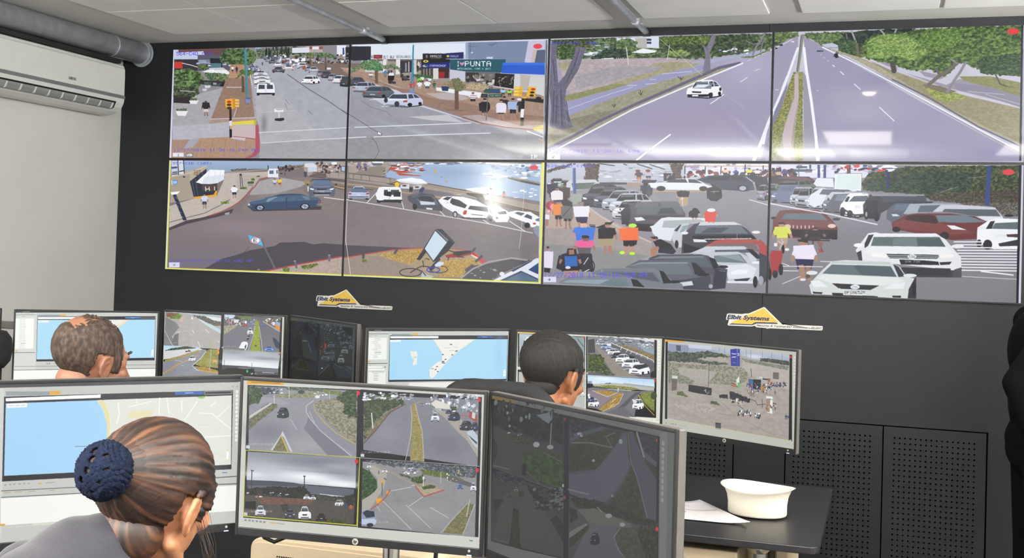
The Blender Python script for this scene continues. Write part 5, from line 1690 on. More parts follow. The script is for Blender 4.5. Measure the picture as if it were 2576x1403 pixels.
'C': [('MC', '''
P #3e4644 340,130 1800,300 1760,1500 300,1500
P #55562a 370,165 570,188 568,212 368,198
P #07090b 365,205 1725,365 1690,1500 340,1500
P #1c222a 365,210 990,275 980,1000 350,960
P #182026 365,215 540,240 520,950 350,880
P #11161c 680,240 990,280 990,500 760,420
D #3c4448 14 800,290 970,470 850,260 990,330
S #2c3438|#080a0c|#10161a 90 400,235 980,560 19,11
F #0a0a06 #16160c #28260c 24 10 540,440 580,400 660,420 665,700 690,980 560,970 530,800
P #2a302c 665,480 790,540 860,900 900,1010 780,1010 690,980 665,700
P #1e2434 800,540 960,780 975,1050 880,1040 830,800
D #5a605c 12 795,690 850,850 670,635 770,640
E #4a4a0c 635,470 14,30
P #060708 920,560 995,540 985,800 930,820
P #06070a 350,940 620,980 560,1060 340,1150
P #181e1c 340,1180 620,990 700,1010 960,1180 970,1400 330,1400
F #121408 #20220e #2c2e16 20 6 620,990 700,1010 790,1180 760,1290 640,1330 520,1280 500,1210
L #3a4030 8 625,985 520,1200 600,1215 720,1230 800,1250 790,1150 705,1010
S #3c4850|#1c2226 14 450,1100 530,1180 16,10
D #0a0c0e 24 840,1025 960,1100
P #080a0c 985,270 1030,285 1000,1400 965,1400
P #1c2424 1030,290 1725,370 1690,1150 1010,1090
P #3a4244 1040,290 1230,310 1220,410 1080,400
D #0a0c0e 22 1105,295 1100,380 1225,305 1225,400
S #3a4450|#0a0e10|#5a6468|#1c2430|#2a2c38 126 1030,300 1500,480 15,12
F #040605 #080c0a #10160f 30 10 1500,350 1725,380 1715,560 1500,500
P #22281f 1240,480 1420,540 1700,780 1690,1150 1350,1100 1100,900 1180,700
S #3c4450|#141a20|#4a545c|#0a0c10 46 1350,430 1680,720 28,19
S #3c4848|#141a1c|#222c34 36 1080,440 1250,640 22,16
S #8a3428|#1a1420|#3a2c28|#0a0c10|#58504c 46 1020,500 1160,960 11,19
P #a0382c 1130,690 1165,690 1165,790 1135,790
K f #3e4a50 1190,650 150,140
K r #20262c 1365,670 90,140
K f #464e54 1640,660 70,170
K f #5c6466 1475,750 145,170
K f #6a7272 1405,920 135,190
K q #2a323a 1140,560 120,90
K q #38424a 1060,860 290,210
K f #404a50 1230,820 110,110
P #0a0c0e 1200,1060 1360,1060 1340,1090 1200,1080
P #20282c 1000,1090 1250,1110 1000,1380
F #12140a #1c1e0e #282a18 20 4 1240,1130 1290,1200 1330,1400 1030,1400 1130,1250
P #1e2630 1290,1130 1690,1160 1680,1400 1400,1400
D #3e4850 10 1340,1120 1500,1200 1560,1220 1660,1300 1000,1360 1230,1130
P #3c4644 1540,1140 1690,1170 1685,1260
E #c8d0d0 1080,1203 14,12
P #3e4644 1720,370 1770,320 1740,1500 1690,1500
''')],
'E': [('ME', '''
P #d8dacc 100,100 2000,190 1990,1330 90,1330
P #e4a838 115,108 400,130 400,150 118,140
P #141518 120,145 1000,190 985,1250 115,1250
G #b4c4cc #8a9090 138,150 990,200 985,650 130,600
P #8a9a9c 800,180 990,210 985,420 900,300
D #48505a 10 900,220 980,320
P #e4e8ee 205,240 240,190 275,190 270,240
P #2a2c38 195,240 270,250 250,300 195,295
P #d08a30 240,290 260,290 250,310 220,310
P #6a6a68 130,430 200,400 300,450 300,620 125,600
D #d8dadc 5 145,290 175,410 130,455 200,410
P #b8bcb8 130,650 990,680 985,1250 120,1250
C r #f0f2f4 930,880 60,90
D #f0f0e8 14 120,590 185,600 120,610 185,612
P #141518 1010,185 1930,240 1915,1250 1010,1190
G #8a8c90 #5f5f64 1030,190 1920,240 1910,740 1020,690
S #d8dce4|#5a6470|#8a94a4|#2c3440 162 1100,190 1900,300 22,5
P #3c4044 1035,230 1120,215 1130,400 1035,400
P #5c5c60 1340,270 1920,540 1900,700 1400,420 1330,340
P #8f8a84 1120,280 1200,340 1560,660 1640,720 1380,700 1240,480 1130,330
T #8f877c .1 16 1130,290 1480,600 1700,720 1400,705 1250,500
F #1c2414 #3c4c20 #6a7a38 22 12 1035,410 1200,420 1250,480 1240,540 1310,600 1300,690 1040,640
F #20281c #44543a #8a9a6a 18 10 1250,590 1400,690 1240,690
D #e0e0e4 8 1340,270 1450,320 1450,320 1600,380 1600,380 1740,430 1740,430 1890,500 1890,500 1900,530 1480,320 1460,360 1560,350 1535,390 1610,380 1590,410 1680,400 1665,425 1740,420 1730,450 1810,450 1815,480
F #5c4c30 #8a7440 #a89058 12 8 1400,270 1560,320 1740,380 1900,440 1900,490 1700,400 1500,330
S #e4e8ee|#a8b4c0|#6a747c 61 1690,280 1890,340 14,5
P #8fa0ac 1720,330 1900,350 1895,420 1780,380
P #d8dce4 1340,190 1920,235 1915,260 1700,230
C q #b8bcc4 1170,255 100,50
C q #88a4cc 1200,285 140,70
P #dfe4ec 1270,280 1335,275 1340,310 1290,310
C q #e4e8f0 1270,330 120,60
C q #f0f2f4 1290,345 165,85
K q #3a4450 1335,395 160,80
C q #f2f3f4 1395,415 185,115
P #22262a 1580,430 1650,450 1640,480 1580,480
C q #e8eaee 1475,475 240,125
C q #f4f6f8 1570,540 275,150
P #2c323c 1640,570 1780,545 1830,570 1800,590 1700,620 1650,600
D #e8e8ec 7 1420,540 1490,535 1500,615 1580,605 1360,480 1400,478
E #1c1e22 1890,700 40,60
W 12/27/2018_11:56:16 #c8c8c8 1035,640 200,14
E #d8d8c0 1025,665 12,9
E #d02a2c 1915,245 14,18
E #d02a2c 988,200 12,15
P #141518 1905,235 1935,238 1925,1250 1895,1240
D #c8ccc0 5 1015,690 1930,735
G #a8d0f0 #e8eef0 1030,695 1905,745 1905,860 1030,800
B #f4f8fa .8 1250,740 200,30
P #8a9cb8 1035,770 1090,770 1085,805 1035,800
P #b8b8b0 1100,805 1400,795 1900,840 1900,900 1100,830
P #98a8b0 1500,795 1900,840 1900,860 1500,810
F #6a7030 #8a8a40 #a8a058 14 6 1080,840 1300,820 1620,850 1720,880 1600,890 1300,860
T #77757c .05 20 1030,860 1100,850 1400,880 1700,900 1905,890 1900,960 1700,940 1640,1240 1300,1220 1150,1130 1030,1110
T #8a7e88 .05 20 1030,900 1100,895 1340,990 1160,1130 1030,1110
P #55555e 1650,920 1740,905 1620,1000 1480,1150 1400,1200 1350,1190
F #8a6c2c #a8843c #c4a058 14 6 1100,895 1250,890 1440,920 1500,935 1440,1050 1380,1110 1240,1160 1170,1135 1360,1000 1290,970
P #8a8280 1290,970 1440,910 1450,925 1330,990
L #e0d8c8 6 1095,893 1290,975 1420,920
L #d8d4c8 6 1495,935 1440,1060 1230,1165
D #d8c8a8 9 1350,1040 1400,1000 1330,1100 1370,1070
F #5c6a28 #7c8838 #9ca04c 16 6 1700,960 1760,925 1905,910 1905,1180 1800,1090 1720,1010
E #3c4a28 1895,960 40,50
L #d8b030 8 1700,950 1710,1010 1780,1090 1900,1215
L #4c4840 8 1700,930 1760,1040 1900,1170
P #69676c 1240,1190 1500,1100 1640,1230 1690,1250 1250,1230
L #f0f0f0 9 1430,860 1428,905
D #e8e8ec 6 1290,870 1600,895
D #b0b4b8 3 1205,780 1205,830 1585,740 1580,870 1755,745 1760,870
S #2c4c8c|#6a8a50 14 1260,795 1340,805 9,4
C q #f0f2f6 1040,1000 140,110
K q #4a5a7c 1020,975 100,70
S #e8ecf0 7 1030,950 1060,990 11,10
C q #f2f4f6 1615,1005 150,140
P #d8dade 1610,1005 1650,1010 1680,1040 1640,1080
E #d02a2c 1912,765 13,18
P #e4e6d8 1560,1235 1990,1265 1985,1315 1700,1290
D #8a8c88 5 1865,1280 1880,1280 1925,1278 1965,1280
D #f4f6ea 20 1962,250 1962,256 1962,290 1962,296 1961,330 1961,336 1961,370 1961,376 1960,410 1960,416 1960,450 1960,456 1959,490 1959,496 1959,530 1959,536 1958,570 1958,576 1958,610 1958,616
''')],
'F': [('MF', '''
P #b9bab0 120,80 1570,220 1560,1270 110,1040
P #d8a038 145,92 342,108 340,135 143,120
P #0c0d0f 148,122 172,124 165,950 142,950
P #0c0d0f 1470,262 1502,265 1500,1190 1465,1185
T #a39c94 .08 30 172,130 1475,265 1465,1180 165,940
G #b4bccc #8f9cb4 172,130 1475,265 1470,380 1160,330 950,270 700,240 172,235
P #8a94ac 180,145 400,165 400,235 180,225
P #4a5464 260,160 310,165 310,225 265,220
P #c4ccdc 390,150 640,170 640,210 500,200 395,190
P #9aa4b8 400,190 680,215 690,240 400,235
B #e0e4ea .8 1100,285 100,24
F #2c3430 #4a5448 #6a7464 20 10 175,225 400,240 600,225 780,260 860,290 800,290 620,290 480,310 600,330 800,350 820,370 700,375 500,350 175,330
P #aaa59c 580,295 660,290 800,330 840,380 820,350 700,320 600,310
F #6a6c5c #8a8a78 #a8a494 20 8 175,345 400,370 700,375 900,400 1000,400 1040,480 1000,560 860,590 600,570 350,560 170,450
T #a8a29a .08 20 280,400 560,420 700,450 600,570 400,560 300,480
F #60685a #808474 #a09c8c 16 8 180,450 350,490 460,540 440,580 180,560
T #b0aaa2 .06 24 990,300 1200,350 1470,400 1470,640 1200,560 1040,470 960,380
F #5c6456 #7c8474 #98988a 14 6 960,300 1180,345 1470,390 1460,430 1200,380 1000,340
F #28302e #40483f #60685c 16 8 1160,300 1250,305 1470,330 1468,380 1300,350 1160,330
P #2f3c98 840,205 912,198 915,385 848,382
P #35429c 916,200 944,202 942,388 916,385
D #d8dcf0 7 858,250 880,255 882,256 902,254 858,290 880,285 882,290 900,285 920,250 935,255 922,270 935,268
D #a8b0e0 3 865,345 900,350
D #5c6060 3 720,180 722,230 780,185 778,240 1010,210 1012,290 1060,215 1058,300 1185,230 1180,340 1285,240 1283,350 1395,250 1392,360 915,390 930,600
L #3c3e44 5 617,345 605,600
L #50565c 4 192,280 185,560
L #3c3e44 6 1060,415 1068,500
P #6a625c 1298,450 1360,455 1358,528 1296,520
P #6c645c 215,520 272,525 268,640 212,650
P #d0d0cc 218,485 278,490 276,520 218,515
P #9a948c 182,562 215,565 212,645 182,640
P #22242a 395,582 450,590 520,600 640,620 638,695 520,680 440,665 392,652
F #1c1e22 #2c2e34 #4a4c50 10 10 395,585 640,620 638,695 392,650
S #c8b8a8|#d8dce0 10 540,590 640,680 4,7
F #34402c #56623a #7c8458 10 8 270,655 330,655 390,715 350,710 270,690
F #2c3828 #4c583c #6c7454 10 8 630,755 690,760 740,810 700,800 630,785
P #8a4c3c 828,570 870,563 915,590 925,612 870,600
L #c8b8a8 4 840,572 910,600
P #dce4e0 905,530 935,490 940,600 910,590
P #60b868 915,560 938,560 942,625 922,622
P #20282c 1035,525 1170,530 1165,640 1040,620
P #3c68a8 1038,530 1085,530 1085,630 1040,620
P #d8cc50 1060,575 1075,575 1075,605 1060,602
P #24302c 1090,540 1160,540 1155,610 1095,600
P #a09458 1165,590 1215,600 1210,670 1170,660
P #c8d4d8 1150,498 1185,500 1185,515 1150,512
P #303848 1185,515 1240,520 1240,535 1190,530
P #8a6a50 1240,515 1270,518 1268,555 1240,550
S #2c3448|#8a5a4a|#d8d4d0|#3c5c8c|#b04848 90 1010,560 1340,680 7,9
D #a87c60 5 1000,630 1040,640 1200,680 1280,690
L #3c3e44 5 1088,620 1092,715
P #7c7a74 1048,650 1078,655 1080,710 1048,705
S #3c4468|#5c6c9c|#4a4440 28 1300,560 1440,610 9,7
F #181a20 #2c2e34 #50545c 10 12 835,650 900,670 990,710 1060,740 1040,780 960,760 840,740
F #181a20 #2c2e34 #50545c 10 8 722,690 815,690 812,735 722,725
S #d8dcdc|#c8a8a0|#2c2e34 36 860,730 1050,790 8,8
D #2c2e34 4 1060,740 1110,760 1110,760 1130,800 1130,800 1220,790 1180,740 1185,830 920,800 985,845
P #e0e4e0 1222,705 1295,712 1290,895 1235,880
P #9a8474 1225,730 1270,730 1260,880 1230,870
S #8a5a44|#a8a8a0|#4a5058 18 1225,780 1330,850 7,11
D #8a9490 7 1228,738 1290,742
S #a83c44|#3c4a50|#a8b4b8|#4a5c68|#d8dcdc 61 925,860 1060,915 7,11
S #2c3c48|#c8d8e0|#4a3c40 21 1105,890 1165,940 8,10
S #2c3448|#5c6478 10 1425,905 1470,950 9,9
P #4c5050 680,990 740,995 740,1060 682,1052
P #303434 680,988 740,993 740,1003 680,998
D #8a847c 5 640,880 900,920 900,920 1100,1020 1100,1020 1300,1120 340,830 360,840 780,800 890,910
F #98928a #a8a298 #b4aea4 20 6 200,800 600,780 760,900 400,880
E #c8302c 1487,288 12,14
E #c8ccc0 1483,1178 9,8
W 12/27/2018_11:56:16 #c4c4bc 175,935 125,16
P #b4b6ac 112,960 165,965 165,985 112,980
P #b9bab0 110,975 1560,1195 1560,1270 110,1040
D #8a8c84 9 150,993 156,994 205,1000 215,1002 225,1003 235,1005 250,1006 262,1008
D #9a9c94 4 290,1018 370,1030 1450,1212 1465,1214 1510,1215 1530,1220
L #c8c070 4 170,965 900,1080 1470,1180
D #d4d6cc 16 1528,290 1528,296 1528,325 1528,330 1528,360 1528,366 1527,395 1527,400 1527,430 1527,436 1527,465 1527,470 1526,500 1526,506 1526,535 1526,540 1526,570 1526,576 1525,605 1525,610
''')],
'G': [('MG', '''
P #c8cac4 -260,100 1800,80 1790,1200 -260,1260
P #4a4d50 -260,100 1800,40 1800,90 -260,140
P #d4d6d0 -260,140 30,140 10,1250 -260,1260
P #9aa4a8 40,160 370,160 368,188 45,192
P #e8b044 370,158 452,156 450,182 368,186
P #303236 30,200 1740,150 1725,740 15,832
P #fafafa 42,210 752,182 750,208 42,235
P #a9d8fa 42,250 1728,190 1722,706 30,790
P #e4e6dc 720,225 1728,190 1722,706 800,745 810,600 800,420 770,300
P #eeeede 725,225 760,223 815,300 828,420 815,560 795,560 800,420 770,300
P #e8e0a8 728,226 770,224 812,310 822,430 812,500 795,500 798,420 775,310
P #e8e2b8 960,310 1140,300 1130,350 950,360
F #70b860 #88cc70 #9cd480 10 6 1465,200 1550,195 1510,215 1475,208
D #f6f6f4 9 880,245 890,330 890,330 870,400 960,275 1130,235 1190,210 1185,330 1245,210 1260,320 1355,225 1355,310 1470,235 1380,370 1480,322 1580,325 1580,325 1720,440 1620,355 1710,270 1570,270 1610,240 1530,500 1720,490 1020,250 1020,220
D #d8d8d0 3 1480,410 1560,412 1600,460 1640,430 1600,690 1650,650 1560,620 1690,640
P #f4f6f6 50,250 205,245 200,278 50,285
D #b8bcbc 4 70,267 100,266 115,266 145,265 160,265 185,264
L #6a6e70 4 560,570 740,568
P #2f6cb8 1305,165 1518,158 1518,182 1302,186
L #b8d0ec 5 1380,172 1440,170
L #a8aaac 5 1525,162 1728,155 1726,178 1525,182 1525,162
P #1c1e20 30,790 620,765 620,800 20,828
D #9aa09c 9 35,858 45,857 70,855 80,854 100,852 110,852 140,850 150,849 175,848 185,847 210,846 220,845
D #e0b048 9 290,846 310,845
D #9aa09c 5 340,842 410,838
L #5c6265 6 10,902 620,872
D #b89c60 5 30,915 80,912 110,910 160,908 210,905 260,903 370,898 410,896
L #5c6265 6 10,950 620,918
P #f6f8f2 5,958 1775,860 1770,1050 5,1165
P #dcdcd0 10,1160 700,1110 700,1128 8,1180
P #ccccc4 8,1160 240,1142 240,1160 8,1176
D #e8a838 16 5,1155 30,1154
L #5c6265 7 1590,805 1775,792
L #5c6265 7 1590,855 1770,848
P #c8cac4 1738,100 1795,85 1775,790 1725,740
D #f2f4ee 18 1768,160 1768,166 1766,190 1766,196 1766,220 1766,225 1765,250 1765,256 1765,280 1765,286 1764,310 1764,316 1764,340 1764,346 1763,370 1763,376 1763,400 1763,406 1762,430 1762,436 1762,460 1762,466 1762,490 1762,496 1761,520 1761,525
D #8a8c8c 6 1735,125 1738,125 1765,124 1770,123
D #3a7ab0 6 1660,766 1690,765
D #f0d060 7 1697,595 1697,600
P #ffffff 1690,610 1705,610 1702,665 1688,665
''')],
'H': [('MH', '''
P #ccccc4 60,60 2100,200 2100,1500 40,1200
P #e4a838 98,74 370,90 368,112 95,105
D #8a6a2a 5 125,90 340,100
P #0a0b0d 100,112 975,150 960,1180 65,1110
T #8f9098 .05 30 112,120 920,155 910,650 105,600
B #a0a0a6 .8 560,560 220,70
B #72737e .7 250,460 160,70
P #777882 520,440 700,640 860,640 640,420 560,340
P #8a8a94 530,250 600,225 640,330 900,560 910,640 700,500 560,360
F #20301c #3c5030 #5c704a 16 12 105,120 200,130 210,210 190,250 110,260
F #20242c #34404c #5c6c6c 14 8 200,130 330,140 300,175 210,185
S #c8d0d8|#8a94a0|#3c4450 25 250,140 360,175 9,4
F #6c7050 #8a8c68 #a8a488 12 6 340,180 600,165 680,190 560,205 400,212 300,200
F #3c4838 #5c6850 #8a9478 12 6 370,125 640,140 720,165 600,160 400,150
F #48582c #6a7a3c #8c9850 10 6 620,145 800,160 790,185 700,180
F #4c5038 #6c6c50 #8c8868 14 6 110,340 250,250 320,250 325,275 200,370 110,450
P #c0c2c4 112,340 270,245 285,250 112,365
P #9a9aa4 205,200 330,215 420,250 340,260 250,240 180,260
F #6a6650 #8c8870 #a8a490 16 6 600,250 640,225 780,210 870,300 915,360 910,560 760,440 650,340
L #c0a848 6 592,255 600,300 660,380 760,470 905,555
L #b8b8bc 7 590,230 540,265 535,310 570,370 650,460 870,640
F #16220e #34482a #5c7440 18 14 830,150 915,155 915,350 860,360 815,320 820,260 760,210
E #3c4854 500,165 26,14
E #dfe4ea 620,200 18,12
S #8a9094|#d8dce0 14 600,160 690,190 8,3
L #d0d4d4 4 408,115 410,210
L #c4c8c8 4 708,160 712,220
L #d8dcdc 4 297,190 300,250
K q #26323c 318,280 90,80
P #20242c 320,345 360,350 355,358 320,356
P #c8c8c8 270,600 350,480 360,455 435,610 420,612 370,500 350,490 285,600
F #5c5c40 #74704c #8c8860 10 4 290,600 350,495 395,608
L #d0b040 8 350,490 400,608
D #b8b8bc 5 420,370 470,450 560,310 600,400
W 12/27/2018_11:56:16.564_AM #c0c0c4 92,548 200,14
P #c8d0d8 88,562 116,564 115,588 87,586
E #d8242c 925,172 13,17
L #c8c840 5 85,598 940,655
G #868a94 #c8ccd4 100,608 910,655 905,880 92,820
B #b8bcc4 .9 230,740 160,50
B #7c808c .8 560,680 260,44
B #848894 .8 780,770 160,50
B #666a78 .5 700,700 120,30
B #a8acb4 .7 760,720 120,26
B #eef2f6 1 560,800 230,36
B #eef2f6 1 790,850 160,26
B #dfe4ea .9 150,780 90,24
P #5c606c 95,820 300,828 440,840 560,860 895,890 890,950 600,930 95,890
P #42464e 95,822 300,828 440,840 540,870 95,860
D #c8ccd4 5 640,925 820,945 700,935 780,948
F #0a0e08 #1a2014 #30382a 14 14 80,880 300,870 440,875 520,870 570,920 560,960 80,940
F #1a1e18 #3a3c30 #5c5848 14 8 600,930 780,945 900,950 890,1010 760,990 620,970
T #4c4840 .12 16 80,930 900,990 890,1150 70,1090
F #5c4034 #6c4c3c #7c5c4a 12 6 160,945 600,965 560,1005 200,1000
F #12160e #20281a #3c4430 12 14 820,940 895,930 890,1020 840,1010
F #161a10 #2c3420 #44503a 12 12 350,1010 400,1000 410,1040 360,1050
C f #d0d4d4 155,1012 80,80
K f #343a40 375,1030 80,80
C f #e8ece8 478,1018 95,100
K r #20221c 610,1070 80,60
F #22280e #3c4418 #5c6024 14 6 690,1105 840,1120 830,1150 690,1135
C f #e0e4e4 515,930 50,38
C f #c8ccd0 565,935 45,36
C q #d0d4cc 750,968 66,50
E #b0542c 870,1022 14,16
E #3c4460 835,1010 16,18
S #b8bcc4|#6a3438|#3a3e48 25 100,915 440,945 10,5
P #10120e 80,980 160,980 160,1040 78,1030
L #20242c 6 132,750 128,890
L #20242c 6 524,790 522,900
D #20242c 5 125,748 145,752 515,792 532,794
W 12/27/2018_11:56:16.562_AM #b0b0b0 75,1048 205,14
P #c8ccc0 72,1062 98,1064 98,1086 72,1084
E #d8242c 912,682 13,17
L #c8c840 7 935,655 915,1160
L #c8c840 7 70,1090 915,1160
L #c8c840 5 85,600 68,1090
P #ccccc4 55,1100 2100,1270 2100,1330 50,1150
D #8a8c84 12 80,1120 88,1121 110,1122 116,1122 135,1125 142,1126 165,1128 172,1129 192,1131 200,1132 220,1134 228,1135
D #e0b048 9 270,1138 300,1142
D #9aa09c 5 310,1142 375,1150
'''), ('MJ', '''
P #0a0b0d 55,90 1000,150 975,1240 30,1165
T #7f808a .05 30 80,130 480,150 975,170 965,690 75,560
B #8e8f98 .7 250,430 130,90
B #6c6c76 .7 720,520 140,90
F #24301c #3c4a2c #5c6a40 18 14 80,150 240,130 400,150 395,200 260,260 180,330 80,500
F #5c5c44 #747054 #8c886c 14 6 80,440 180,330 280,260 370,205 260,300 110,480
L #6c4c44 8 80,510 180,400 280,270 400,205
S #d8dce0|#a8b0b8|#7c8894 72 80,110 480,170 13,7
S #d8dce0|#b0b8c0|#6c7884|#8c98a4 126 600,130 970,260 11,11
P #d8d4cc 600,200 640,170 750,210 745,245 640,235
P #a8a49c 600,230 820,300 970,480 968,620 880,480 760,350 620,240
T #a39c96 .06 14 640,245 760,270 900,370 965,560 820,430 700,300
F #7c7440 #948850 #a89c68 12 4 455,210 480,205 500,280 530,400 545,650 440,645 455,420 450,280
L #c0b8ac 5 445,220 455,300 445,450 405,640
L #c0b8a0 5 480,205 500,290 535,420 548,650
L #a89440 6 455,215 490,195 525,180
L #dfe0e0 8 140,275 150,390
C f #d8dce4 603,268 64,72
C f #8a8c98 515,195 34,28
C f #e0e4e8 562,185 34,28
K q #20304a 735,265 95,70
K q #2c3448 715,250 50,30
K q #2a3038 825,335 100,75
K q #2c3c54 915,345 55,70
P #b8c4d0 880,420 930,405 965,450 965,550 940,530 900,470
P #3c4854 890,440 960,500 960,520 920,480
D #c04040 5 830,290 900,300
P #a04840 900,255 960,290 965,350 900,310
P #c8ccd0 925,265 950,275 945,320 920,310
F #1c2c18 #34442c #54644a 10 8 755,225 800,220 805,255 760,258
W 12/27/2018_11:56:16.784_AM #c0c0c4 58,572 225,14
P #c8d0d8 55,590 84,592 83,615 54,613
E #d8242c 978,170 13,17
D #b8b8b0 4 52,622 980,688
T #8b8a8c .05 30 70,650 960,700 945,1240 60,1155
B #98979a .8 520,1050 220,70
B #7c7a7e .6 350,950 40,20
F #16241a #2c4c20 #446c30 20 6 68,700 130,730 180,800 185,870 120,920 66,950
P #a8a49c 68,950 150,900 190,850 185,780 110,700 150,680 260,740 240,850 130,1020 64,1040
F #2c3434 #4c545c #8c94a0 14 10 70,640 350,650 700,675 960,690 955,780 760,760 520,700 300,690
F #3c4c24 #5c6c34 #7c8848 12 6 520,710 700,730 860,790 840,800 700,780 540,750
F #303c20 #4c5c2c #6c7444 10 8 350,745 440,765 445,785 360,760
F #24301c #44542c #6c7848 12 8 445,780 540,755 560,800 530,830 450,810
P #968c7c 470,830 600,810 700,870 550,920
F #9a9074 #a89c80 #b4a88c 10 4 480,840 700,872 550,915
F #24301c #40502c #606c3c 10 6 530,850 600,830 640,840 630,860 540,868
L #b04840 7 480,840 545,925 705,872
L #a89c70 5 160,680 300,740 470,830
D #c8ccd0 4 290,880 450,850 450,840 480,835 430,1000 540,925 600,1010 740,1090 230,960 450,1180 410,990 600,1170 180,1000 210,1040
F #5c5c38 #747048 #8c8860 14 6 700,1205 760,1120 890,975 940,985 850,1220
L #b0b0ac 5 680,1205 790,1080 890,975
L #c0c0bc 6 905,950 880,1080
L #b8b8b4 5 945,985 850,1220
P #5c5a60 700,740 950,830 950,860 740,800
C f #3f6aae 808,828 44,38
C f #d8dce4 910,815 46,70
C f #dfe4e8 220,708 44,32
C f #dfe4e8 105,668 32,38
S #e0e4e8|#5a6470 21 390,700 520,745 10,5
E #dfe4ea 545,780 8,14
L #d0d4d0 6 545,780 542,840
P #e09c28 215,790 232,790 230,825 213,825
P #e0a028 172,940 215,935 228,960 205,985 178,970
P #e0a028 255,880 282,878 280,905 256,903
L #b04840 7 135,1022 190,985 250,930 285,870
L #50544c 6 222,820 222,920
L #40503c 8 240,780 250,790
D #303840 6 120,710 122,730 195,725 197,745
P #8894a8 60,1060 80,1030 140,1030 180,1070 185,1110 160,1160 62,1150
P #20303c 70,1050 100,1030 160,1040 165,1080 100,1090
P #b8c4dc 62,1100 160,1095 180,1110 170,1140 62,1140
E #1c2028 128,1145 26,16
W 12/27/2018_11:56:15.784_AM #b8b8b8 50,1118 220,14
S #f0e0a8|#c8a040 14 720,710 840,800 4,6
L #c0c0b8 4 680,735 678,820
E #d8242c 963,718 13,17
E #d8242c 22,650 12,16
L #c8c840 6 48,620 30,1160
E #d8242c 36,118 12,16
P #ccccc4 -20,1165 1060,1260 1060,1320 -20,1215
P #ccccc4 1000,100 1060,110 1050,1290 970,1290
D #eceee4 16 1022,240 1022,246 1020,280 1020,286 1020,320 1020,326 1019,360 1019,366 1018,400 1018,406 1018,440 1018,446 1017,480 1017,486 1016,520 1016,526 1016,560 1016,566
D #3a7a90 8 905,1266 925,1268
D #8a8c88 5 978,1272 1010,1276
''')],
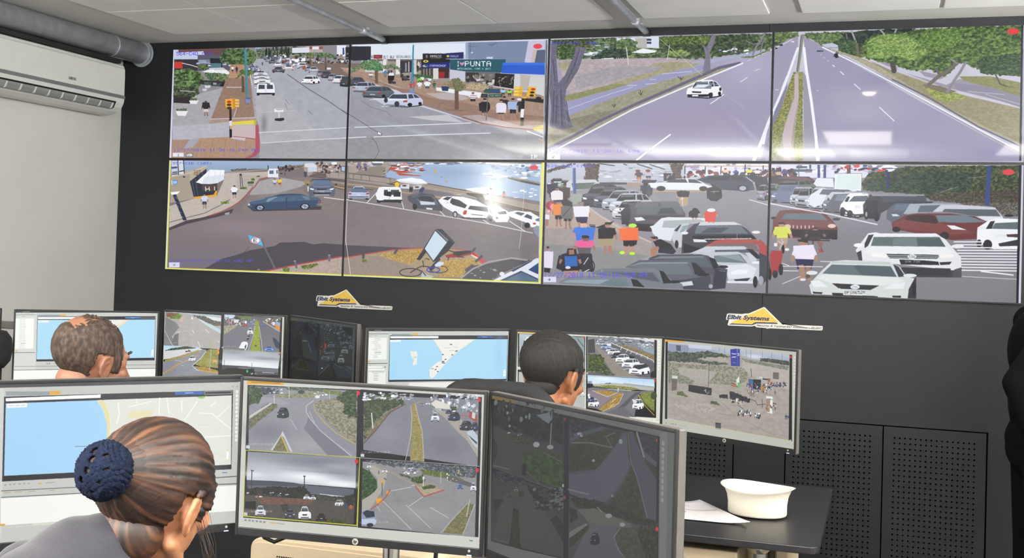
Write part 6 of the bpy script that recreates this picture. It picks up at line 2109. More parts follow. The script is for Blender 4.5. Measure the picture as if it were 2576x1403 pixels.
'I': [('MI', '''
P #5c605c 60,90 1500,380 1500,1700 60,1450
P #7a6420 92,108 268,145 265,172 90,140
P #0a0b0d 88,130 1415,430 1400,1700 80,1400
T #2c2c32 .1 24 105,150 660,280 655,870 95,680
F #05080a #101812 #20281e 26 20 105,150 660,280 655,500 560,480 300,400 105,350
S #3c4448|#5c6468|#20282c 43 110,160 640,300 11,19
P #60686c 440,260 540,240 560,290 540,330 520,320
P #33342f 105,350 300,420 430,490 660,560 655,600 560,590 400,545 330,600 330,720 460,800 655,870 655,880 95,670
F #1a200c #2c3416 #3c4420 12 4 180,390 420,470 400,490 260,480
F #16280c #263c12 #344c1c 30 6 330,570 430,540 560,560 660,630 655,860 480,800 350,700 325,630
F #1a240c #263014 #30381a 12 4 520,545 655,560 655,620 560,590
L #4c504c 4 500,560 650,640
L #4c4c44 5 340,600 330,680 460,800
E #8a8e8e 440,495 26,22
E #7c8080 550,515 26,18
S #6c7074|#30343a 14 180,345 320,440 11,7
F #0e1208 #1e240e #2c3014 12 4 100,440 130,500 120,600 100,660
L #6c7068 8 560,330 550,490
P #08090c 330,650 362,655 358,745 325,730
L #505458 6 95,660 220,690
E #909498 655,820 12,14
P #0a0b0d 660,280 700,290 690,1400 655,1400
T #34363c .08 24 700,300 1410,440 1390,1110 695,870
F #0e1214 #1c2226 #34383c 16 10 700,300 820,300 960,350 820,390 720,440
P #3c3f4a 800,395 960,350 1000,360 990,390 720,480 700,450
F #1c2010 #2a2e18 #343820 16 4 700,480 800,430 990,370 1120,400 1060,520 960,500 760,480
F #1e2010 #2a2c18 #34361f 22 4 700,500 840,480 1000,510 1050,530 1000,640 900,690 700,710
L #565a5c 6 720,480 860,480 1040,520
L #50545a 6 1040,520 990,430 1060,400
P #3c3f4a 1060,520 1120,400 1200,390 1380,640 1395,1100 1300,1080 1230,760 1190,640 1150,760 1050,900 960,975 700,880 695,720 900,690 1000,640
P #444752 1040,540 1120,420 1150,420 1180,600 1160,700 1080,840 960,970 860,950 700,880 700,740 900,710
F #1e200e #2c2e18 #363820 16 4 1155,410 1170,410 1195,600 1180,640 1165,560
F #16200e #222c14 #303a1c 26 4 1190,650 1230,740 1310,1080 1150,1040 1000,985 1090,880 1160,740
L #5c6068 6 1165,420 1190,640 1230,740 1320,1080
F #1c2010 #2a2c18 #34361f 12 4 1200,400 1230,400 1300,560 1400,720 1395,780 1300,640
P #3f4350 1240,430 1300,560 1400,640 1395,680 1290,600
F #0e1218 #1e222c #34343c 20 10 1230,400 1410,440 1400,640 1290,540
L #70747c 12 1235,400 1290,590
E #7c8084 892,622 12,12
E #7c8088 1107,470 14,20
E #6c7078 1040,902 10,10
S #7c8088|#3c3f44 10 740,400 800,450 12,8
F #181c0e #24281a #34362a 12 6 1340,640 1400,680 1395,760 1350,700
L #606468 7 690,850 850,890
E #d02a2c 1398,462 11,16
E #902428 665,292 9,12
P #0a0b0d 1395,440 1415,445 1400,1700 1380,1700
D #3c403c 5 90,672 655,885 700,885 1405,1130
T #30302c .08 24 95,700 655,890 655,1400 80,1250
F #0e1214 #20262c #3c4448 16 10 95,700 360,760 350,820 250,800 95,760
P #383834 180,900 330,820 380,830 560,1100 655,1290 655,1400 90,1260
P #4c4e4a 560,830 655,890 655,1010 560,930
F #0c1008 #181c10 #282c1c 16 10 360,800 430,850 560,990 560,1020 490,1020 400,900
S #14181c|#484c54|#0a0c10 72 420,840 650,1010 14,9
F #0c0e0a #14180f #20241a 14 8 550,1090 600,1060 655,1130 655,1270
F #0e1208 #1c200e #2c2c14 14 4 260,1000 300,1010 310,1250 320,1360 220,1340 240,1150
F #181c0e #24280f #34361a 14 4 300,870 335,860 345,900 310,920
K f #50545a 265,830 30,46
K f #22262c 215,885 30,30
F #0a0c08 #12140e #1c1e18 14 6 95,930 180,930 110,1040
L #404440 6 95,1240 220,1280
T #383a38 .08 24 700,900 1400,1130 1390,1403 690,1403
F #0e1208 #1c2214 #30342a 16 10 700,920 900,930 1100,1010 1400,1110 1395,1150 1200,1120 900,1010 760,1000
F #0c1008 #181c10 #242818 16 10 700,990 760,1010 770,1080 710,1110
P #50504a 760,1010 900,1000 1180,1120 1200,1150 1000,1160 860,1120
P #484a50 860,1130 1080,1150 1060,1240 1100,1340 1120,1403 720,1403
F #1c1e0e #282a18 #34341f 14 4 700,1200 860,1130 850,1170 700,1320
P #5c605c 700,1190 830,1120 850,1130 700,1240
F #2c2c1c #38382a #444434 16 4 1090,1180 1230,1150 1300,1300 1310,1403 1140,1403 1080,1280
L #60646a 7 1100,1160 1050,1230 1090,1330 1140,1403
F #0c1408 #1a2410 #34401c 16 10 1250,1150 1395,1140 1395,1403 1310,1403 1240,1200
K q #12161c 865,1195 75,95
E #7c8488 1012,1060 26,18
E #80848c 1120,1130 22,16
D #70746c 6 920,990 960,1030
E #d02a2c 1393,1165 12,18
E #902428 664,915 9,14
P #5c605c 75,1260 330,1330 640,1400 640,1500 70,1500
P #6a6e6c 1418,400 1475,400 1465,1700 1412,1700
D #888c88 20 1442,480 1442,488 1441,530 1441,538 1441,580 1441,588 1440,630 1440,638 1440,680 1440,688 1439,730 1439,738 1438,780 1438,788 1437,830 1437,838 1437,880 1437,888 1436,930 1436,938
''')],
}
# ---------------- the pictures on the screens ----------------
def paint(name, w, h):
    c = Canvas(w, h, BASE.get(name, '#808080')); c.dim = .5 if name in 'CI' else 1.0
    for sheet, txt in PICTURES[name]:
        c.M = np.array(SHEETS[sheet][1]).reshape(3, 3); c.run(txt)
    a = c.out(); im = bpy.data.images.new('feed_'+name, w, h, alpha=False); px = np.ones((h, w, 4), np.float32)
    px[..., :3] = a[::-1]; im.pixels.foreach_set(px.ravel()); im.update(); im.pack()
    return im
def screen_mat(name, im, k=1.0, rough=.12, spec=.35):
    m = bpy.data.materials.new('screen_'+name); m.use_nodes = True; nt = m.node_tree; b = nt.nodes['Principled BSDF']
    b.inputs['Base Color'].default_value = (.012, .012, .014, 1); b.inputs['Roughness'].default_value = rough; b.inputs['Specular IOR Level'].default_value = spec
    t = nt.nodes.new('ShaderNodeTexImage'); t.image = im; t.extension = 'EXTEND'
    nt.links.new(t.outputs['Color'], b.inputs['Emission Color']); b.inputs['Emission Strength'].default_value = k
    return m
def quad(name, pts, uvs, m, parent):
    me = bpy.data.meshes.new(name); me.from_pydata(pts, [], [(0, 1, 2, 3)]); uv = me.uv_layers.new(name='uv')
    for i, q in enumerate(uvs): uv.data[i].uv = q
    return link(name, me, m, parent)

# ---------------- the room ----------------
M_WALL_DARK = mat('charcoal_wall_paint', '#1f2225', .5, 0, .05, 120, .15, spec=.35)
M_WALL_L = mat('cream_wall_paint', '#dbd9d4', .8, 0, .03, 3, .05)
M_CEIL = mat('ceiling_paint', '#cfcdc6', .85, 0, .03, 2.5, .05)
M_BOARD = mat('ceiling_board', '#ebeae4', .85, 0, .03, 5, .05)
M_FLOOR = mat('grey_carpet', '#4a4b4e', .95, 0, .25, 400, .6)
M_BLACK = mat('black_plastic', '#121214', .42, 0, .05, 60)
M_GREYP = mat('dark_grey_plastic', '#56524e', .45, 0, .05, 80, .1)
M_CHROME = mat('brushed_chrome', '#c9c5be', .2, 1, .05, 60, 0, .5, (1, 1, .05))
M_STEEL = mat('galvanised_steel', '#c4c8cd', .42, .45, .16, 14, .12)
M_CREAM = mat('cream_metal', '#cfbc9e', .45, 0, .03, 20)
M_DESK = mat('charcoal_laminate', '#201f21', .4, 0, .08, 300, .05)
M_WHITE = mat('white_plastic', '#dfe0da', .4, 0, .02, 10)
X0, X1, Y1, ZC = -.366, 6.7, -8.4, 2.91
def st(o): return tag(o, kind='structure')
st(MB().box(X0-.1, X1+.1, Y1-.1, .2, -.1, 0).build('floor', M_FLOOR))
st(MB().box(X0-.12, X0, Y1, .2, 0, 3.05).build('wall_left', M_WALL_L))
st(MB().box(X1, X1+.12, Y1, .2, 0, 3.05).build('wall_right', M_WALL_L))
st(MB().box(X0, X1, Y1-.12, Y1, 0, 3.05).build('wall_rear', mat('grey_rear_wall', '#8a8a8c', .8)))
c = MB().box(X0-.1, X1+.1, Y1, .2, ZC, ZC+.12)
ceil = st(c.build('ceiling', M_CEIL))
# flat boards fixed under the ceiling slab, in bays between the pipes
for bx in ([.2, .812, 1.405], [1.582, 2.215, 2.853], [3.008, 3.648], [3.80, 4.438], [4.452, 5.09], [5.11, 5.75], [5.77, 6.4]):
    for i in range(len(bx)-1):
        y = -.27
        for k in range(12):
            lamp = any(bx[i]-.9 < lx < bx[i+1]+.9 and y-.63-.9 < ly < y+.9 for lx, ly in CEILING_LAMPS) and y < -1.6
            if not lamp:
                MB().box(bx[i]+.003, bx[i+1]-.003, y-.632, y-.004, ZC-.011, ZC-.0005).build('ceiling_board', M_BOARD, ceil, bevel=.003)
            y -= .638
# dark panelled front wall: upper sheets with a fine joint, cupboard fronts let into the lower part
w = MB()
ZT = .872
w.box(X0, 3.618, .012, .06, ZT, 3.0); w.box(3.6205, X1, .012, .06, ZT, 3.0)
w.box(X0, 3.008, .012, .06, 0, ZT-.0005); w.box(4.716, X1, .012, .06, 0, ZT-.0005); w.box(3.008, 4.716, .012, .06, 0, .07)
wb = st(w.build('wall_back', M_WALL_DARK))
MB().box(X0, X1, .1, .14, 0, 3.0).build('joint_shade_board', mat('shade_black', '#020202', 1, 0, 0, spec=0), wb)  # pure black board stands in for the shade in the wall joints
def perforated(x0, x1, hx0, nx, hz, nz, label, pitch=(.0248, .0266)):
    z0, z1 = .074, .866; r = .0047; px, pz = pitch
    e = empty('cabinet_door', ((x0+x1)/2, .03, z0), label=label, cat='cabinet door', group='perforated cupboard fronts under the video wall' if nx else None)
    cx, cz = (x0+x1)/2, z0; b = MB(); Y = .012
    if not nx:
        b.box(x0+.003-cx, x1-.003-cx, Y-.03, Y-.03+.016, 0, z1-z0)
    else:
        gx0, gx1 = hx0-px/2, hx0+(nx-.5)*px; gz1 = hz+pz/2; gz0 = gz1-nz*pz
        def q(a, b_, c_, d): b.add([(a-cx, Y-.03, c_-cz), (b_-cx, Y-.03, c_-cz), (b_-cx, Y-.03, d-cz), (a-cx, Y-.03, d-cz)], [(0, 1, 2, 3)])
        q(x0+.003, gx0, z0, z1); q(gx1, x1-.003, z0, z1); q(gx0, gx1, z0, gz0); q(gx0, gx1, gz1, z1)
        N = 8; ring = [(math.cos(math.pi/4+i*math.pi/4), math.sin(math.pi/4+i*math.pi/4)) for i in range(N)]
        sq = [(1, 1), (0, 1), (-1, 1), (-1, 0), (-1, -1), (0, -1), (1, -1), (1, 0)]
        for i in range(nx):
            for j in range(nz):
                ux, uz = hx0+i*px-cx, hz-j*pz-cz; V = []
                V += [(ux+sx*px/2, Y-.03, uz+sz*pz/2) for sx, sz in sq]+[(ux+r*c_, Y-.03, uz+r*s_) for c_, s_ in ring]+[(ux+r*c_, Y-.024, uz+r*s_) for c_, s_ in ring]
                F = [(k, (k+1) % 8, 8+(k+1) % 8, 8+k) for k in range(8)]+[(8+k, 8+(k+1) % 8, 16+(k+1) % 8, 16+k) for k in range(8)]
                b.add(V, F)
        for a, b_ in ((x0+.003, x0+.005), (x1-.005, x1-.003)): b.box(a-cx, b_-cx, Y-.0299, Y-.014, 0, z1-z0)
        b.box(x0+.004-cx, x1-.004-cx, Y-.0299, Y-.014, z1-z0-.002, z1-z0)
    b.build('door_panel', M_WALL_DARK, e)
    MB().box(x0+.006-cx, x1-.006-cx, Y-.012, Y, .004, z1-z0-.004).build('shade_backing', mat('shade_black', '#020202', 1, 0, 0, spec=0), e)  # pure black sheet put in as the shade behind the holes
    return e
perforated(3.012, 3.489, 3.072, 16, .812, 12, 'perforated charcoal cabinet door partly behind the near right dark monitor')
perforated(3.489, 3.753, 0, 0, 0, 0, 'plain charcoal cabinet door without holes, under the beach-view monitor')
perforated(3.753, 4.229, 3.795, 16, .812, 24, 'perforated charcoal cabinet door directly right of the beach-view monitor')
perforated(4.229, 4.711, 4.283, 16, .812, 25, 'rightmost perforated charcoal cabinet door in the front wall')

# ---------------- video wall ----------------
PW, PH, VZ = 1.2135, .6843, 2.87
names = ['top row leftmost, avenue with a traffic light', 'top row second, shop fronts and pedestrians',
         'top row third, white car on open road', 'top row rightmost, road beside big trees',
         'bottom row leftmost, dark blue saloon', 'bottom row second, harbour with white vans',
         'bottom row third, crowded car park', 'bottom row rightmost, pale cars and jogger']
IM = {k: paint(k, 1280, 360) for k in ('W1', 'W2', 'W3', 'W4')}
for r in range(2):
    for q in range(4):
        fk = 'W%d' % (1+q//2+2*r); x0 = q*PW; z1 = VZ-r*PH
        e = empty('video_wall_screen', (x0+PW/2, .005, z1-PH), label='large wall display, '+names[r*4+q], cat='display screen', group='eight screens of the video wall')
        h = PW/2; g = .0006
        b = MB()
        for a in ((-h+g, -h+.0062, 0, PH), (h-.0062, h-g, 0, PH), (-h+.0062, h-.0062, 0+g, .0075), (-h+.0062, h-.0062, PH-.0075, PH-g)):
            b.box(a[0], a[1], -.005, .0065, a[2], a[3])
        b.build('bezel', M_BLACK, e)
        u0, u1 = (q % 2)*.5+.0062/PW/2, (q % 2)*.5+.5-.0062/PW/2; v0, v1 = .0075/PH, 1-.0075/PH
        if fk not in MATS: MATS[fk] = screen_mat(fk, IM[fk], .97, .035, .26)
        quad('screen', [(-h+.0062, -.0035, .0075), (h-.0062, -.0035, .0075), (h-.0062, -.0035, PH-.0075), (-h+.0062, -.0035, PH-.0075)],
             [(u0, v0), (u1, v0), (u1, v1), (u0, v1)], MATS[fk], e)

# ---------------- company stickers on the wall ----------------
def flat(name, pts, y, m, parent, t=.0008):
    b = bmesh.new(); vs = [b.verts.new((x, y, z)) for x, z in pts]; f = b.faces.new(vs)
    bmesh.ops.triangulate(b, faces=[f], ngon_method='EAR_CLIP')
    r = bmesh.ops.extrude_face_region(b, geom=b.faces[:]); bmesh.ops.translate(b, verts=[v for v in r['geom'] if isinstance(v, bmesh.types.BMVert)], vec=(0, -t, 0))
    bmesh.ops.recalc_face_normals(b, faces=b.faces)
    me = bpy.data.meshes.new(name); b.to_mesh(me); b.free(); return link(name, me, m, parent)
def lettering(name, txt, x, z, size, width, m, parent, y, shear=.25, offset=0.0, rot=None, spin=0):
    cu = bpy.data.curves.new(name, 'FONT'); cu.body = txt; cu.size = size; cu.shear = shear; cu.offset = offset; cu.extrude = .0003; cu.resolution_u = 3
    o = bpy.data.objects.new(name, cu); COL.objects.link(o); bpy.context.view_layer.update()
    me = bpy.data.meshes.new_from_object(o.evaluated_get(bpy.context.evaluated_depsgraph_get())); bpy.data.objects.remove(o)
    co = np.zeros(len(me.vertices)*3); me.vertices.foreach_get('co', co); co = co.reshape(-1, 3)
    k = width/max(1e-6, np.ptp(co[:, 0])); co[:, 0] = (co[:, 0]-co[:, 0].min())*k
    out = np.c_[x+co[:, 0], y-co[:, 2]-.0003, z+co[:, 1]]
    if rot is not None: out = np.array([tuple(rot @ Vector((co[i, 0], co[i, 1], co[i, 2]))) for i in range(len(co))])
    me.vertices.foreach_set('co', out.ravel()); me.update(); return link(name, me, m, parent)
M_STK = mat('sticker_white', '#e3e1da', .5); M_YEL = mat('sticker_yellow', '#dcb850', .5); M_NAVY = mat('sticker_navy', '#1f2c52', .5); M_TXT = mat('sticker_grey', '#4e4e55', .5)
OUT = [(-.0025, .0348), (.0018, .0599), (.0084, .0641), (.0832, .0644), (.0927, .0675), (.1143, .069), (.188, .1045), (.192, .1058), (.1966, .1036), (.2765, .0285), (.2899, .0185), (.2992, .0209), (.4839, .0216), (.4886, .0176), (.4870, .0026), (.4823, -.001), (.2244, -.0028), (.2103, -.0055), (.203, -.0025), (.1553, -.0015), (.1454, .0065), (.1312, .0017), (.0097, .0012), (.0064, .0058), (.0123, .0278), (0, .0306)]
TRI = [(.0248, .0164), (.1896, .1001), (.2682, .0292), (.1519, .0252), (.1332, .0147), (.0298, .0123)]
WAV = [(.0155, .0084), (.0274, .0128), (.1308, .0135), (.1472, .0239), (.1543, .0257), (.2565, .028), (.265, .0215), (.1569, .0189), (.1334, .0088), (.0155, .0067)]
for x, z, lb in ((1.044, 1.325, 'left company logo sticker with a yellow triangle, on the wall under the harbour screens'), (3.436, 1.330, 'right company logo sticker with a yellow triangle, on the wall above the beach-view monitor')):
    e = empty('wall_sticker', (x, .012, z), label=lb, cat='wall sticker', group='two company stickers on the front wall')
    flat('sticker_backing', OUT, 0, M_STK, e, .001); flat('triangle_emblem', TRI, -.001, M_YEL, e); flat('wave_stripe', WAV, -.0012, M_NAVY, e)
    lettering('company_name', 'Elbit Systems', .003, .0365, .030, .218, M_NAVY, e, -.0022, .22, .0011)
    lettering('trade_mark', 'TM', .2275, .047, .006, .010, M_TXT, e, -.0022, 0)
    lettering('slogan', 'Security & Tactical EO Solutions \u2013 ELSEC', .1572, .0055, .0132, .327, M_TXT, e, -.0022, .25, .0002)

# ---------------- air conditioner, duct, pipes ----------------
e = empty('air_conditioner', (X0, -.75, 2.42), label='white wall air conditioner below the round steel duct', cat='air conditioner')
ax, bz = 0, 0
def acp(prof, a, b): return MB().prism([(x-X0, z-2.42) for x, z in prof], 1, a+.75, b+.75)
body = [(-.3655, 2.44), (-.3655, 2.725), (-.345, 2.738), (-.21, 2.738), (-.18, 2.728), (-.170, 2.70), (-.168, 2.52), (-.172, 2.50), (-.186, 2.472), (-.212, 2.448), (-.25, 2.432), (-.31, 2.427)]
acp(body, -1.285, -.222).build('casing', M_WHITE, e, bevel=.006)
acp([(-.172, 2.555), (-.172, 2.715), (-.163, 2.705), (-.160, 2.66), (-.160, 2.545)], -1.27, -.236).build('front_panel', M_WHITE, e, bevel=.003)
acp([(-.172, 2.527), (-.172, 2.545), (-.1625, 2.545), (-.1645, 2.527)], -1.28, -.224).build('grey_trim_strip', mat('ac_trim', '#77777a', .4), e)
acp([(-.205, 2.456), (-.1865, 2.504), (-.1680, 2.504), (-.184, 2.468)], -1.255, -.30).build('air_outlet', mat('outlet_dark', '#0c0c0e', .6), e)
acp([(-.198, 2.455), (-.195, 2.466), (-.1715, 2.495), (-.1735, 2.480), (-.185, 2.462)], -1.255, -.315).build('louvre', mat('louvre_grey', '#8c8c88', .4), e)
for i in range(9):
    yy = -.33-i*.108
    MB().prism([(-.19-X0, 2.458-2.42), (-.186-X0, 2.485-2.42), (-.168-X0, 2.492-2.42), (-.180-X0, 2.464-2.42)], 1, yy+.75-.006, yy+.75+.006).build('louvre_bracket', M_WHITE, e)
acp([(-.36, 2.748), (-.36, 2.765), (-.185, 2.765), (-.185, 2.7385), (-.20, 2.7385)], -1.27, -.25).build('top_strip', mat('strip_dark', '#1b1a19', .7), e)  # dark strip along the top of the casing
_rot = Matrix(((0, 0, 1), (1, 0, 0), (0, 1, 0)))
o = lettering('brand_lettering', 'SAMSUNG', 0, 0, .022, .062, mat('ac_print', '#6d6d6a', .4), e, 0, 0, .0008, _rot); o.location = (-.160-X0, .75-.905+.19, 2.567-2.42)
o.location = (-.1597-X0, -.735+.75, 2.572-2.42)

def ringed(name, x, z, r, ya, yb, m, label, cat, rings, group=None):
    e = empty(name, (x, (ya+yb)/2, z), label=label, cat=cat, group=group); cy = (ya+yb)/2
    MB().tube((0, ya-cy, 0), (0, yb-cy, 0), r, n=40).build('pipe', m, e, smooth=False)
    for y, rr, w_ in rings: MB().tube((0, y-cy-w_/2, 0), (0, y-cy+w_/2, 0), rr, n=40).build('coupling', m, e)
    for c_ in e.children:
        for p in c_.data.polygons: p.use_smooth = len(p.vertices) == 4
    return e
ringed('ventilation_duct', -.222, 2.842, .066, -8.2, .010, M_STEEL, 'round galvanised steel ventilation duct along the left wall under the ceiling', 'duct', [(-.30, .068, .010), (-.018, .074, .006), (.002, .082, .010), (-2.0, .068, .01), (-4.0, .068, .01)])
gp = 'steel conduit pipes under the ceiling'
for x, xb, lb in ((1.435, 1.448, 'left steel conduit pipe under the ceiling, above the second top screen'), (2.972, 2.958, 'right steel conduit pipe under the ceiling, above the third top screen')):
    e = ringed('conduit_pipe', x, 2.880, .0155, -8.2, -.012, M_STEEL, lb, 'pipe', [(-.30, .0185, .05), (-3.2, .0185, .05), (-6.2, .0185, .05)], gp)
    cy = (-8.2-.012)/2
    for y in (-.235, -3.1, -6.1):
        MB().box(-.026, .026, y-cy-.012, y-cy+.012, -.004, .004).box(-.008, .008, y-cy-.006, y-cy+.006, 0, .0295).build('pipe_clamp', M_STEEL, e, bevel=.001)
    MB().box(-.02, .02, -.03-cy, -.001-cy, -.022, .018).build('end_box', M_BLACK, e, bevel=.002)

# ceiling lamps that light the room (behind the camera and to its right)
for i, (x, y) in enumerate(CEILING_LAMPS):
    e = empty('ceiling_lamp', (x, y, 2.885), label='recessed rectangular ceiling lamp, one of five behind the camera', cat='ceiling lamp', group='rectangular ceiling lamps')
    MB().box(-.32, .32, -.62, .62, .002, .0245).build('lamp_frame', M_WHITE, e)
    MB().box(-.29, .29, -.59, .59, -.004, .0015).build('diffuser', glow('lamp_glow', '#ffd9b0', 4), e)
e = empty('downlight', (4.08, -2.4, 2.885), label='small round downlight in the ceiling above the right desk', cat='downlight')
MB().lathe([(.045, .0), (.06, -.004), (.065, .0), (.065, .02), (.045, .024)], n=28).build('trim_ring', M_CHROME, e, smooth=True)
MB().lathe([(0, -.024), (.025, -.021), (.042, -.012), (.048, .0), (.046, .004), (0, .004)], n=24).build('lamp_glass', glow('spot_glow', '#fff0dc', 45), e, smooth=True)
# ---------------- monitors ----------------
M_LED = glow('blue_led', '#a8b4ff', 3); M_LOGO = mat('silver_badge', '#b9b6b0', .35, .3)
MIMG = {k: paint(k, 1024, 600) if k in 'GHI' else paint(k, 800, 470) for k in 'ABCDEFGHI'}
DZ = .753
def monitor(key, tlx, tly, deg, label, k=1.0, pole=(0, .075), zt=1.387, logo=True, group=None, rough=.3):
    a = math.radians(deg); w, h = .559, .344
    cx, cy = tlx+math.cos(a)*w/2, tly+math.sin(a)*w/2
    e = empty('computer_monitor', (cx, cy, DZ), a, label=label, cat='monitor', group=group)
    zt -= DZ; zb = zt-h; H = w/2
    # rear housing: bevelled slab that tapers back
    b = MB(); d0, d1 = .002, .020
    V = []
    for (x, z, y) in ((H-.0, 0, d0), (H, 0, d1), (H-.03, .03, .045)):
        V += [(-x, y, zb+z), (x, y, zb+z), (x, y, zt-z), (-x, y, zt-z)]
    b.add(V, [(0, 1, 5, 4), (1, 2, 6, 5), (2, 3, 7, 6), (3, 0, 4, 7), (4, 5, 9, 8), (5, 6, 10, 9), (6, 7, 11, 10), (7, 4, 8, 11), (8, 9, 10, 11), (0, 3, 2, 1)])
    b.build('rear_housing', M_GREYP, e, bevel=.003)
    f = MB()
    for x0, x1, z0, z1 in ((-H, -H+.0068, zb, zt), (H-.0068, H, zb, zt), (-H+.0068, H-.0068, zt-.0068, zt), (-H+.0068, H-.0068, zb, zb+.0172)):
        f.box(x0, x1, -.0035, .0022, z0, z1)
    f.build('front_bezel', M_BLACK, e, bevel=.001)
    x0, x1, z1 = -H+.007, H-.007, zt-.007; z0 = z1-.3195
    if key: m = screen_mat('monitor_'+key, MIMG[key], k*(.8 if key in 'CI' else 1), rough, .12 if key in 'CI' else .3)
    else: m = MATS.get('idle') or mat('idle', '#9ec7e6', .4)
    quad('screen', [(x0, -.0012, z0), (x1, -.0012, z0), (x1, -.0012, z1), (x0, -.0012, z1)], [(0, 0), (1, 0), (1, 1), (0, 1)], m, e)
    g = MB().tube((0, -.0036, zb+.0088), (0, -.0052, zb+.0088), .0068, n=24).build('round_badge', M_LOGO, e)
    lettering('badge_letters', 'hp', -.0042, zb+.0065, .009, .0084, M_BLACK, g, -.0052, .3, .0003)
    g = MB().tube((H-.028, -.0036, zb+.011), (H-.028, -.005, zb+.011), .0028, n=16).build('power_button', M_LOGO, e)
    MB().box(H-.033, H-.023, -.0048, -.0036, zb+.001, zb+.0028).build('power_light', M_LED, g)
    px, py = pole
    MB().tube((px, py, .012), (px, py, zb+.17), .0185, n=28).build('stand_pole', M_CHROME, e, smooth=False)
    MB().box(min(px, 0)-.05, .05, .044, py, zb+.10, zb+.17).build('mounting_bracket', M_BLACK, e, bevel=.004)
    MB().lathe([(0, .012), (.078, .011), (.09, .004), (.09, .0), (0, 0)], (px, py, 0), 36, 1.1, .9).build('stand_base', M_BLACK, e)
    return e
gm = 'operator monitors'
monitor('A', .8972, -2.2849, 33.04, 'monitor with a blue sea map, behind the balding operator at the far left', .95, group=gm)
monitor('B', 1.3278, -1.897, 4.41, 'far monitor with four road views just right of the balding operator', .95, zt=1.390, group=gm)
monitor('C', 1.8559, -1.7659, -34.57, 'dark-looking far monitor between the four-view monitor and the peninsula map', 1.0, group=gm)
monitor('D', 2.4384, -2.2508, 39.38, 'monitor with a map of a pale peninsula in blue sea', .95, group=gm)
monitor('E', 2.902, -1.9241, 3.5, 'monitor of four views partly hidden by the young short-haired operator', 1.0, group=gm)
monitor('F', 3.461, -1.908, -27.25, 'far right monitor with a single sandy beach view', 1.0, pole=(-.50, .22), group=gm)
monitor('G', 2.488, -4.213, 46.74, 'large near monitor with a street map, behind the woman with the bun', .95, group=gm)
monitor('H', 2.8847, -3.84, 5.34, 'large near monitor in the middle with four camera views', .98, pole=(.062, .055), group=gm)
monitor('I', 3.4457, -3.782, -35.92, 'near right dim monitor turned away, four dark road views', 1.0, group=gm)
monitor(None, .82-.559*math.cos(math.radians(62)), -2.267-.559*math.sin(math.radians(62)), 62, 'monitor seen only as a grey edge at the left border', group=gm)

# rail that carries the far left monitors
e = empty('monitor_rail', (.50, -2.06, 1.30), label='grey horizontal rail behind the far left monitors', cat='rail')
MB().box(-.42, .42, -.012, .012, -.015, .017).build('rail_bar', M_GREYP, e, bevel=.004)
for x in (-.38, .38): MB().box(x-.014, x+.014, -.012, .012, -.546, -.0155).build('rail_post', M_GREYP, e, bevel=.003)

# ---------------- desks ----------------
def rrect(x0, x1, y0, y1, r, n=6):
    p = []
    for cx, cy, a0 in ((x1-r, y1-r, 0), (x0+r, y1-r, 90), (x0+r, y0+r, 180), (x1-r, y0+r, 270)):
        p += [(cx+r*math.cos(math.radians(a0+90*i/n)), cy+r*math.sin(math.radians(a0+90*i/n))) for i in range(n+1)]
    return p
def desk(x0, x1, y0, y1, label, legs, cab=None):
    cx, cy = (x0+x1)/2, (y0+y1)/2
    e = empty('desk', (cx, cy, 0), label=label, cat='desk', group='operator desks')
    MB().prism([(x-cx, y-cy) for x, y in rrect(x0, x1, y0, y1, .035)], 2, .728, .753).build('desktop', M_DESK, e, bevel=.003)
    for x, y in legs:
        lg = MB().tube((x-cx, y-cy, .0), (x-cx, y-cy, .70), .033, n=32).build('leg', M_CHROME, e)
        MB().lathe([(.033, .68), (.052, .70), (.052, .7275), (0, .7275)], (x-cx, y-cy, 0), 32).build('leg_flange', M_CHROME, lg, smooth=False)
    return e
desk(2.30, 4.04, -2.19, -1.14, 'charcoal desk on the right with the white cap and papers', [(3.83, -2.03), (3.83, -1.3), (2.45, -2.0), (2.45, -1.3)])
desk(.10, 2.27, -2.45, -1.14, 'charcoal desk under the far left monitors', [(.3, -2.2), (.3, -1.3), (2.1, -2.0), (2.1, -1.3)])
desk(2.20, 4.02, -4.40, -3.42+.30, 'near charcoal desk under the three large monitors', [(2.4, -3.3), (3.9, -3.3), (2.4, -4.25), (3.9, -4.25)])
e = empty('drawer_cabinet', (3.50, -1.93, 0), label='cream drawer cabinet under the right desk', cat='cabinet')
MB().box(-.24, .27, -.18, .5, .03, .69).build('cabinet_body', M_CREAM, e, bevel=.006)
for i in range(3):
    d = MB().box(-.225, .255, -.197, -.181, .05+i*.205, .245+i*.205).build('drawer', mat('drawer_white', '#dedbd2', .4), e, bevel=.004)
    MB().box(-.06, .09, -.212, -.1965, .205+i*.205, .213+i*.205).build('handle', M_CHROME, d, bevel=.001)
e = empty('desk_side_panel', (3.905, -1.75, 0), label='cream upright panel beside the chrome desk leg', cat='panel')
MB().box(-.02, .02, -.2, .35, 0, .725).build('panel_board', M_CREAM, e, bevel=.003)

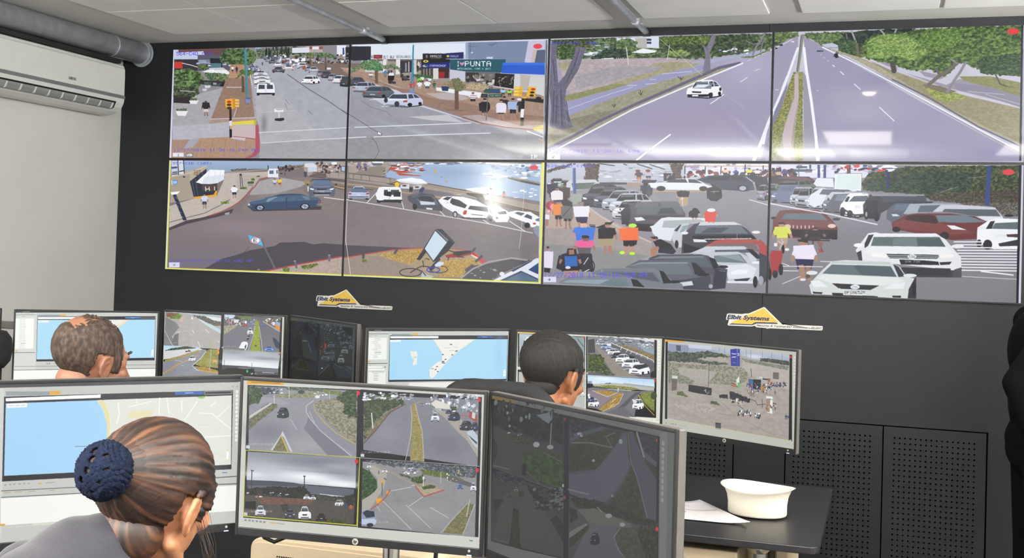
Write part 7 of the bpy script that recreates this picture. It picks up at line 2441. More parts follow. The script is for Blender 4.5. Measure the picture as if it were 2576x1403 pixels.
# things on the right desk
e = empty('round_cap', (3.80, -1.79, .753), math.radians(-4), label='cream white stiff round cap, open side up, on the right desk', cat='cap')
M_CAP = mat('white_cotton', '#f1ead8', .85, 0, .02, 200, .15, sheen=.2)
b = MB(); n = 56; prof = []
for i in range(n):
    t = 2*math.pi*i/n; c_, s_ = math.cos(t), math.sin(t)
    base = (.106, .084); ring = []
    for k, (f, z) in enumerate(((.0, .004), (.55, .004), (.97, .006), (1.0, .012), (1.0, .045), (1.04, .07), (1.14, .095), (1.27, .104))):
        zz = z*(1+.06*math.cos(t*2+.6)) if z > .05 else z
        ring.append((c_*base[0]*f, s_*base[1]*(f if z < .08 else f*1.04), zz))
    inner = [(x*.965, y*.965, z+.001) for x, y, z in ring[::-1][:-2]]+[(0, 0, .0075)]
    prof.append(ring+inner)
m_ = len(prof[0])
for r in prof: b.v += r
b.f = [(i*m_+k, ((i+1) % n)*m_+k, ((i+1) % n)*m_+k+1, i*m_+k+1) for i in range(n) for k in range(m_-1)]
o = b.build('cap_body', M_CAP, e, smooth=True)
def paper(pts, label, lines, group=None, curl=0):
    cx = sum(p[0] for p in pts)/4; cy = sum(p[1] for p in pts)/4
    e = empty('paper_sheet', (cx, cy, .753), label=label, cat='paper', group=group)
    N = 10; V = []; A, B_, C_, D = [Vector((p[0]-cx, p[1]-cy)) for p in pts]
    for j in range(N+1):
        for i in range(N+1):
            u, v_ = i/N, j/N; p = A.lerp(B_, u).lerp(D.lerp(C_, u), v_); V.append((p.x, p.y, .0012+curl*(max(0, u-.7)/.3)**2*.012+curl*(max(0, .3-v_)/.3)**2*.004))
    F = [(j*(N+1)+i, j*(N+1)+i+1, (j+1)*(N+1)+i+1, (j+1)*(N+1)+i) for j in range(N) for i in range(N)]
    o = MB().add(V, F).build('sheet', mat('paper_white', '#e9e4e6', .7, 0, .02, 20), e, smooth=True)
    s = o.modifiers.new('solid', 'SOLIDIFY'); s.thickness = .0012; s.offset = 1
    ln = MB()
    for (u0, v0, u1, wd) in lines:
        for i in range(8):
            q = []
            for u in (u0+(u1-u0)*i/8, u0+(u1-u0)*(i+1)/8):
                for dv in (0, wd):
                    v_ = v0+dv; p = A.lerp(B_, u).lerp(D.lerp(C_, u), v_); q.append((p.x, p.y, .0031+curl*(max(0, u-.7)/.3)**2*.012+curl*(max(0, .3-v_)/.3)**2*.004))
            ln.add([q[0], q[2], q[3], q[1]], [(0, 1, 2, 3)])
    ln.build('printed_lines', mat('paper_print', '#a59fa4', .8), e)
paper([(3.45, -1.99), (3.797, -1.985), (3.575, -1.68), (3.34, -1.70)], 'printed white paper sheet with curled corner, beside the white cap', [(.05, .55, .95, .012), (.1, .3, .6, .006), (.35, .75, .7, .012), (.1, .82, .3, .03), (.1, .4, .5, .10)], curl=1)
paper([(3.30, -1.47), (3.425, -1.455), (3.445, -1.385), (3.32, -1.39)], 'small white card corner on the right desk behind the dim near monitor', [(.1, .5, .6, .05)])

# cream equipment case behind the near monitors
e = empty('equipment_case', (2.90, -3.42, .753), label='cream metal equipment case with rounded corners and a perforated vent, behind the middle near monitor', cat='equipment case')
def rr2(x0, x1, z0, z1, r): return rrect(x0, x1, z0, z1, r, 6)
MB().prism(rr2(-.222, .28, .0, .168, .028), 1, .0, .30).build('case_body', M_CREAM, e, bevel=.002)
fc = MB().prism(rr2(-.217, .275, .006, .160, .024), 1, -.006, -.0005).build('front_cover', M_CREAM, e, bevel=.002)
vb = MB()
for i in range(30):
    for j in range(3): vb.tube((-.14+i*.0065+(j % 2)*.003, -.0075, .128-j*.0065), (-.14+i*.0065+(j % 2)*.003, -.0062, .128-j*.0065), .0022, n=8)
vb.build('vent_holes', mat('vent_dark', '#2b2620', .8), fc)
e = empty('monitor_cable', (2.98, -3.78, 1.0), label='black cable looping under the middle near monitor', cat='cable')
MB().path([(-.085, .03, .09), (-.085, .03, .035), (-.075, .03, .018), (-.05, .032, .010), (-.025, .034, .022), (0, .04, .06), (.0, .05, .09)], .0045).build('cable', M_BLACK, e, smooth=True)
MB().box(-.096, -.074, .018, .042, .022, .075).build('plug', M_BLACK, e, bevel=.003)
e = empty('hanging_cable', (3.285, -3.66, .753), label='thin black cable hanging beside the chrome monitor pole', cat='cable')
MB().path([(0, 0, .004), (.0, .0, .08), (-.004, .004, .18), (.004, .008, .32), (0, .01, .42)], .005).build('cable', M_BLACK, e, smooth=True)
e = empty('round_black_shape', (.868, -2.34, .753), .3, label='unidentified black rounded object at the left border, beside the sea map monitor', cat='rounded object')  # stand-in for an unidentified black rounded shape
MB().lathe([(0, 0), (.07, 0), (.072, .01), (.03, .03), (.022, .06), (.022, .40), (0, .40)], n=28).build('shape_stem', M_BLACK, e, smooth=True)
MB().lathe([(0, .40), (.03, .402), (.052, .43), (.060, .475), (.055, .52), (.035, .548), (0, .556)], n=28).build('shape_head', mat('black_cloth', '#0b0b0c', .9, 0, .1, 300, .4), e, smooth=True)

# keyboards and mice, one set per operator
def keyboard(x, y, rz, label):
    e = empty('keyboard', (x, y, .753), rz, label=label, cat='keyboard', group='operator keyboards')
    MB().box(-.22, .22, -.07, .07, .0, .014).build('keyboard_base', M_BLACK, e, bevel=.003)
    k = MB()
    for r in range(5):
        for i in range(20):
            if r == 0 and 4 < i < 10: continue
            k.box(-.213+i*.0213, -.213+i*.0213+.018, -.062+r*.025, -.062+r*.025+.02, .014, .019)
    k.box(-.213+5*.0213, -.213+10*.0213-.003, -.062, -.042, .014, .019)
    k.build('keys', mat('key_caps', '#242427', .5), e)
def mouse(x, y, rz, label):
    e = empty('computer_mouse', (x, y, .753), rz, label=label, cat='mouse', group='operator mice')
    MB().lathe([(0, .034), (.015, .032), (.026, .022), (.030, .006), (.029, 0), (0, 0)], n=24, sx=1, sy=1.8).build('mouse_body', M_BLACK, e, smooth=True)
    MB().tube((-.002, .022, .031), (.002, .022, .031), .006, n=12).build('scroll_wheel', M_GREYP, e)
keyboard(3.02, -4.22, -.05, 'black keyboard on the near desk in front of the woman'); mouse(3.33, -4.24, 0, 'black mouse on the near desk by the woman\'s right hand')
keyboard(3.25, -2.06, -.25, 'black keyboard on the right desk before the young operator'); mouse(3.55, -2.10, 0, 'black mouse on the right desk before the young operator')
keyboard(1.62, -2.30, -.2, 'black keyboard on the far left desk before the balding operator'); mouse(1.95, -2.33, 0, 'black mouse on the far left desk before the balding operator')

# ---------------- office chairs ----------------
M_RIM = mat('black_chair_fabric', '#151517', .8, 0, .2, 500, .5); M_MESH = mat('grey_chair_mesh', '#6b6a68', .75, 0, .15, 600, .4)
def chair(x, y, rz, ztop, label, w=.36):
    """backrest faces -y side of the sitter; heading rz (0 = sitter looks to +y)"""
    e = empty('office_chair', (x, y, 0), rz, label=label, cat='chair', group='operator chairs')
    H = w/2; zb = .62
    def outline(d, y_):
        p = []
        for cx, cz, a0, r in ((H-d-.09, ztop-d-.07, 0, 1), (-(H-d-.09), ztop-d-.07, 90, 1), (-(H-d-.06), zb+d+.06, 180, .6), (H-d-.06, zb+d+.06, 270, .6)):
            for i in range(7):
                t = math.radians(a0+15*i); p.append((cx+.09*r*math.cos(t), y_+.02*math.cos((cx)*6), cz+(.07 if r == 1 else .06)*math.sin(t)))
        return p
    P = outline(.02, -.24); P.append(P[0]); P.append(P[1])
    MB().path(P, .024, 12).build('backrest_rim', M_RIM, e, smooth=True)
    q = outline(.02, -.24); b = MB(); b.v = q+[(x_, y_+.012, z_) for x_, y_, z_ in q]; n = len(q)
    b.f = [tuple(range(n))[::-1], tuple(range(n, 2*n))]+[(i, (i+1) % n, n+(i+1) % n, n+i) for i in range(n)]
    b.build('backrest_panel', M_MESH, e)
    MB().prism(rrect(-.24, .24, -.22, .25, .07), 2, .43, .50).build('seat', M_RIM, e, bevel=.02, seg=3)
    MB().path([(0, -.235, zb+.03), (0, -.26, .54), (0, -.22, .41), (0, -.05, .405)], .022).build('back_support', M_BLACK, e, smooth=True)
    for s in (-1, 1):
        a = MB(); a.path([(s*.2, -.02, .42), (s*.29, -.02, .44), (s*.30, -.02, .63)], .014)
        a.build('armrest_post', M_BLACK, e, smooth=True)
        MB().box(s*.30-.035, s*.30+.035, -.14, .12, .631, .655).build('armrest_pad', M_RIM, e, bevel=.01)
    MB().tube((0, 0, .12), (0, 0, .428), .028).build('gas_column', M_CHROME, e)
    for i in range(5):
        t = i*2*math.pi/5+.3; c_, s_ = math.cos(t), math.sin(t)
        ba = MB().path([(0, 0, .125), (c_*.15, s_*.15, .11), (c_*.28, s_*.28, .075)], [.024, .02, .014]).build('base_arm', M_BLACK, e, smooth=True)
        k = MB().tube((c_*.28-s_*.022, s_*.28+c_*.022, .028), (c_*.28+s_*.022, s_*.28-c_*.022, .028), .028, n=20); k.tube((c_*.28, s_*.28, .03), (c_*.28, s_*.28, .075), .008)
        k.build('caster', M_BLACK, ba)
    return e
# ---------------- people ----------------
def sph(c, r, R=None, nu=20, nv=12):
    """ellipsoid as verts, faces"""
    V = []; F = []
    for j in range(nv+1):
        p = math.pi*j/nv
        for i in range(nu):
            t = 2*math.pi*i/nu; V.append(Vector((r[0]*math.sin(p)*math.cos(t), r[1]*math.sin(p)*math.sin(t), r[2]*math.cos(p))))
    for j in range(nv):
        for i in range(nu): F.append((j*nu+i, j*nu+(i+1) % nu, (j+1)*nu+(i+1) % nu, (j+1)*nu+i))
    if R: V = [R @ v for v in V]
    return [v+Vector(c) for v in V], F
class Clay:
    """overlapping solids fused by a voxel remesh into one continuous skin"""
    def __init__(s): s.b = MB()
    def ell(s, c, r, R=None): s.b.add(*sph(c, r, R)); return s
    def cap(s, a, b, ra, rb=None):
        rb = ra if rb is None else rb; a = Vector(a); b = Vector(b); s.ell(a, (ra,)*3); s.ell(b, (rb,)*3)
        if (b-a).length > 1e-4: s.b.tube(a, b, ra, rb, 20)
        return s
    def fuse(s, vox, smooth=2, fac=.5):
        me = bpy.data.meshes.new('clay'); me.from_pydata([tuple(v) for v in s.b.v], [], s.b.f); o = bpy.data.objects.new('clay', me); COL.objects.link(o)
        r = o.modifiers.new('r', 'REMESH'); r.mode = 'VOXEL'; r.voxel_size = vox
        if smooth: q = o.modifiers.new('s', 'SMOOTH'); q.iterations = smooth; q.factor = fac
        bpy.context.view_layer.update(); out = bpy.data.meshes.new_from_object(o.evaluated_get(bpy.context.evaluated_depsgraph_get()))
        bpy.data.objects.remove(o); out.polygons.foreach_set('use_smooth', [True]*len(out.polygons)); return out
def skin_mat(name, col):
    m = mat(name, col, .5, 0, .10, 30, .15); b = m.node_tree.nodes['Principled BSDF']; b.inputs['Subsurface Weight'].default_value = .12; b.inputs['Subsurface Radius'].default_value = (.01, .004, .002); return m
def hand(cl, w, d, palm_n, side, curl=.5, s=1.0):
    """five-fingered hand from wrist w pointing along d; palm_n = direction the palm faces; side=+1 thumb on d x palm_n side"""
    d = Vector(d).normalized(); n = (Vector(palm_n)-d*Vector(palm_n).dot(d)).normalized(); x = d.cross(n).normalized()*side; w = Vector(w)
    for k in range(4):
        o = (k-1.5)*.019*s; cl.cap(w+x*o*.6+d*.012, w+x*o+d*.082*s, .013*s, .0105*s)
    for k, L in enumerate((.072, .080, .074, .058)):
        o = (1.5-k)*.0195*s; p = w+x*o+d*.086*s; dd = d; seg = (L*.45, L*.32, L*.23); r = .0088*s
        for q, l_ in enumerate(seg):
            dd = (dd+n*curl*(.45+.2*q)).normalized(); p2 = p+dd*l_*s+x*o*.03; cl.cap(p, p2, r, r*.9); p = p2; r *= .93
    p = w+x*.022*s+d*.02*s; dd = (d*.55+x*.85+n*.25).normalized()
    for l_, r in ((.04, .013), (.032, .0105), (.026, .009)):
        p2 = p+dd*l_*s; cl.cap(p, p2, r*s, r*.92*s); p = p2; dd = (dd+d*.35+n*.2).normalized()
def head_prims(cl, T, s=1.0, female=False):
    """T maps head space (x right, y face, z up, origin between the ears) to the body's space"""
    R = T.to_3x3()
    def E(c, r, rx=0): cl.ell(T @ Vector([v*s for v in c]), [v*s for v in r], R @ Euler((rx, 0, 0)).to_matrix())
    def Cp(a, b, r0, r1): cl.cap(T @ Vector([v*s for v in a]), T @ Vector([v*s for v in b]), r0*s, r1*s)
    k = .94 if female else 1.0
    E((0, -.018, .038), (.075, .094, .082)); E((0, .012, .012), (.071, .078, .082)); E((0, .030, -.030), (.060*k, .062, .072))
    E((0, .045, -.082), (.040*k, .042, .030)); Cp((.052*k, .0, -.058), (.018, .072, -.098), .013, .015); Cp((-.052*k, .0, -.058), (-.018, .072, -.098), .013, .015)
    Cp((0, .088, .012), (0, .112, -.026), .008, .012); E((.012, .098, -.030), (.009, .010, .008)); E((-.012, .098, -.030), (.009, .010, .008))
    Cp((.044, .075, .028), (.014, .090, .030), .009, .009); Cp((-.044, .075, .028), (-.014, .090, .030), .009, .009)
    E((.040, .068, -.020), (.020, .020, .018)); E((-.040, .068, -.020), (.020, .020, .018)); E((.048, .056, .008), (.015, .020, .020)); E((-.048, .056, .008), (.015, .020, .020))
    Cp((.018, .088, -.058), (-.018, .088, -.058), .0065, .0065); Cp((.015, .087, -.068), (-.015, .087, -.068), .007, .007); E((0, .084, -.095), (.018, .014, .014))
    for sg in (-1, 1):   # ears: helix ring, lobe and bowl
        pts = [(.066, .012, -.030), (.071, .014, -.008), (.076, .010, .012), (.083, -.003, .022), (.088, -.018, .016), (.088, -.023, -.002), (.083, -.018, -.020), (.075, -.004, -.036), (.068, .008, -.034)]
        for a, b in zip(pts, pts[1:]): Cp((sg*a[0], a[1], a[2]), (sg*b[0], b[1], b[2]), .0052, .0052)
        E((sg*.072, -.003, -.004), (.006, .016, .022)); E((sg*.073, .0, -.034), (.006, .008, .009)); E((sg*.070, .012, -.008), (.006, .005, .009))
        for a, b in (((.079, .004, .008), (.083, -.010, .004)), ((.083, -.010, .004), (.080, -.012, -.014))): Cp((sg*a[0], a[1], a[2]), (sg*b[0], b[1], b[2]), .004, .004)
    return R
def face_parts(T, s, parent, hair, iris='#3a2a1c'):
    MW = mat('eye_white', '#e8e2da', .25); MI = mat('iris_'+iris, iris, .2); ML = mat('lip', '#9c5a50', .45); MBW = mat('brow_'+hair, hair, .9)
    for sg in (-1, 1):
        e = MB(); e.add(*sph(T @ Vector((sg*.031*s, .0735*s, .008*s)), (.0100*s,)*3)); eb = e.build('eyeball', MW, parent, smooth=True)
        i = MB(); i.add(*sph(T @ Vector((sg*.031*s, .0810*s, .008*s)), (.0052*s, .0042*s, .0052*s), T.to_3x3())); i.build('iris', MI, eb, smooth=True)
        b = MB(); b.path([T @ Vector((sg*x*s, y*s, z*s)) for x, y, z in ((.014, .0985, .034), (.028, .0965, .039), (.042, .088, .040), (.052, .074, .034))], [.003*s, .004*s, .0035*s, .002*s], 8); b.build('eyebrow', MBW, parent, smooth=True)
    for z, r in ((-.0585, .0062), (-.068, .0068)):
        b = MB(); b.path([T @ Vector((x*s, y*s, z*s)) for x, y in ((-.022, .0845), (-.011, .0905), (0, .092), (.011, .0905), (.022, .0845))], [.002*s, r*.8*s, r*s, r*.8*s, .002*s], 8); b.build('lip', ML, parent, smooth=True)
def cut_shell(src, keep, thick, name, m, parent, T=None, lift=.0015):
    """thin shell grown from the faces of src whose centre satisfies keep(head-space point)"""
    bm = bmesh.new(); bm.from_mesh(src); inv = T.inverted() if T is not None else Matrix(); bm.normal_update()
    kill = [f for f in bm.faces if not keep(inv @ f.calc_center_median())]; bmesh.ops.delete(bm, geom=kill, context='FACES')
    bm.normal_update(); off = {v: (thick(inv @ v.co) if callable(thick) else thick) for v in bm.verts}
    edge = {v for e_ in bm.edges if len(e_.link_faces) == 1 for v in e_.verts}
    for v in bm.verts: v.co += v.normal*(lift if v in edge else lift+off[v])
    me = bpy.data.meshes.new(name); bm.to_mesh(me); bm.free(); me.polygons.foreach_set('use_smooth', [True]*len(me.polygons)); me.materials.clear()
    return link(name, me, m, parent)
def hair_mat(name, dark, mid, light, center=None, axis=None, k=(70, 1.2), flat=False):
    """strand colours vary around the knot the hair is combed to (two-channel map 'strand'), or as short speckle"""
    m = bpy.data.materials.new(name); m.use_nodes = True; nt = m.node_tree; b = nt.nodes['Principled BSDF']; b.inputs['Roughness'].default_value = .5 if center is not None else .75
    nz = nt.nodes.new('ShaderNodeTexNoise'); nz.inputs['Detail'].default_value = 5; mp = nt.nodes.new('ShaderNodeMapping')
    if center is not None:
        u = nt.nodes.new('ShaderNodeUVMap'); u.uv_map = 'strand'; nt.links.new(u.outputs[0], mp.inputs[0]); mp.inputs['Scale'].default_value = (k[0], k[1], 1); nz.inputs['Scale'].default_value = 1
    else:
        t = nt.nodes.new('ShaderNodeTexCoord'); nt.links.new(t.outputs['Object'], mp.inputs[0]); mp.inputs['Scale'].default_value = (1, 1, .45); nz.inputs['Scale'].default_value = k[0]
    nt.links.new(mp.outputs[0], nz.inputs['Vector']); rp = nt.nodes.new('ShaderNodeValToRGB'); el = rp.color_ramp.elements
    el[0].position = .34; el[0].color = (*srgb(dark), 1); el[1].position = .68; el[1].color = (*srgb(light), 1); e2 = el.new(.5); e2.color = (*srgb(mid), 1)
    nt.links.new(nz.outputs['Fac'], rp.inputs[0]); nt.links.new(rp.outputs[0], b.inputs['Base Color'])
    bp = nt.nodes.new('ShaderNodeBump'); bp.inputs['Strength'].default_value = .5; bp.inputs['Distance'].default_value = .0015; nt.links.new(nz.outputs['Fac'], bp.inputs['Height']); nt.links.new(bp.outputs[0], b.inputs['Normal'])
    return m
def operator(label, hc, yaw, pitch, roll, s, byaw, seat, hands, skin, shirt, trousers, female=False, lean=(0, -.045, -.165), vox=.0045, kneez=.50):
    """seated person; hc = head centre, yaw clockwise from +y, hands = ((wrist, dir, palm), ...) left, right"""
    e = empty('person', (seat[0], seat[1], 0), label=label, cat='person'); inv = Matrix.Translation((-seat[0], -seat[1], 0))
    T = inv @ Matrix.Translation(hc) @ Euler((0, 0, -yaw)).to_matrix().to_4x4() @ Euler((pitch, roll, 0)).to_matrix().to_4x4()
    by = Euler((0, 0, -byaw)).to_matrix(); fw = by @ Vector((0, 1, 0)); rt = by @ Vector((1, 0, 0)); up = Vector((0, 0, 1))
    h = T.translation; nk = h+Vector((lean[0], 0, lean[2]*s))+fw*lean[1]; ch = Vector((nk.x, nk.y, nk.z-.16))-fw*.02; pv = Vector((0, 0, .56)); ws = ch.lerp(pv, .55)-fw*.02
    sw = .165 if female else .19; k = .88 if female else 1.0
    cl = Clay(); head_prims(cl, T, s, female)
    base = T @ Vector((0, -.035*s, -.055*s)); cl.cap(base, nk+up*.02, .048*s*k, .055*s*k); cl.cap(T @ Vector((0, .02*s, -.06*s)), nk+fw*.015, .036*s*k, .05*s*k)
    body = Clay()
    def torso(c, g):
        R = by
        c.ell(ch, (.165*k+g, .105*k+g, .17), R); c.ell(ws, (.14*k+g, .10*k+g, .17), R); c.ell(pv, (.165*k+g, .115+g, .12+g), R)
        c.cap(nk-up*.04-rt*(sw-.02), nk-up*.04+rt*(sw-.02), .05*k+g, .05*k+g); c.cap(nk-up*.02, nk-up*.05-rt*sw*.7, .045*k+g, .05*k+g); c.cap(nk-up*.02, nk-up*.05+rt*sw*.7, .045*k+g, .05*k+g)
        if female:
            for q in (-1, 1): c.ell(ch+fw*.085+rt*q*.065-up*.02, (.055+g, .045+g, .055+g), R)
    torso(cl, 0); arms = []
    for q, (w_, d_, p_) in zip((-1, 1), hands):
        sh = nk-up*.055+rt*q*sw; w_ = inv @ Vector(w_); mid = (sh+w_)/2; L = (w_-sh).length; a_, b_ = .29, .26
        hgt = math.sqrt(max(.0004, a_*a_-(min(L, a_+b_-.01)/2)**2)); dr = (Vector((0, 0, -1))+rt*q*.35-fw*.2).normalized(); el = mid+dr*hgt
        arms.append((sh, el, w_)); cl.cap(sh, el, .043*k, .036*k); cl.cap(el, w_, .036*k, .024*k); hand(cl, w_, d_, p_, 1 if q*1 > 0 else -1, .45, .95*k+.03)
    legs = []
    for q in (-1, 1):
        hp = pv+rt*q*.09-up*.04; kn = hp+fw*.42+rt*q*.05; kn.z = kneez; an = kn+fw*.03; an.z = .09; legs.append((hp, kn, an))
        cl.cap(hp, kn, .075*k, .052*k); cl.cap(kn, an, .050*k, .033*k); cl.cap(an, an+fw*.12-up*.05, .034, .026)
    me = cl.fuse(vox, 2, .45); link('body', me, skin, e)
    sc = Clay(); torso(sc, .012)
    for sh, el, w_ in arms: sc.cap(sh, el, .054*k, .047*k); sc.cap(el, el.lerp(w_, .96), .047*k, .034*k)
    if female: sc.cap(nk-fw*.012, nk.lerp(base, .55)-fw*.016, .078, .058); sc.cap(nk-up*.01-fw*.03, nk-up*.06-fw*.07, .08, .11)
    sm = sc.fuse(.009, 3, .5)
    nq = nk+fw*.03+up*.03 if female else nk
    def ks(p): return female or ((p-nq).length > .078 and p.z < nk.z+.045)
    cut_shell(sm, ks, .0, 'shirt', shirt, e, None, .0)
    # collar
    cr = MB(); P = []
    for i in range(17):
        t = i/16*2*math.pi; P.append(nk+up*(.012+.012*math.cos(t+math.pi))-up*.0+rt*math.sin(t)*.068*k*1.05+fw*math.cos(t)*.062)
    cr.path(P, .011, 8)
    if not female: cr.build('collar', shirt, e, smooth=True)
    tc = Clay()
    tc.ell(pv-up*.02, (.185*k, .135, .11), by)
    for hp, kn, an in legs: tc.cap(hp, kn, .088*k, .066*k); tc.cap(kn, an+up*.02, .064*k, .052)
    link('trousers', tc.fuse(.012, 3, .5), trousers, e)
    for hp, kn, an in legs:
        c2 = Clay(); c2.cap(an-up*.02, an-up*.035+fw*.02, .042, .045); c2.cap(an-up*.045, an-up*.055+fw*.15, .038, .034); c2.ell(an-up*.075+fw*.05, (.045, .13, .02), by)
        link('shoe', c2.fuse(.008, 2, .5), mat('black_leather', '#141212', .35), e)
    hd = Clay(); head_prims(hd, T, s, female); hm = hd.fuse(.0045, 3, .5)
    return e, T, hm, nk
def strand_uv(o, T, c):
    me = o.data; uv = me.uv_layers.new(name='strand'); inv = T.inverted(); c = Vector(c); ax = Vector((0, -1, .12)).normalized(); x = ax.orthogonal().normalized(); y = ax.cross(x)
    for l in me.loops:
        p = (inv @ me.vertices[l.vertex_index].co)-c; uv.data[l.index].uv = ((math.atan2(p.dot(y), p.dot(x))/6.283 % 1.0), p.length*8)

# the young operator with short dark hair
SK1 = skin_mat('skin_tan', '#935f42'); SK2 = skin_mat('skin_ruddy', '#91654f'); SK3 = skin_mat('skin_light', '#b37c5a'); SK4 = skin_mat('skin_bystander', '#8a6450')  # the bystander's skin is one plain muted brown
NAVY = mat('dark_uniform', '#17181c', .85, 0, .15, 300, .3); SLATE = mat('slate_blue_jacket', '#24232c', .8, 0, .12, 250, .35, sheen=.2); TROU = mat('dark_trousers', '#1b1c22', .9, 0, .15, 200, .3)
P2 = (3.295, -2.78, 1.312)
e, T, hm, nk = operator('young man with short dark hair seen from behind', P2, math.radians(22), math.radians(-12), 0, 1.03, math.radians(12), (3.20, -2.82),
    (((3.02, -2.33, .808), (.25, .95, -.1), (0, 0, -1)), ((3.50, -2.33, .808), (-.1, 1, -.1), (0, 0, -1))), SK1, NAVY, TROU)
face_parts(T, 1.03, e, '#1a1512')
def keep2(p):
    x, y, z = p.x/1.03, p.y/1.03, p.z/1.03
    if y > .0 and abs(x) < .079 and z < .052 + .012*(abs(x) < .05) and y > .046: return False
    if abs(x) > .050 and -.030 < y < .020 and z < .022: return False
    if y >= .020 and z < -.026: return False
    if y > .030 and z < .05: return abs(x) > .058 and y < .048 and z > -.03
    return z > -.062+.0*y if y < -.03 else z > .018 or (y > .012 and z > -.028) or (y < -.026 and z > -.055)
HM2 = hair_mat('short_dark_hair', '#060504', '#100c0a', '#211a16', k=(150, 1))
cut_shell(hm, keep2, lambda p: .004+.010*max(0, min(1, (p.z+.01)/.09))+.0016*math.sin(p.x*430+p.z*90)*math.sin(p.y*390+p.z*210)*max(0, min(1, p.z/.05)), 'short_hair', HM2, e, T)
chair(3.235, -2.80, math.radians(-8), 1.318, 'black and grey office chair of the young man, its back hiding his collar', .37)

def nape(T, s, m, e):
    g = Clay(); g.ell(T @ Vector((0, -.048*s, -.034*s)), (.053*s, .042*s, .036*s), T.to_3x3()); link('nape_hair', g.fuse(.006, 2), m, e)
nape(T, 1.03, HM2, e)

# the older operator with a bald crown
P1 = (2.098, -3.34, 1.335)
e, T, hm, nk = operator('balding older man seen from behind at far left, hand at his chin', P1, math.radians(20), math.radians(-10), math.radians(3), 1.06, math.radians(5), (2.02, -3.38),
    (((1.86, -2.86, .81), (.1, 1, -.1), (0, 0, -1)), ((2.165, -3.215, 1.145), (-.25, .15, .9), (-.5, -.5, 0))), SK2, NAVY, TROU)
face_parts(T, 1.06, e, '#3a2c24')
def keep1(p):
    x, y, z = p.x/1.06, p.y/1.06, p.z/1.06
    if abs(x) > .050 and -.030 < y < .022 and z < .024: return False
    if y > .022 and (z < -.02 or y > .052): return False
    if y > .06: return False
    if z > .072 and -.088 < y and abs(x+.008) < .044+.006*math.sin(y*90)+.004*math.sin(y*410+z*300): return False
    return z > -.062 if y < -.026 else z > -.03
HM1 = hair_mat('greying_brown_hair', '#231a15', '#3a2d24', '#524338', k=(120, 1))
cut_shell(hm, keep1, lambda p: .0035, 'cropped_hair', HM1, e, T)
def keep1b(p):
    x, y, z = p.x/1.06, p.y/1.06, p.z/1.06
    return z > .07 and -.06 < y < .055 and x > -.015 and (math.sin(x*620+y*60)+math.sin(y*130+x*50)*.6) > -.15
cut_shell(hm, keep1b, .003, 'thin_crown_hair', HM1, e, T)
chair(1.965, -3.62, math.radians(4), 1.385, 'black and grey office chair of the balding man, at the far left', .44)

# the woman with the crocheted bun cover
P3 = (3.110, -4.46, 1.260)
S3 = 1.01
e, T, hm, nk = operator('woman in slate jacket seen from behind, brown hair in a navy-netted bun', P3, math.radians(6), math.radians(-14), math.radians(6), S3, math.radians(14), (3.08, -4.72),
    (((2.93, -4.36, .815), (.15, .95, -.1), (0, 0, -1)), ((3.30, -4.40, .815), (0, 1, -.1), (0, 0, -1))), SK3, SLATE, TROU, female=True, lean=(-.052, -.082, -.092))
face_parts(T, S3, e, '#3a2416')
BUN = (0, -.140, .036)
def keep3(p):
    x, y, z = p.x/S3, p.y/S3, p.z/S3
    if abs(x) > .060 and -.030 < y < .022 and z < .020: return False
    if y > .03 and z < .062-.0*(abs(x)): return abs(x) > .05 and y < .055 and z > .0
    if y > .070: return False
    if y > -.026: return z > .012 or (y > .014 and z > -.02 and y < .03)
    return z > -.075
HM3 = hair_mat('chestnut_hair', '#0e0906', '#2a1a11', '#5c3a24', BUN, None, (46, 1.0))
def th3(p):
    q = (p/S3); d = math.hypot(q.x, q.z-.03); return .010+.006*math.exp(-((q.y+.11)/.03)**2)+.0012*math.sin(math.atan2(q.z-.03, q.x)*38)
o = cut_shell(hm, keep3, th3, 'combed_hair', HM3, e, T); strand_uv(o, T, BUN)
# gathered hair between head and bun, bun core and net
g = Clay(); g.cap(T @ Vector((0, -.075*S3, .04*S3)), T @ Vector((0, -.112*S3, .036*S3)), .062, .036); g.ell(T @ Vector((0, -.040*S3, -.052*S3)), (.056, .050, .052), T.to_3x3()); gm_ = g.fuse(.005, 3); o = link('gathered_hair', gm_, HM3, e); strand_uv(o, T, BUN)
c0 = T @ Vector((0, -.137*S3, .036*S3)); Rb = T.to_3x3()
k = Clay(); k.ell(c0, (.0395, .0325, .0395), Rb); o = link('hair_bun', k.fuse(.005, 2), HM3, e); strand_uv(o, T, BUN)
V, F = sph((0, 0, 0), (1, 1, 1), None, 96, 60); rs = random.Random(4)
holes = [(-.12, .62), (.02, .33), (.0, -.08), (-.24, -.42), (-.56, -.58), (-.58, .14), (.4, .55), (.5, -.35), (.62, .1), (.25, -.72), (-.62, .5)]
b = bmesh.new(); bv = []
for v in V:
    # lacy crochet relief
    t = .05*math.sin(v.x*34)*math.sin(v.z*34+v.y*9)+.035*math.sin(v.x*61+v.z*47)*math.sin(v.y*40); q = v*(1+t)
    bv.append(b.verts.new(c0+Rb @ Vector((q.x*.041, q.y*.034, q.z*.041))))
for f in F:
    m3 = (V[f[0]]+V[f[1]]+V[f[2]]+V[f[3]])/4
    if m3.y < 0 and any(math.hypot(m3.x-hx, m3.z-hz) < (.125 if i < 4 else .07) for i, (hx, hz) in enumerate(holes)): continue
    try: b.faces.new([bv[i] for i in f])
    except ValueError: pass
bmesh.ops.remove_doubles(b, verts=b.verts, dist=1e-5)
me = bpy.data.meshes.new('bun_net'); b.to_mesh(me); b.free(); me.polygons.foreach_set('use_smooth', [True]*len(me.polygons))
o = link('bun_net', me, mat('navy_crochet', '#131a2c', .95, 0, .4, 220, .9, spec=.15), e); so = o.modifiers.new('solid', 'SOLIDIFY'); so.thickness = .004; o['label'] = 'navy crocheted net over the hair bun'
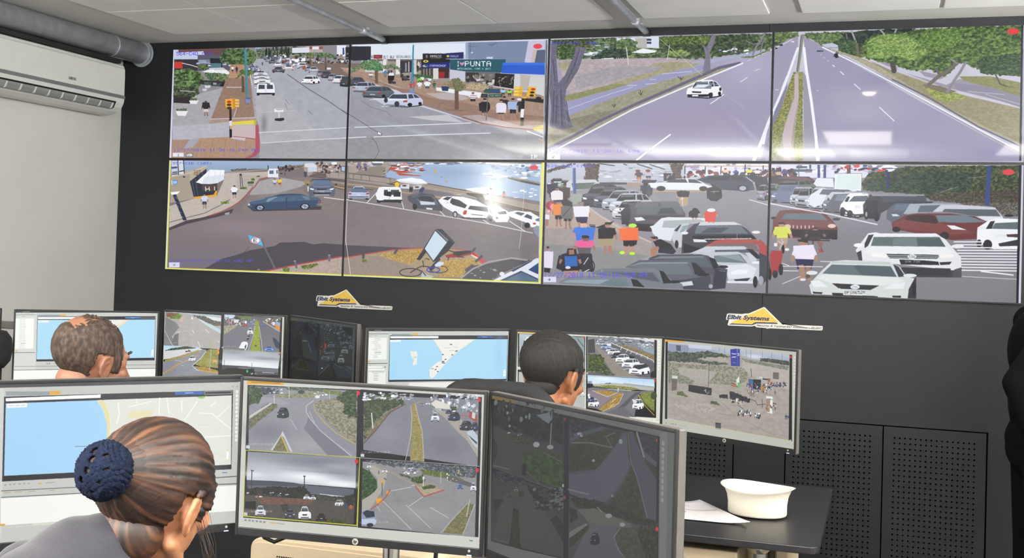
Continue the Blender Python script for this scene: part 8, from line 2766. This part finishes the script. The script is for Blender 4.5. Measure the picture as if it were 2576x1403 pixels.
# loose strands beside the ear and at the nape
ls = MB(); rs = random.Random(2)
for i in range(18):
    a = T @ Vector((.066+rs.random()*.012, .015+rs.random()*.03, .0-rs.random()*.03)); ls.path([a, a+Vector((.010+rs.random()*.012, .004, -.05)), a+Vector((.006+rs.random()*.02, .0, -.10-rs.random()*.05))], .00028, 5)
nl = MB()
for i in range(16):
    a = T @ Vector((-.05+rs.random()*.05, -.085, -.055)); nl.path([a, a+Vector((-.03-rs.random()*.02, -.01, -.03)), a+Vector((-.06-rs.random()*.05, -.015, -.035-rs.random()*.03))], .00028, 5)
ls.build('ear_wisps', HM3, e); nl.build('nape_wisps', HM3, e)
for o_ in e.children:
    if 'wisps' in o_.name: o_['kind'] = 'stuff'
chair(3.06, -4.76, math.radians(-14), 1.10, 'office chair of the woman, its dark arm and back at the lower left', .50)

# the person in black at the right edge
def bystander():
    bx, by_ = 4.875, -.62
    e = empty('person', (bx, by_, 0), label='person in black standing at the right edge by the video wall', cat='person')
    T = Matrix.Translation((.085, -.005, 1.655)) @ Euler((0, 0, math.radians(-80))).to_matrix().to_4x4(); up = Vector((0, 0, 1))
    cl = Clay(); head_prims(cl, T, 1.05); nk = Vector((0, 0, 1.50)); cl.cap((.06, 0, 1.60), nk, .052, .058)
    fw = Vector((.98, .17, 0)); rt = Vector((.17, -.98, 0)); by = Euler((0, 0, math.radians(-80))).to_matrix()
    def torso(c, g):
        c.ell((0, 0, 1.32), (.18+g, .115+g, .20), by); c.ell((0, 0, 1.10), (.155+g, .11+g, .20), by); c.ell((0, 0, .94), (.17+g, .12+g, .13), by)
        c.cap(Vector((0, 0, 1.44))-rt*.17, Vector((0, 0, 1.44))+rt*.17, .055+g, .055+g)
    torso(cl, 0); A = []
    # arms hang, elbows a little behind the back
    for q in (-1, 1):
        sh = Vector((0, 0, 1.43))+rt*q*.19; el = Vector((-.125, -.23, 1.20)) if q > 0 else Vector((-.06, .22, 1.16)); w_ = Vector((-.02, -.24, .93)) if q > 0 else Vector((.10, .20, .92))
        A.append((sh, el, w_)); cl.cap(sh, el, .048, .04); cl.cap(el, w_, .04, .028); hand(cl, w_, (.2, .1*q, -1), fw, q, .4)
    Lg = []
    for q in (-1, 1):
        hp = Vector((0, 0, .92))+rt*q*.09; kn = Vector((.0, 0, .50))+rt*q*.10; an = Vector((0, 0, .09))+rt*q*.11; Lg.append((hp, kn, an))
        cl.cap(hp, kn, .085, .055); cl.cap(kn, an, .055, .036); cl.cap(an, an+fw*.13-up*.05, .034, .026)
    link('body', cl.fuse(.005, 2, .45), SK4, e); face_parts(T, 1.05, e, '#1a1512')
    BK = mat('black_suit', '#040405', .95, 0, .1, 200, .2, spec=.15)
    j = Clay(); torso(j, .022)
    for sh, el, w_ in A: j.cap(sh, el, .066, .056); j.cap(el, w_, .056, .044)
    j.ell((.03, 0, .88), (.18, .13, .14), by); cut_shell(j.fuse(.010, 3), lambda p: (p-nk).length > .08, 0, 'jacket', BK, e, None, 0)
    t = Clay()
    for hp, kn, an in Lg: t.cap(hp, kn, .10, .078); t.cap(kn, an+up*.01, .078, .066)
    t.ell((0, 0, .90), (.19, .14, .13), by); link('trousers', t.fuse(.012, 3), BK, e)
    for hp, kn, an in Lg:
        c2 = Clay(); c2.cap(an-up*.03, an-up*.04+fw*.02, .045, .045); c2.cap(an-up*.05, an-up*.055+fw*.17, .038, .034); link('shoe', c2.fuse(.008, 2), mat('black_leather', '#141212', .35), e)
    hd = Clay(); head_prims(hd, T, 1.05); hm = hd.fuse(.005, 3); cut_shell(hm, keep2, .008, 'short_hair', HM2, e, T)
bystander()
